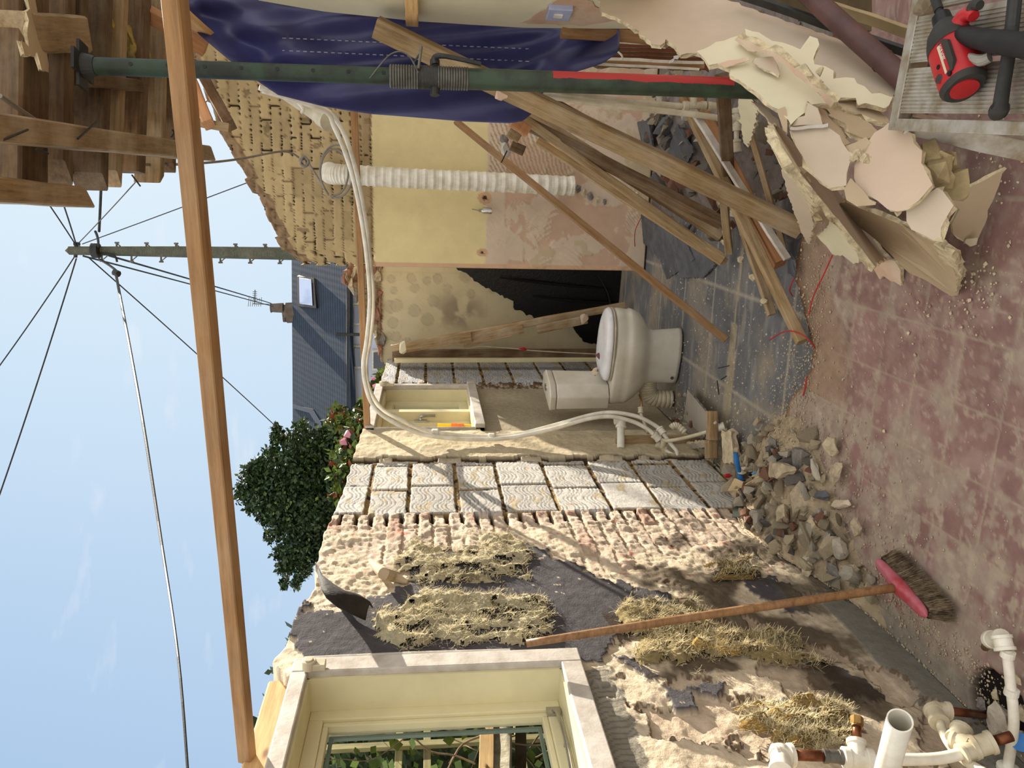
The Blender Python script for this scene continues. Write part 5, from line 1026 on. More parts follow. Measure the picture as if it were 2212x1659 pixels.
# near pipework low on the left wall
XN = -1.27
rp = empty('riser_pipe', W(1900, 1635, x=XN), 'white plastic and copper riser low on the left wall with a capped brass stub', 'pipe')
q = MB(); fitting(q, W(1713, 1631, x=XN), W(1672, 1633, x=XN), .021); fitting(q, W(1686, 1625, x=XN), W(1687, 1668, x=XN), .021); auto_smooth(q.build('elbow', M['white_plastic'], rp))
pipe('copper_length', [W(1712, 1631, x=XN), W(1800, 1634, x=XN)], .0125, M['copper'], rp, 0)
q = MB(); fitting(q, W(1778, 1633, x=XN), W(1822, 1636, x=XN), .013); auto_smooth(q.build('valve', M['galv'], rp))
q = MB(); fitting(q, W(1820, 1636, x=XN), W(1886, 1640, x=XN), .019); fitting(q, W(1852, 1640, x=XN), W(1850, 1600, x=XN+.02), .018); auto_smooth(q.build('tee_fitting', M['white_plastic'], rp))
pipe('copper_stub', [W(1851, 1604, x=XN+.02), W(1851, 1558, x=XN+.05)], .0105, M['copper'], rp, 0)
q = MB(); q.tube([W(1851, 1566, x=XN+.045), W(1851, 1549, x=XN+.055)], .015, 6); q.tube([W(1851, 1571, x=XN+.043), W(1851, 1566, x=XN+.045)], .013, 12); q.build('brass_cap', M['brass'], rp)
pipe('pipe', [W(1884, 1640, x=XN), W(1960, 1641, x=XN), W(2030, 1638, x=XN+.01), W(2085, 1626, x=XN+.02)], .0135, M['white_plastic'], rp)
q = MB(); fitting(q, W(2075, 1630, x=XN+.02), W(2105, 1618, x=XN+.03), .019); fitting(q, W(2100, 1616, x=XN+.03), W(2146, 1602, x=XN+.05), .021); fitting(q, W(2098, 1612, x=XN+.03), W(2058, 1596, x=XN+.02), .019); fitting(q, W(2066, 1600, x=XN+.02), W(2078, 1574, x=XN+.03), .020); auto_smooth(q.build('tee_fitting', M['cream_plastic'], rp))
pipe('copper_tail', [W(2145, 1602, x=XN+.05), W(2185, 1590, x=XN+.08)], .012, M['copper'], rp, 0)
ep = empty('elbow_pipe', W(2030, 1560, x=XN), 'cream elbow and thin pipe coming out of the wall base below the brass stub', 'pipe')
q = MB(); fitting(q, W(2015, 1533, x=XN), W(2030, 1562, x=XN), .019); fitting(q, W(2018, 1534, x=XN), W(2052, 1536, x=XN-.0), .018); auto_smooth(q.build('elbow', M['cream_plastic'], ep))
pipe('pipe', [W(2030, 1560, x=XN), W(2046, 1600, x=XN), W(2080, 1640, x=XN+.0), W(2130, 1670, x=XN+.02)], .011, M['cream_plastic'], ep)
pipe('copper_tail', [W(2050, 1536, x=XN), W(2130, 1545, x=XN-.06)], .011, M['copper'], ep, 0)
wt = empty('waste_pipe', W(1930, 1600, d=1.38), 'short thick white waste pipe sticking out of the left wall, open end up', 'pipe')
a, b_ = W(1906, 1700, d=1.46), W(1944, 1556, d=1.30); ax_ = (b_-a).normalized(); n = 28; V = []; Fc = []; e1 = ax_.orthogonal().normalized(); e2 = ax_.cross(e1)
for (p, rr_) in ((a, .021), (b_, .021), (b_, .0185), (b_-ax_*.10, .0185)):
    for k in range(n): t = 2*math.pi*k/n; V.append(p+(e1*math.cos(t)+e2*math.sin(t))*rr_)
for i in range(3):
    for k in range(n): Fc.append((i*n+k, i*n+(k+1) % n, (i+1)*n+(k+1) % n, (i+1)*n+k))
Fc.append(tuple(range(3*n, 4*n))); auto_smooth(obj('tube', V, Fc, M['white_plastic'], wt))
fp = empty('floor_pipe', W(2180, 1500, z=.05), 'white plastic pipe running along the floor to the wall at the picture corner', 'pipe')
pipe('pipe', [W(2175, 1405, z=.06), W(2183, 1480, z=.06), W(2190, 1560, z=.06), W(2180, 1640, z=.06), W(2172, 1690, z=.06)], .0125, M['white_plastic'], fp)
q = MB(); fitting(q, W(2172, 1406, z=.06), W(2162, 1372, z=.06), .020); fitting(q, W(2165, 1378, z=.06), W(2138, 1382, z=.045), .018); auto_smooth(q.build('elbow', M['white_plastic'], fp)); q = MB(); fitting(q, W(2178, 1655, z=.06), W(2172, 1690, z=.06), .020); auto_smooth(q.build('coupling', M['white_plastic'], fp))
pipe('copper_stub', [W(2142, 1384, z=.045), W(2128, 1398, z=.02)], .011, M['brass'], fp, 0)
for py in (1413, 1495):
    q = MB(); c_ = W(2177+(py-1413)*.1, py, z=.06); q.tube([c_-Vector((.008, 0, 0)), c_+Vector((.008, 0, 0))], .017, 16); q.tube([c_, c_+Vector((-.01, .05, -.03))], .006, 8); q.build('pipe_clip', M['white_plastic'], fp)
vv_ = empty('blue_valve', W(2208, 1602, z=.04), 'round blue valve handle at the very corner of the picture', 'valve'); q = MB(); q.tube([W(2205, 1603, z=.03), W(2205, 1603, z=.05)], .022, 20); q.build('knob', M['blue_plastic'], vv_); q = MB(); fitting(q, W(2196, 1615, z=.03), W(2186, 1578, z=.03), .018); q.build('valve_body', M['cream_plastic'], vv_)

# ================================================================== rubble heap at the foot of the left wall
def heap(x, y):
    # ridge hugging the wall from y 2.25 to 3.35
    w = math.exp(-((y-2.85)/.42)**2); t = max(0.0, 1-(x-XW)/(.12+.40*w)); return .17*w*t**1.1
def mound(name, x0, x1, y0, y1, f, c1, label, st=.012, seed=1):
    xs = np.arange(x0, x1, st); ys = np.arange(y0, y1, st); X, Y = np.meshgrid(xs, ys, indexing='ij')
    Z = np.array([[f(x, y) for y in ys] for x in xs]); n2 = fbm(X*38, Y*38, 4, seed); n1 = fbm(X*14, Y*14, 4, seed+1)
    keep = (Z[:-1, :-1] > .0015) ; Z2 = Z+(n2-.5)*.03*np.clip(Z*20, 0, 1)+(n1-.5)*.03*np.clip(Z*12, 0, 1)-.006
    C = L3(c1)[None, None]*(.65+.6*n2[..., None]); o = grid_obj(name, np.stack([X, Y, Z2], -1), C, keep, M['wall'], kind='stuff'); o['label'] = label; o['category'] = 'rubble dust'
mound('rubble_dust', XW+.004, -.80, 2.1, 3.6, heap, (176, 158, 130), 'dusty bed of crushed plaster under the rubble at the foot of the left wall')
VAR = []
for i in range(12):
    rr = random.Random(100+i); bm = bmesh.new(); fl = (rr.uniform(.8, 1.3), rr.uniform(.6, 1), rr.uniform(.28, .75))
    for _ in range(rr.randint(9, 15)):
        v = Vector((rr.gauss(0, 1), rr.gauss(0, 1), rr.gauss(0, 1))).normalized()*rr.uniform(.75, 1); bm.verts.new(Vector((v.x*fl[0], v.y*fl[1], v.z*fl[2])))
    bmesh.ops.convex_hull(bm, input=bm.verts[:]); bmesh.ops.delete(bm, geom=[v for v in bm.verts if not v.link_faces], context='VERTS')
    bmesh.ops.subdivide_edges(bm, edges=bm.edges[:], cuts=1, use_grid_fill=True)
    for v in bm.verts: v.co += (mnoise.noise_vector(v.co*2.4+Vector((i*3, 0, 0))))*.09
    me = bpy.data.meshes.new('rubble_chunk'); bm.to_mesh(me); bm.free(); VAR.append(me)
def chunk(c, s, mt, rr, name='rubble_chunk', label=None, cat_='rubble', group=None, tilt=.5):
    me = VAR[rr.randrange(12)]; key = me.name+mt.name
    if key not in CH:
        m2 = me.copy(); m2.name = 'rubble_chunk'; m2.materials.clear(); m2.materials.append(mt); CH[key] = m2
    o = bpy.data.objects.new(name, CH[key]); COL.objects.link(o); o.location = c; o.scale = (s, s*rr.uniform(.8, 1.2), s*rr.uniform(.8, 1.1)); o.rotation_euler = (rr.uniform(-tilt, tilt), rr.uniform(-tilt, tilt), rr.uniform(0, 6.28))
    return tag(o, label, cat_, group)
CH = {}
rr = random.Random(21)
for i in range(190):
    for _ in range(50):
        y = rr.gauss(2.72, .30); x = XW+.03+abs(rr.gauss(0, .22))
        if 2.15 < y < 3.4 and x < XW+.10+.46*math.exp(-((y-2.85)/.45)**2): break
    s = rr.choice([.014, .02, .026, .032, .04, .05])*rr.uniform(.8, 1.2)
    mt = rr.choice([M['mortar'], M['mortar'], M['plaster'], M['plaster'], M['plaster_pale'], M['plaster_pale'], M['stone_grey'], M['brick_chunk']] if s > .02 else [M['mortar'], M['plaster'], M['plaster_pale']])
    big = s > .03
    zone = ('far end, toward the blocks' if y > 3.0 else 'middle' if y > 2.68 else 'near end, toward the broom')+(', against the wall' if x < XW+.16 else ', tile side')
    lab = {'broken_mortar': 'tan', 'broken_plaster': 'buff', 'pale_plaster': 'pale grey-buff', 'grey_rubble': 'grey', 'broken_brick': 'brownish brick'}[mt.name]+(' lump' if big else ' chip' if s < .022 else ' fragment')+' in the wall rubble heap, '+zone
    chunk((x, y, heap(x, y)+s*.45), s, mt, rr, 'rubble_chunk', lab, group=lab, tilt=1.2)
big = [((1679, 1016), .085, 'mortar', (.55, 1.9, .5), .3, 'long squared lump of render at the top of the rubble heap'), ((1727, 1085), .082, 'mortar', (1.1, .9, .5), .1, 'large flat-topped buff mortar lump in the middle of the heap'),
       ((1727, 990), .072, 'stone_grey', (.8, 1.1, .5), .8, 'rounded brown-grey lump beside the long squared one'), ((1763, 1140), .062, 'plaster', (.9, 1, .6), .5, 'pale angular plaster lump below the large buff one'),
       ((1775, 1072), .055, 'slate', (.45, 1.2, .3), .4, 'narrow dark slate piece standing in the rubble heap'), ((1791, 1243), .062, 'stone_grey', (.8, 1, .5), 1.2, 'round grey stone at the end of the heap nearest the broom'),
       ((1805, 1023), .05, 'mortar', (1.3, .6, .35), -.3, 'flat buff flake at the edge of the heap toward the red tiles'), ((1812, 1182), .062, 'plaster_pale', (.8, 1, .5), .2, 'pale lump with a dark patch near the end of the heap'),
       ((1816, 1090), .062, 'board_paper', (.35, 1.3, .22), .5, 'thin pale tile sliver standing at the heap edge'), ((1740, 1230), .045, 'plaster', (1.2, .7, .5), .2, 'buff wedge between the heap and the grey stone'),
       ((1795, 965), .045, 'plaster', (.9, 1, .6), .2, 'tan lump at the far end of the heap beside the slate floor'), ((1760, 1015), .052, 'plaster_pale', (.4, 1.4, .25), -.8, 'white curved flake leaning on the rounded lump'),
       ((1850, 1140), .04, 'mortar', (1, .7, .5), .4, 'outlying buff lump at the heap edge'), ((1690, 1110), .05, 'mortar', (1, .8, .6), .1, 'crumbly lump against the wall above the heap'), ((1668, 960), .04, 'stone_grey', (1.2, .9, .4), .7, 'grey flat chip beyond the long squared lump')]
for i, ((px, py), s, mt, fl, ro, lab) in enumerate(big):
    p = W(px, py, z=.10); p.z = max(.02, heap(p.x, p.y)+s*fl[2]*.5); q_ = W(px, py, z=p.z+.01); q_.x = max(q_.x, XW+s*.8)
    lump('rubble_lump', q_, s, M[mt], 300+i, fl, 16, lab, 'rubble', 'named large lumps of the rubble heap', ro, sub=1)
# crumbs over the floors: too many to count
def crumbs(name, n, f, mt, label, smin=.002, smax=.007, seed=1):
    rr = random.Random(seed); V = []; Fc = []
    for _ in range(n):
        x, y, z = f(rr); s = rr.uniform(smin, smax)*(.5+rr.random()); b = len(V); a0 = rr.uniform(0, 6.28)
        for k in range(4): a = a0+k*1.57+rr.uniform(-.3, .3); V.append((x+math.cos(a)*s*rr.uniform(.7, 1.2), y+math.sin(a)*s*rr.uniform(.7, 1.2), z+s*rr.uniform(-.1, .25)))
        V.append((x+rr.uniform(-.3, .3)*s, y+rr.uniform(-.3, .3)*s, z+s*rr.uniform(.6, 1))); V.append((x, y, z-s*.4))
        for k in range(4): Fc.append((b+k, b+(k+1) % 4, b+4)); Fc.append((b+(k+1) % 4, b+k, b+5))
    o = obj(name, V, Fc, mt); tag(o, label, 'gravel', kind='stuff')
def f1(r):
    e = r.choice([(XW+.05, 2.6, .10, .5), (-1.0, 2.9, .2, .22), (-.9, 2.95, .3, .06), (-.55, 2.82, .3, .05), (-1.15, 2.4, .14, .35), (-1.26, 1.8, .03, .35), (-1.05, 2.7, .15, .25)])
    x = max(XW+.01, r.gauss(e[0], e[2])); y = r.gauss(e[1], e[3]); return x, y, heap(x, y)+.002
crumbs('plaster_crumbs', 5200, f1, M['mortar'], 'fine plaster crumbs scattered round the rubble heap and along the wall', .0012, .0048, 2)
crumbs('plaster_crumbs', 700, lambda r: (r.uniform(-1.1, .3), r.uniform(1.5, 2.9), .002), M['plaster_pale'], 'tiny pale crumbs sprinkled over the red floor tiles', .0006, .0022, 3)
crumbs('plaster_crumbs', 1500, lambda r: ((lambda q: (max(XW+.02, min(.9, q[0])), q[1], .004))((r.gauss(-.75, .5), r.gauss(3.7, .6)))), M['plaster_pale'], 'pale crumbs and chips sprinkled over the slate floor', .001, .005, 4)
def f2(r):
    e = r.choice([(-.42, 2.95, .10, .05), (-.2, 2.2, .15, .06), (.06, 1.95, .1, .1), (-.25, 1.95, .06, .06), (-1.28, 4.2, .06, .2), (-1.25, 3.8, .08, .12), (-1.15, 3.5, .14, .08)])
    return max(XW+.02, r.gauss(e[0], e[2])), r.gauss(e[1], e[3]), .004
crumbs('plaster_crumbs', 650, f2, M['gypsum'], 'yellowish gypsum crumbs round the plasterboard pile and the toilet drain', .001, .006, 5)
# small cardboard box with rubbish by the block wall
bx_ = empty('cardboard_box', W(1612, 1062, z=.06), 'small open cardboard box of rubbish squashed between the heap and the left wall', 'box')
cb_ = plain('cardboard', (206, 184, 146), .85, .1, 10, .1)
slab('box_side', [(1586, 1034), (1607, 1042), (1616, 1056), (1593, 1058), (1572, 1060)], .004, cb_, cb_, [(1586, 1034, dict(z=.15)), (1607, 1042, dict(z=.13)), (1575, 1060, dict(z=.14))], jag=.001, parent=bx_)
slab('box_side', [(1593, 1058), (1622, 1040), (1643, 1028), (1646, 1046), (1628, 1066), (1612, 1080)], .004, cb_, cb_, [(1593, 1058, dict(z=.15)), (1643, 1028, dict(z=.13)), (1612, 1080, dict(z=.08))], jag=.001, parent=bx_)
slab('box_flap', [(1572, 1060), (1593, 1058), (1612, 1080), (1600, 1088)], .004, cb_, cb_, [(1572, 1060, dict(z=.14)), (1612, 1080, dict(z=.08)), (1593, 1058, dict(z=.16))], jag=.001, parent=bx_)
q = MB(); q.tube([W(1589, 978, z=.16), W(1592, 1000, z=.15), W(1597, 1020, z=.13), W(1600, 1036, z=.12)], [.011, .012, .010, .016], 10, smooth=4); tag(q.build('brush', M['blue_plastic']), 'blue plastic brush handle sticking out of the cardboard box', 'brush')
for i, (px, py, mt, lab) in enumerate([(1603, 1020, 'paper', 'torn white and tan scraps in the mouth of the box'), (1612, 1012, 'plaster_pale', 'upright pale plaster scrap behind the box'), (1630, 1020, 'blue_plastic', 'light blue scrap in the box'), (1620, 1024, 'black_plastic', 'dark scrap in the box'), (1573, 1028, 'red_plastic', 'dark red and white scrap left of the blue handle')]):
    lump('rubbish_scrap', W(px, py, z=.12), .022, M['board_cream'] if mt == 'paper' else (plain('light_blue', (110, 180, 230), .5) if i == 2 else M[mt]), 400+i, (.5, .7, 1.1), label=lab, cat_='rubbish')
slab('dark_plastic_scrap', [(1582, 1098), (1592, 1093), (1632, 1092), (1634, 1112), (1582, 1116)], .004, plain('dark_green_plastic', (44, 52, 44), .4), M['black_plastic'], [(1582, 1098, dict(x=XW+.04)), (1634, 1112, dict(x=XW+.07)), (1592, 1093, dict(x=XW+.05))], 'dark green plastic scrap under the last block of the wall', 'rubbish', jag=.002)
lump('red_scrap', W(1607, 1088, z=.05), .02, plain('coral_scrap', (226, 120, 96), .6), 410, (.4, .8, 1), label='coral red scrap beneath the cardboard box', cat_='rubbish')
# bits round the toilet
beam('post_stub', W(1538, 888, z=.07), W(1538, 950, z=.07), .055, .045, M['timber_grey'], 0, 'short squared timber block beside the leaning grey tile', 'timber')
beam('post_stub', W(1535, 952, z=.07), W(1537, 990, z=.07), .06, .05, M['timber_grey'], 0, 'dusty second timber block, nearer the block wall', 'timber')
slab('grey_tile', [(1485, 841), (1530, 896), (1522, 945), (1477, 905)], .010, plain('grey_tile_face', (158, 150, 138), .7, .08, 6, .1), M['stone_grey'], [(1485, 841, dict(z=.05)), (1530, 896, dict(z=.09)), (1500, 930, dict(z=.02))], 'pale grey floor tile leaning on the timber block by the toilet', 'tile', jag=.001)
slab('plaster_offcut', [(1483, 958), (1522, 956), (1522, 966), (1484, 970)], .02, M['plaster_pale'], M['plaster'], [(1483, 958, dict(z=.08)), (1522, 956, dict(z=.08)), (1484, 970, dict(z=.06))], 'pale strip of render lying by the timber block', 'debris')
slab('render_strip', [(1558, 930), (1580, 932), (1584, 1000), (1562, 1000)], .03, M['plaster'], M['mortar'], [(1558, 930, dict(z=.05)), (1580, 932, dict(z=.05)), (1562, 1000, dict(z=.06))], 'buff slab of render lying between the elbow and the box', 'debris', jag=.004)
rr = random.Random(77)
for i in range(46):
    px, py = rr.choice([(1500, 980), (1540, 1000), (1530, 1010), (1600, 960), (1620, 950), (1560, 975), (1460, 880), (1480, 890), (1640, 940), (1590, 990)]); px += rr.gauss(0, 16); py += rr.gauss(0, 18); p = W(px, py, z=.02)
    if p.x < XW+.03: p.x = XW+.05
    chunk(p, rr.uniform(.012, .036), rr.choice([M['mortar'], M['plaster'], M['plaster_pale'], M['brick_chunk']]), rr, 'rubble_chunk', 'crumbled plaster lumps between the toilet and the block wall', group='lumps round the toilet drain')
# grey debris at the foot of the cream wall, behind the leaning timbers
def heap2(x, y): return .24*math.exp(-((x-.34)/.32)**2-((y-4.35)/.55)**2)
mound('rubble_dust', -.15, .95, 3.2, 5.2, heap2, (128, 118, 112), 'grey dusty heap behind the leaning timbers', .016, 9)
rr = random.Random(31)
for i in range(85):
    x = rr.gauss(.30, .22); y = rr.gauss(4.15, .35); s = rr.uniform(.03, .075)
    chunk((x, y, heap2(x, y)+s*.4), s, rr.choice([M['stone_grey'], M['stone_grey'], M['mortar'], M['slate'], M['brick_chunk'], M['plaster_pale']]), rr, 'rubble_chunk', *(lambda L_: (L_, 'rubble', L_))(('big' if s > .055 else 'middling' if s > .042 else 'small')+' debris lump behind the leaning timbers, '+('right' if x > .42 else 'left' if x < .18 else 'middle')+(' and far back' if y > 4.35 else ' and near' if y < 3.9 else ' part')), tilt=1.2)
rr = random.Random(32)
for i in range(40):
    px, py = rr.uniform(1620, 1745), rr.uniform(300, 520); p = W(px, py, z=.03)
    chunk(p, rr.uniform(.014, .04), rr.choice([M['stone_grey'], M['mortar'], M['brick_chunk'], M['plaster_pale']]), rr, 'rubble_chunk', 'dark debris lumps between the orange-brown joist and the board pile', group='debris beside the board pile', tilt=1.2)
for i, (pts, z, lab) in enumerate([([(1363, 440), (1400, 448), (1480, 520), (1500, 560), (1440, 605), (1425, 560), (1385, 520)], (.06, .02, .02), 'large bluish slate tile with a broken lower edge, under the leaning bundle'), ([(1440, 500), (1470, 490), (1545, 570), (1520, 600), (1470, 600)], (.03, .01, .01), 'second slate tile overlapping the broken one'),
                                ([(1442, 330), (1462, 268), (1498, 330), (1470, 372)], (.2, .16, .14), 'grey slate piece standing in the debris'), ([(1376, 265), (1400, 260), (1410, 320), (1390, 330)], (.25, .25, .2), 'small grey slate at the back of the debris'), ([(1400, 395), (1455, 420), (1470, 450), (1420, 440)], (.12, .1, .08), 'bluish slate sliver among the leaning timbers'), ([(1700, 540), (1712, 560), (1716, 600), (1702, 590)], (.05, .04, .04), 'dark slate shard behind the end of the orange-brown joist')]):
    slab('slate_tile', pts, .010, M['slate'], M['slate'], [(*pts[0], dict(z=z[0])), (*pts[len(pts)//2], dict(z=z[1])), (*pts[-1], dict(z=z[2]))], lab, 'tile', jag=.003, seed=60+i)
for i, (px, py, s) in enumerate([(1560, 400, .03), (1570, 420, .035), (1556, 440, .03), (1568, 350, .028), (1585, 460, .03), (1572, 500, .035), (1566, 522, .03), (1600, 560, .025), (1625, 600, .025), (1650, 650, .022), (1375, 420, .03), (1300, 425, .03)]):
    lump('plaster_clump', W(px, py, z=.13 if py < 500 else .06), s, M['gypsum'], 500+i, (.8, 1.3, .7), label='yellowish plaster clumps stuck to the fallen battens', cat_='debris', group='plaster clumps on the fallen battens', sub=1)
# red wires
for i, (pts, lab) in enumerate([([(1798, 552, .05), (1776, 600, .03), (1757, 640, .02), (1747, 680, .01)], 'long thin red wire running from the board pile to the broken floor edge'), ([(1662, 735, .03), (1690, 718, .06), (1715, 716, .06), (1740, 728, .05), (1756, 745, .02), (1760, 752, .0)], 'red wire arching over the end of the long batten'), ([(1742, 815, .02), (1740, 835, .01), (1735, 855, .0)], 'red wire end in the crumbs at the broken floor edge'), ([(1716, 600, .02), (1706, 625, .03), (1712, 640, .01)], 'short red wire by the dark slate shard'), ([(1385, 470, .1), (1372, 500, .1), (1372, 540, .06), (1378, 560, .02)], 'red wire hanging at the foot of the pink wall')]):
    q = MB(); q.tube([W(a, b, z=c+.006) for a, b, c in pts], .0028, 6, smooth=5); tag(q.build('red_wire', M['cable_red']), lab, 'wire')
for i, (a, b) in enumerate([((1552, 795), (1575, 790)), ((1557, 820), (1570, 812)), ((1549, 822), (1553, 852)), ((1519, 893), (1526, 905))]):
    q = MB(); q.tube([W(*a, z=.03), W(*b, z=.004)], .003, 6); tag(q.build('nail', M['steel_black']), 'loose dark nails on the slate floor strip', 'nail', 'nails on the slate floor')
# rubble at bottom corner by the pipes
for i, (px, py, s, mt) in enumerate([(2160, 1555, .055, 'plaster_pale'), (2120, 1520, .022, 'stone_grey'), (2100, 1545, .02, 'slate'), (2130, 1550, .018, 'slate'), (2150, 1500, .018, 'plaster'), (2195, 1470, .02, 'plaster'), (2140, 1600, .02, 'stone_grey'), (2200, 1540, .03, 'mortar')]):
    lump('corner_rubble', W(px, py, z=.015), s, M[mt], 600+i, (1, .9, .5), label='big pale plaster flake by the floor pipe' if i == 0 else 'grey and buff bits round the hole by the floor pipe', cat_='rubble', group=None if i == 0 else 'bits round the pipe hole', sub=1)

# ================================================================== mineral wool clinging to the wall, felt, loose bricks
def wool(name, poly, cols, thick, label, seed=1, ysc=1.0, st=.006, fib=500):
    pts = [W(px, py, x=XW) for px, py in poly]; y0, y1 = min(p.y for p in pts), max(p.y for p in pts); z0, z1 = min(p.z for p in pts), max(p.z for p in pts)
    ys = np.arange(y0-.01, y1+.01, st); zs = np.arange(z0-.01, z1+.01, st); Y, Z = np.meshgrid(ys, zs, indexing='ij'); px, py = projn(np.full(Y.shape, XW), Y, Z)
    n1 = fbm(Y*10, Z*5, 5, seed); n2 = fbm(Y*45+n1*3, Z*22, 4, seed+1); n3 = fbm(Y*18, Z*9, 4, seed+2)
    jx = px+(n1-.5)*110+(n2-.5)*50; jy = py+(n3-.5)*110+(n2-.5)*50
    m = inpoly(jx, jy, poly); e = m.astype(float)
    for _ in range(9): e = (e+np.roll(e, 1, 0)+np.roll(e, -1, 0)+np.roll(e, 1, 1)+np.roll(e, -1, 1))/5*m
    ridge = 1-np.abs(2*fbm(Y*12+n1, Z*5, 4, seed+5)-1)
    Hh = e**1.5*(.001+thick*.40*np.clip(n1-.38, 0, 1)*2+thick*.6*np.clip(ridge-.68, 0, 1)*2+.016*n2+.020*(fbm(Y*100+4*n1, Z*60+4*n3, 4, seed+8)-.3))
    keep = m[:-1, :-1] & (n2[:-1, :-1]+.4*np.clip(e, 0, .5)[:-1, :-1] > .56)
    C = L3(cols[0])[None, None]*(1-n3[..., None])+L3(cols[1])*n3[..., None]; C = C*(.7+.55*n2[..., None]); dk = (n1 < .36); C = blend(C, dk*.6, L3((86, 74, 50)))
    o = grid_obj(name, np.stack([XW+.004+Hh, Y, Z], -1), C, keep, M['wool'], kind=None); tag(o, label, 'insulation')
    rr = random.Random(seed); idx = np.argwhere(m); V = []; Fc = []
    if len(idx):
        for _ in range(fib*5):
            i, j = idx[rr.randrange(len(idx))]; p = Vector((XW+.004+Hh[i, j], Y[i, j], Z[i, j])); L = rr.uniform(.006, .028); d = Vector((rr.uniform(0, .7), rr.gauss(0, .8), rr.gauss(-.2, 1))).normalized(); k = Vector((rr.gauss(0, 1), rr.gauss(0, 1), rr.gauss(0, 1)))*.25
            pts = [p+d*L*t+k*L*t*t for t in (0, .4, .75, 1)]; w_ = d.cross(Vector((1, .2, 0))).normalized()*.00055; b = len(V)
            for q_ in pts: V += [q_+w_, q_-w_]
            Fc += [(b, b+1, b+3, b+2), (b+2, b+3, b+5, b+4), (b+4, b+5, b+7, b+6)]
    f = obj('loose_fibres', V, Fc, M['wool_fibre'], o); f['kind'] = 'stuff'
s7 = .3671; s8 = .3972
wool('wool_batt', zp([(830, 740), (1000, 690), (1120, 640), (1300, 640), (1500, 660), (1700, 610), (1890, 690), (1900, 880), (1750, 940), (1500, 900), (1330, 950), (1150, 930), (950, 960), (930, 900), (830, 850)], 500, 1050, s7), ((216, 202, 160), (232, 224, 196)), .045, 'large shaggy patch of yellow mineral wool on the bitumen beside the near window', 11, fib=900)
wool('wool_batt', zp([(960, 490), (1050, 400), (1090, 370), (1350, 330), (1480, 300), (1720, 330), (1760, 360), (1790, 540), (1600, 570), (1200, 570), (1060, 560)], 500, 1050, s7), ((218, 204, 164), (230, 218, 188)), .026, 'upper pale patch of mineral wool nearer the brickwork', 12, fib=600)
wool('wool_batt', zp([(510, 770), (800, 760), (1000, 900), (1350, 950), (1600, 1080), (1560, 1110), (1300, 1060), (1000, 1060), (800, 1150), (620, 1140), (590, 1040), (520, 960)], 1150, 1000, s8), ((176, 156, 108), (196, 178, 134)), .040, 'matted brown-yellow mineral wool under the broom handle', 13, fib=900)
wool('wool_batt', zp([(830, 1010), (960, 920), (1080, 960), (1400, 1000), (1380, 1040), (1000, 1060), (880, 1100)], 1150, 1000, s8), ((214, 172, 82), (214, 186, 120)), .05, 'bright yellow tuft of mineral wool just below the broom handle', 14, fib=400)
wool('wool_batt', zp([(1050, 1340), (1400, 1330), (1560, 1340), (1720, 1380), (1700, 1480), (1720, 1560), (1500, 1570), (1300, 1540), (1200, 1440)], 1150, 1000, s8), ((200, 156, 74), (196, 170, 112)), .05, 'bright amber mineral wool low on the wall above the riser pipe', 15, fib=900)
wool('wool_batt', zp([(1340, 430), (1400, 410), (1420, 470), (1360, 480)], 1150, 1000, s8), ((198, 180, 110), (206, 190, 130)), .04, 'little yellow wool tuft at the wall foot by the rubble heap', 16, fib=120)
wool('wool_batt', zp([(950, 520), (1200, 540), (1300, 600), (1100, 640), (960, 600)], 1150, 1000, s8), ((150, 120, 66), (176, 150, 100)), .02, 'thin dark mineral wool stain above the broom handle', 17, fib=200)
# curled strip of roofing felt torn away from the wall top
def felt():
    a = [(683, 1228), (688, 1250), (694, 1270), (706, 1290), (730, 1310), (760, 1326), (790, 1340)]; b = [(684, 1232), (705, 1268), (740, 1284), (768, 1294), (786, 1290), (800, 1300), (806, 1312)]
    V = []; n = len(a)
    for i in range(n):
        t = i/(n-1); out = .17*math.sin(math.pi*min(1, t*.9+.1))**.8
        p, q_ = W(*a[i], x=XW+.015), W(*b[i], x=XW+.015)
        A = W(*a[i], x=XW+.015+out*.95); Bp = W(*b[i], x=XW+.02+out*.15)
        for k in range(7): s = k/6; c = A.lerp(Bp, s); c.x += .03*math.sin(math.pi*s); V.append(c)
    Fc = [(i*7+k, (i+1)*7+k, (i+1)*7+k+1, i*7+k+1) for i in range(n-1) for k in range(6)]
    o = obj('roofing_felt', V, Fc, M['bitumen'], smooth=True); s = o.modifiers.new('t', 'SOLIDIFY'); s.thickness = .004; tag(o, 'curled dark strip of roofing felt peeling from the top of the left wall', 'roofing felt')
felt()
q = MB(); q.tube([W(800, 1212, x=XW+.01), W(828, 1238, x=XW+.05), W(852, 1246, x=XW+.02), W(880, 1258, x=XW+.01)], [.006, .022, .020, .006], 10, smooth=4); tag(q.build('felt_curl', M['board_brown']), 'small rolled curl of paper backing on the wall above the pale wool', 'roofing felt')
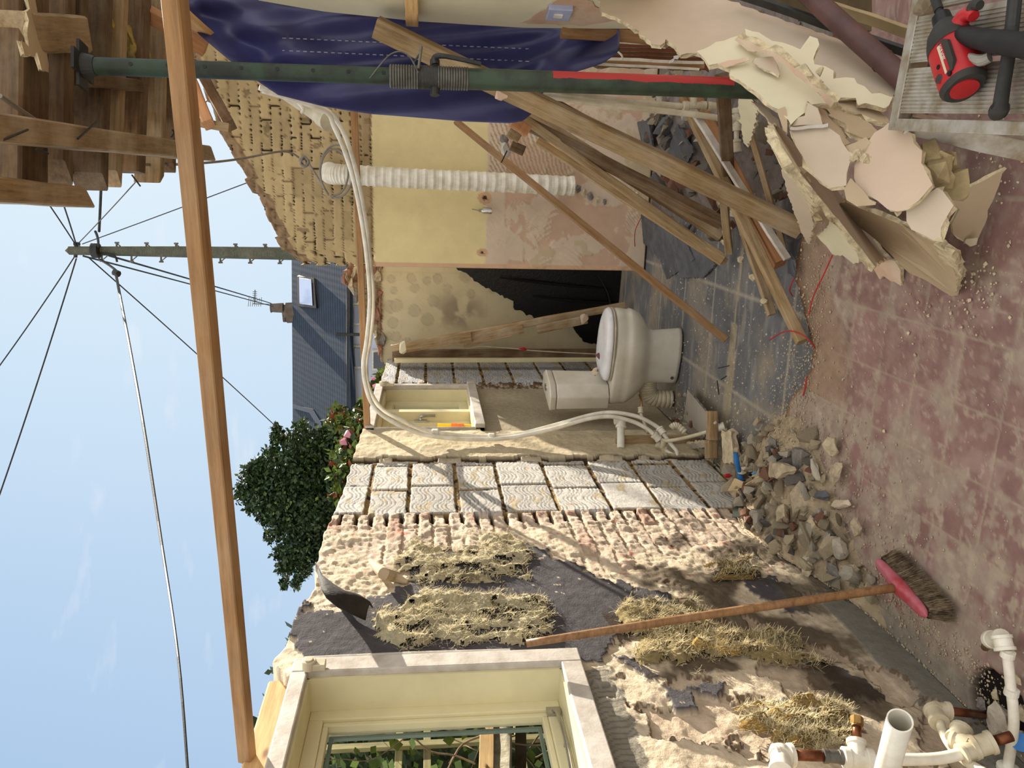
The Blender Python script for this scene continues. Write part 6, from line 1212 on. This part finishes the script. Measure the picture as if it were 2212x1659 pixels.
# loose bricks along the broken top of the back wall
rr = random.Random(9)
for i, (px, py, s) in enumerate([(752, 598, .055), (760, 620, .06), (772, 640, .05), (785, 600, .06), (800, 590, .055), (816, 600, .05), (790, 635, .06), (806, 645, .06), (818, 640, .05), (775, 575, .05), (800, 672, .055), (815, 680, .05), (795, 700, .05), (812, 715, .055), (825, 733, .05), (805, 560, .05), (818, 575, .045), (765, 583, .05), (788, 670, .05), (745, 605, .045), (820, 755, .045)]):
    lump('broken_brick', W(px, py, y=6.12), s*1.35, [M['brick_chunk'], M['mortar'], M['stone_grey'], M['brick_chunk']][i % 4], 700+i, (1.2, .8, .65), 10, ['reddish brown', 'tan mortar-covered', 'grey', 'brown'][i % 4]+' broken brick in the '+('top' if px < 775 else 'middle' if px < 803 else 'lowest')+' course on the back wall, '+('beside the gable' if py < 600 else 'left part' if py > 660 else 'centre'), 'brick', 'broken bricks on the back wall', sub=1)
tl = M['yellow_plastic']; pk = empty('yellow_packet', W(985, 925, x=XW+.03), 'yellow and orange packet standing on the sill of the little far window', 'packet')
beam('packet_body', W(945, 924, x=XW-.02), W(1018, 926, x=XW-.02), .05, .016, tl, parent=pk); beam('printed_band', W(975, 923, x=XW-.012), W(1002, 924, x=XW-.012), .052, .017, plain('orange_print', (236, 130, 60), .5), parent=pk)

# ================================================================== broken ceiling overhead
ZT = 2.45
bpx('ceiling_joist', (436, 331, dict(z=ZT+.03)), (-60, 270, dict(z=ZT+.03)), .062, .10, M['timber_grey'], 0, 'long grey joist running towards us under the torn ceiling, sawn end in the sky', skew=(.035, 0))
bpx('ceiling_joist', (150, 425, dict(z=ZT+.04)), (-90, 405, dict(z=ZT+.04)), .055, .11, M['timber_grey'], 0, 'second joist running towards us, its sawn end at the top edge of the view', skew=(.03, 0))
CJ = [(36, 34, 410, .15, 'dark', 'broad dark joist nearest the top edge'), (118, 110, 372, .06, 'dark', 'first short joist beyond the broad dark one'), (150, 142, 150, .05, 'dark', 'dark trimmer just above the prop head'), (206, 192, 392, .055, 'dark', 'pair-thick joist whose end hangs past the long grey joist'), (242, 225, 386, .05, 'grey', 'greyish joist in the middle of the torn ceiling'), (292, 276, 372, .08, 'dark', 'broad joist with a pointed broken end'), (336, 322, 386, .045, 'grey', 'pale joist nearest the orange-brown timber'), (358, 350, 362, .04, 'dark', 'dark joist beside the pale one')]  # mostly darker wood, standing in for shade that nothing casts on these joists
for i, (p0, p1, pe, w, c, lab) in enumerate(CJ):
    bpx('cross_joist', (p0, -80, dict(z=ZT+.14)), (p1, pe, dict(z=ZT+.14)), w, .10, {'dark': M['timber_dark'], '': M['timber'], 'grey': M['timber_grey'], 'pale': M['timber_pale']}[c], 0, lab, skew=(0, random.Random(i).uniform(-.04, .04)))
bpx('ceiling_noggin', (40, 70, dict(z=ZT+.10)), (160, 72, dict(z=ZT+.10)), .10, .09, M['timber'], 0, 'short block between the joists beside the prop head')
bpx('ceiling_noggin', (170, 170, dict(z=ZT+.10)), (300, 185, dict(z=ZT+.10)), .04, .06, M['timber_dark'], 0, 'dark cross piece left of the prop under the ceiling')
bpx('rafter', (170, -60, dict(z=2.78)), (445, 104, dict(y=3.35)), .04, .06, M['timber_red'], 20, 'reddish rafter edge above the top of the tarpaulin')
bpx('rafter', (300, -60, dict(y=2.75)), (480, 102, dict(y=3.3)), .02, .05, M['timber_pale'], 10, 'thin split lath beside the reddish rafter')
bpx('rafter', (408, 160, dict(y=4.9)), (452, 270, dict(y=4.75)), .09, .06, M['timber_red'], 0, 'short rafter end between the orange timber and the brick gable')
bpx('rafter', (430, 150, dict(y=5.1)), (498, 272, dict(y=4.95)), .11, .06, M['timber_dark'], 0, 'dark rafter end resting against the brick gable')
bpx('rafter', (415, 262, dict(y=4.8)), (496, 276, dict(y=4.8)), .05, .05, M['timber'], 0, 'small block across the two short rafter ends')
cz = slab('ceiling', [(-60, -90), (345, -90), (352, 170), (300, 205), (235, 190), (160, 232), (120, 212), (60, 236), (-60, 238)], .02, M['timber_dark'], M['timber_dark'], [(0, 0, dict(z=2.74)), (300, 0, dict(z=2.74)), (100, 200, dict(z=2.74))], jag=.006); struct(cz)
slab('ceiling_board', [(150, -60), (262, -20), (300, 40), (360, 70), (366, 110), (345, 125), (332, 95), (300, 62), (240, 30), (160, 10)], .012, M['board_cream'], M['gypsum'], [(200, 0, dict(z=2.66)), (360, 90, dict(z=2.60)), (300, 20, dict(z=2.66))], 'torn cream ceiling board curling down beside the tarpaulin', 'plasterboard', jag=.008, curl=.1)
slab('ceiling_board', [(60, -20), (78, -10), (82, 55), (100, 100), (103, 150), (92, 152), (82, 118), (52, 118), (50, 102), (62, 95)], .01, M['board_brown'], M['gypsum'], [(60, 0, dict(z=ZT+.06)), (95, 140, dict(z=ZT+.05)), (60, 110, dict(z=ZT+.04))], 'ragged strip of plaster hanging from the broad dark joist', 'plaster', jag=.008)
slab('black_scrap', [(20, 326), (62, 330), (66, 362), (70, 393), (52, 380), (32, 365)], .003, M['bitumen'], M['bitumen'], [(20, 326, dict(z=2.70)), (70, 393, dict(z=2.62)), (62, 330, dict(z=2.70))], 'torn black felt scrap hanging beyond the broad joist', 'roofing felt', jag=.006)
slab('black_scrap', [(120, 345), (152, 350), (158, 376), (142, 372), (130, 365)], .003, M['bitumen'], M['bitumen'], [(120, 345, dict(z=2.66)), (158, 376, dict(z=2.62)), (152, 350, dict(z=2.68))], 'second black felt scrap between two joist ends', 'roofing felt', jag=.006)
for i in range(9):
    rr = random.Random(900+i); px = 210+i*13+rr.uniform(-6, 6); py = 40+i*9+rr.uniform(-12, 12)
    lump('ceiling_wool', W(px, py, z=2.58), rr.uniform(.04, .07), plain('mouldy_wool', (176, 160, 96), 1, .3, 12, .6, c2=(96, 80, 52)), 900+i, (1, 1, .5), label='mouldy yellow insulation sagging between the ceiling joists', cat_='insulation', group='sagging ceiling insulation', sub=2)
for i, (a, b) in enumerate([((372, 280), (383, 294)), ((370, 296), (379, 282)), ((8, 302), (60, 280)), ((78, 322), (104, 332)), ((210, 262), (168, 300)), ((285, 378), (303, 402))]):
    q = MB(); q.tube([W(*a, z=ZT-.02), W(*b, z=ZT-.03)], .0028, 6); tag(q.build('bent_nail', M['steel_black']), 'rusty nails sticking out of the overhead joists', 'nail', 'nails in the ceiling joists')
for i, (a, ya, b, yb_) in enumerate([((893, 137), 2.75, (910, 112), 2.70), ((1095, 326), 3.9, (1083, 351), 3.86)]):
    q = MB(); q.tube([W(*a, y=ya-.25), W(*b, y=yb_-.25)], .003, 6); tag(q.build('bent_nail', M['steel_black']), ['long nail poking from the thick timber over the tarpaulin', 'long nail poking from the thin straight batten'][i], 'nail')
p = W(1082, 204, y=2.68); lump('plaster_blob', p, .026, plain('filler_blob', (206, 178, 156), .9, .1, 10, .2), 950, (.9, .4, 1.0), label='round pinkish filler blob stuck on the thick leaning timber', cat_='debris', sub=1)

# ================================================================== outside: house, pole, wires, tree, climbing rose, trellis
m, t, b = mat('dark_roof_tiles'); v = texco(t); sx = N(t, 'ShaderNodeSeparateXYZ'); t.links.new(v, sx.inputs[0])
row = mth(t, 'MULTIPLY', sx.outputs['Z'], 9.0); fr = mth(t, 'FRACT', row); wv = mth(t, 'SINE', mth(t, 'MULTIPLY', sx.outputs['X'], 26.0))
hh = mth(t, 'ADD', mth(t, 'MULTIPLY', fr, -1.0), mth(t, 'MULTIPLY', wv, .35)); r = ramp(t, [(.0, lin((20, 26, 34))), (.25, lin((46, 56, 70))), (1., lin((58, 68, 82)))], fr)
c = mixc(t, 1., r.outputs[0], ramp(t, [(.2, (.7,)*3), (.8, (1.15,)*3)], noise(t, v, 3, 8)).outputs[0], 'MULTIPLY'); t.links.new(c, b.inputs['Base Color']); b.inputs['Roughness'].default_value = .9; b.inputs['Specular IOR Level'].default_value = .1; bump(t, b, hh, .3, .02)
hw = (1, 0, 0)
hs = empty('house', W(900, 700, y=29), 'distant house with a dark tiled roof, skylight and pale blue-white wall', 'house')
slab('roof', [(628, 250), (630, 560), (634, 1180), (790, 1180), (757, 900), (752, 560), (750, 250)], .2, m, m, [(628, 500, dict(y=34)), (632, 1000, dict(y=34)), (752, 600, dict(y=29))], parent=hs, jag=0, step=1)
slab('hip_tiles', [(633, 874), (633, 882), (668, 892), (712, 962), (735, 990), (742, 985), (716, 950), (676, 884)], .25, plain('hip_tile', (62, 70, 84), .8), m, [(628, 500, dict(y=33.9)), (632, 1000, dict(y=33.9)), (752, 600, dict(y=28.9))], parent=hs, jag=0, step=1)
sk_ = slab('skylight', [(641, 597), (643, 661), (683, 666), (678, 600)], .3, M['steel_black'], M['steel_black'], [(628, 500, dict(y=33.7)), (632, 1000, dict(y=33.7)), (752, 600, dict(y=28.7))], parent=hs, jag=0, step=1)
slab('skylight_glass', [(646, 600), (647, 656), (675, 660), (672, 604)], .02, plain('sky_glass', (150, 170, 205), .1, .02, 2, 0, spec=.8), M['steel_black'], [(628, 500, dict(y=33.6)), (632, 1000, dict(y=33.6)), (752, 600, dict(y=28.6))], parent=sk_, jag=0, step=1)
hwm = plain('blue_white_render', (196, 204, 224), .8, .04, 1, 0); wl = slab('wall', [(752, 250), (752, 1180), (1100, 1180), (1100, 250)], .3, hwm, hwm, [(752, 500, dict(y=29.4)), (752, 900, dict(y=29.4)), (1000, 700, dict(y=29.4))], parent=hs, jag=0, step=3)
slab('gutter', [(749, 500), (749, 900), (757, 905), (756, 500)], .2, M['steel_black'], M['steel_black'], [(749, 500, dict(y=28.9)), (749, 900, dict(y=28.9)), (757, 700, dict(y=28.9))], parent=hs, jag=0, step=3)
q = MB(); q.tube([W(727, 722, y=28.7), W(800, 723, y=28.7)], .06, 8); q.build('downpipe', M['steel_black'], hs)
for i, (x0, x1, ya, yb_) in enumerate([(762, 790, 656, 702), (762, 790, 748, 796), (804, 850, 758, 800), (800, 850, 840, 900)]):
    f_ = slab('window', [(x0, ya), (x0, yb_), (x1, yb_), (x1, ya)], .1, M['white_plastic'], M['white_plastic'], [(x0, ya, dict(y=29.25)), (x0, yb_, dict(y=29.25)), (x1, ya, dict(y=29.25))], parent=hs, jag=0, step=3)
    slab('pane', [(x0+3, ya+4), (x0+3, yb_-4), (x1-2, yb_-4), (x1-2, ya+4)], .02, plain('dark_pane', (90, 104, 124) if i != 2 else (40, 48, 60), .15, .05, 2, 0, spec=.7), M['black_plastic'], [(x0, ya, dict(y=29.15)), (x0, yb_, dict(y=29.15)), (x1, ya, dict(y=29.15))], parent=f_, jag=0, step=3)
q = MB(); cst = plain('chimney_stack', (112, 100, 88), .9, .2, 3, .4); q.tube([W(640, 675, y=34.2), W(619, 676, y=34.2), W(612, 676, y=34.2)], [.45, .45, .32], 8); ck = q.build('chimney', cst, hs); q = MB(); q.tube([W(612, 665, y=34), W(588, 665, y=34), W(585, 665, y=34)], [.22, .19, .22], 14); q.tube([W(617, 686, y=34), W(612, 686, y=34)], .2, 12); q.build('chimney_pot', cst, ck)
ae = empty('tv_aerial', W(586, 658, y=34), 'spiky television aerial on the distant chimney', 'aerial')
q = MB(); q.tube([W(600, 658, y=34), W(546, 656, y=34)], .022, 6); q.tube([W(551, 626, y=34), W(550, 657, y=34)], .02, 6)
for k in range(6): q.tube([W(547-1, 630+k*4, y=33.9), W(555, 630+k*4, y=34.1)], .012, 5)
for k in range(7): q.tube([W(538+k*4.5, 648-abs(k-3)*2, y=34), W(536+k*4.5, 662, y=34)], .012, 5)
q.build('rods', M['galv'], ae)
tp = empty('telegraph_pole', W(930, 550, y=14), 'dark telegraph pole with step pegs and wires fanning from its top', 'telegraph pole')
q = MB(); q.tube([W(141, 541, y=14), W(150, 541, y=14), W(400, 544, y=14), W(930, 553, y=14)], [.01, .075, .10, .135], 14); auto_smooth(q.build('pole', M['pole_wood'], tp))
for k in range(18):
    px = 220+k*32; s = -1 if k % 2 else 1; cy = 541+px*.013; q = MB(); q.tube([W(px, cy+8*s, y=14), W(px, cy+20*s, y=14)], .016, 6); q.tube([W(px-4, cy+20*s, y=14), W(px+5, cy+20*s, y=14)], .016, 6); q.tube([W(px, cy+19*s, y=14), W(px+12, cy+9*s, y=14)], .010, 5); q.build('step_peg', M['galv'], tp)
q = MB(); q.tube([W(165, 524, y=14), W(163, 556, y=14)], .03, 6); q.tube([W(160, 527, y=14), W(172, 527, y=14)], .035, 6); q.tube([W(200, 541, y=13.9), W(214, 541, y=13.9)], .13, 12); q.tube([W(214, 548, y=13.9), W(246, 552, y=13.9), W(253, 566, y=13.9)], .02, 6, smooth=4); q.build('pole_bracket', M['steel_black'], tp)
WR = [((163, 528), 14, (-40, 240), 12, .012), ((165, 530), 14, (60, 240), 11, .012), ((168, 527), 14, (470, 190), 9, .008), ((178, 527), 14, (760, 308), 12, .008), ((214, 500), 14, (224, -120), 11, .022), ((214, 560), 13.9, (256, 590), 13, .022), ((160, 556), 14, (-60, 870), 13, .010), ((165, 558), 14, (-40, 1180), 12, .012), ((190, 555), 14, (600, 925), 20, .012), ((235, 552), 13.9, (585, 655), 33, .018), ((180, 553), 14, (590, 662), 33, .016), ((210, 540), 14, (206, 500), 13, .02)]
for i, (a, da, b, db, r_) in enumerate(WR):
    A_, B_ = W(*a, y=da), W(*b, y=db); pts = [A_.lerp(B_, t)-Vector((0, 0, .03*4*t*(1-t))) for t in np.linspace(0, 1, 9)]
    q = MB(); q.tube(pts, r_, 6); tag(q.build('overhead_wire', M['steel_black']), ['wire to the top edge, farthest up', 'wire just below the topmost one', 'thin wire running to the joist ends', 'thin wire running behind the brick gable', 'thick wire running from the pole up behind the joists', 'short thick wire with a dark clamp left of the pole', 'faint wire going up and left from the pole', 'long wire crossing to the far left of the sky', 'thin wire passing above the dark bush', 'upper of two wires to the distant chimney', 'lower of two wires to the distant chimney', 'short wire tie on the pole'][i], 'wire')
q = MB(); pts = [W(250, 590, y=13), W(300, 860, y=9), W(350, 1180, y=6.5), W(385, 1420, y=5), W(408, 1700, y=4)]; q.tube(pts, [.022, .018, .013, .010, .009], 6, smooth=6); q.tube([W(247, 588, y=13.02), W(256, 592, y=12.98)], .055, 8); tag(q.build('overhead_wire', M['steel_black']), 'thickest dark wire sweeping across the blue sky to the bottom edge', 'wire')

def foliage(name, blobs, n, mats, ls, parent, seed=1, spr=.5):
    rr = random.Random(seed); V = []; Fc = []; mi = []; tot = sum(b[2]**2 for b in blobs)
    for (px, py, R_, y) in blobs:
        c = W(px, py, y=y); rad = R_*c.y/F*1.02; k = int(n*R_**2/tot)
        for _ in range(k):
            u = Vector((rr.gauss(0, 1), rr.gauss(0, 1), rr.gauss(0, 1))).normalized()*rad*(rr.random()**.45)*(1.25 if rr.random() < .12 else 1); p = c+u
            a = Vector((rr.gauss(0, 1), rr.gauss(0, 1), rr.gauss(0, .7))).normalized(); b_ = a.orthogonal().normalized(); b_ = Matrix.Rotation(rr.uniform(0, 6.28), 3, a)@b_; s = ls*rr.uniform(.6, 1.4); w_ = s*.30; nn = a.cross(b_)
            i = len(V); V += [p, p+a*s*.5+b_*w_+nn*s*.06, p+a*s, p+a*s*.5-b_*w_+nn*s*.06]; Fc += [(i, i+1, i+2), (i, i+2, i+3)]; m_ = rr.choices(range(len(mats)), [1]*len(mats) if not isinstance(spr, tuple) else spr)[0]; mi += [m_, m_]
    o = obj(name, V, Fc, None, parent, mats=mats, fmi=mi); o['kind'] = 'stuff'; return o
tr_ = empty('garden_tree', W(930, 1080, y=6.8), 'dense dark-leaved tree rising behind the left wall', 'tree')
bl = [(700, 960, 40, 6.8), (720, 1010, 60, 6.8), (655, 990, 70, 6.8), (620, 1040, 55, 6.8), (680, 1070, 85, 6.8), (620, 1090, 50, 6.8), (660, 1150, 60, 6.8), (620, 1110, 45, 6.8), (640, 1190, 38, 6.8), (690, 1180, 50, 6.8), (615, 1225, 20, 6.8), (650, 1232, 22, 6.8), (545, 1030, 28, 6.8), (530, 1065, 24, 6.8), (570, 1060, 42, 6.8), (600, 945, 18, 6.8), (585, 985, 22, 6.8), (560, 1010, 22, 6.8), (575, 1110, 26, 6.8), (735, 1090, 60, 6.8), (590, 1155, 20, 6.8), (604, 1195, 16, 6.8), (615, 1260, 12, 6.8), (640, 1262, 12, 6.8), (598, 925, 10, 6.8), (650, 920, 14, 6.8), (740, 940, 45, 6.8), (540, 1100, 12, 6.8), (760, 1040, 50, 6.8)]
foliage('leaves', bl, 36000, [M['leaf'], M['leaf'], M['leaf_light']], .042, tr_, 4, (6, 4, .5))
q = MB(); rr = random.Random(8)
q.tube([W(960, 1080, y=6.8)-Vector((0, 0, 1.5)), W(960, 1080, y=6.8), W(800, 1075, y=6.8), W(690, 1070, y=6.8)], [.08, .07, .05, .03], 10)
for b in bl: q.tube([W(760+rr.uniform(-20, 40), 1065, y=6.8), W((b[0]+740)/2, (b[1]+1060)/2, y=6.8), W(b[0], b[1], y=6.8), W(b[0]*1.06-44, b[1]*1.05-53, y=6.8)], [.02, .012, .006, .002], 6, smooth=3)
q.build('branches', M['twig'], tr_)
ro_ = empty('climbing_rose', W(930, 960, y=5.9), 'climbing rose with light green and reddish leaves and pink flowers behind the little window', 'shrub')
foliage('leaves', [(745, 990, 30, 5.6), (760, 960, 30, 5.6), (775, 925, 24, 5.6), (745, 1030, 28, 5.3), (735, 1070, 20, 5.2), (800, 860, 14, 6.4), (800, 835, 10, 6.5), (780, 885, 14, 6.2), (822, 812, 12, 6.6), (812, 825, 10, 6.6), (735, 905, 30, 6.2), (765, 1000, 26, 5.4), (780, 945, 20, 5.5)], 2600, [M['leaf_light'], M['leaf_red'], M['leaf']], .055, ro_, 6, (5, 1.6, 3))
for (px, py, y, s) in ((812, 836, 6.4, .035), (754, 940, 5.5, .045), (742, 955, 5.5, .04), (806, 818, 6.5, .02), (728, 1020, 5.3, .03)):
    lump('rose_bloom', W(px, py, y=y), s, M['petal'], int(px), sub=1, parent=ro_)
q = MB()
for k in range(9): rr = random.Random(k+40); q.tube([W(900, 870+k*14, y=5.9), W(820+rr.uniform(-15, 15), 880+k*14, y=5.8), W(775+rr.uniform(-25, 25), 860+k*20, y=5.8)], [.01, .007, .003], 6, smooth=4)
q.build('stems', M['twig'], ro_)
# view through the near window: trellis, bare vine, weathered rail
XG = -2.35
tl_ = empty('garden_trellis', (XG, 1.6, .2), 'weathered greenish trellis seen through the near window', 'trellis')
def gy(px, py, x): return W(px, py, x=x)
for z_ in (1.62, 1.50, 1.10, .80): beam('slat', (XG, .9, z_), (XG, 3.4, z_), .02, .032, M['trellis'], parent=tl_)
for k in range(10): beam('slat', (XG+.02, 1.15+k*.24, .3), (XG+.02, 1.15+k*.24, 2.0), .02, .035, M['trellis'], parent=tl_)
beam('fence_rail', W(1082, 1500, x=-1.95), W(1076, 1720, x=-1.95), .10, .085, plain('flaking_post', (226, 214, 190), .8, .2, 20, .5, c2=(176, 160, 132)), 0, 'thick flaking white weathered rail seen through the near window', 'rail')
beam('fence_rail', W(1052, 1500, x=-1.90), W(1050, 1720, x=-1.90), .02, .05, M['timber_pale'], 0, 'pale board edge above the flaking white rail outside the near window', 'rail')
beam('fence_rail', W(1126, 1500, x=-1.98), W(1124, 1720, x=-1.98), .06, .04, M['timber_dark'], 0, 'dark brown board below the flaking white rail outside the near window', 'rail')
struct(beam('garden_fence', (-3.75, .2, 1.2), (-3.75, 5.6, 1.2), .03, 2.38, plain('dark_fence', (54, 56, 42), .9, .25, 6, .3)))
hd = empty('garden_hedge', (-3.4, 2.4, 0), 'dark green hedge filling the view through the near window', 'hedge')
V = []; Fc = []; mi = []; rr = random.Random(12)
for _ in range(15000):
    p = Vector((rr.uniform(-3.6, -2.8), rr.uniform(.8, 4.6), rr.uniform(.3, 2.42)))
    a = Vector((rr.gauss(0, 1), rr.gauss(0, 1), rr.gauss(0, 1))).normalized(); b_ = a.orthogonal().normalized(); s = rr.uniform(.04, .09); i = len(V)
    V += [p, p+a*s*.5+b_*s*.35, p+a*s, p+a*s*.5-b_*s*.35]; Fc += [(i, i+1, i+2), (i, i+2, i+3)]; k = 0 if rr.random() < .8 else 1; mi += [k, k]
o = obj('leaves', V, Fc, None, hd, mats=[M['leaf'], M['leaf_light']], fmi=mi); o['kind'] = 'stuff'
vn_ = empty('bare_vine', (-2.1, 1.7, .4), 'tangle of bare vine stems climbing the trellis outside the near window', 'vine')
for k in range(80):
    rr = random.Random(1200+k); x = rr.uniform(-2.30, -1.85); y = rr.uniform(1.1, 2.9); z_ = rr.uniform(.6, 1.4); p = Vector((x, y, z_)); d = Vector((0, rr.uniform(-.6, .6), 1)); pts = [p.copy()]
    for _ in range(7): d = (d+Vector((rr.gauss(0, .25), rr.gauss(0, .6), rr.gauss(0, .5)))).normalized(); p = p+d*.09; p.x = min(-1.72, p.x); pts.append(p.copy())
    for q_ in pts: q_.z = min(q_.z, 1.86)
    q = MB(); q.tube(pts, [rr.uniform(.0025, .006), .0015], 6, smooth=3); q.build('stem', M['twig'], vn_)
V = []; Fc = []; rr = random.Random(14)
for _ in range(420):
    p = Vector((rr.uniform(-2.3, -1.8), rr.uniform(1.1, 2.8), rr.uniform(.8, 1.85))); a = Vector((rr.gauss(0, 1), rr.gauss(0, 1), rr.gauss(0, 1))).normalized(); b_ = a.orthogonal().normalized(); s = rr.uniform(.03, .06); i = len(V)
    V += [p, p+a*s*.5+b_*s*.4, p+a*s, p+a*s*.5-b_*s*.4]; Fc += [(i, i+1, i+2), (i, i+2, i+3)]
o = obj('leaves', V, Fc, M['leaf_light'], vn_); o['kind'] = 'stuff'

# what is left of the roof on the right-hand side, outside the view; it keeps the sun off the tarpaulin
struct(beam('roof_deck', (1.95, 3.2, 3.75), (1.95, 5.5, 3.75), 1.9, .06, M['timber_dark'], -28))

# blocks and plaster scraps at the head of the leaning bundle
bpx('timber_offcut', (1108, 262, dict(y=3.62)), (1142, 285, dict(y=3.62)), .06, .05, M['timber_red'], 0, 'orange-brown block with a knot at the head of the leaning bundle', 'timber')
bpx('timber_offcut', (1098, 285, dict(y=3.72)), (1122, 300, dict(y=3.72)), .05, .04, M['timber_grey'], 0, 'square grey block beside the tarpaulin corner', 'timber')
bpx('timber_offcut', (1104, 314, dict(y=3.84)), (1132, 326, dict(y=3.84)), .055, .045, M['timber_dark'], 0, 'sawn dark block end above the duct side of the leaning bundle', 'timber')
lump('paper_scrap', W(1088, 300, y=3.9), .035, M['stone_grey'], 801, (1, .3, .8), label='grey torn scrap hanging at the head of the leaning bundle', cat_='debris', sub=1)
lump('paper_scrap', W(1092, 322, y=3.9), .045, M['white_paint'], 802, (1, .35, .8), label='crumpled white scrap at the head of the leaning bundle', cat_='debris', sub=1)
for i, (px, py, s_) in enumerate([(1248, 408, .035), (1262, 416, .03), (1276, 424, .035), (1290, 432, .025), (1306, 436, .022)]):
    lump('loose_plaster', W(px, py, y=5.23), s_, M['plaster'] if i % 2 else M['stone_grey'], 810+i, (1, .4, .8), label=['largest, touching the duct end', 'second from the duct end', 'middle of five', 'fourth from the duct end', 'farthest from the duct end'][i]+': loose plaster in the hole under the white duct', cat_='plaster', group='loose plaster under the duct', sub=1)
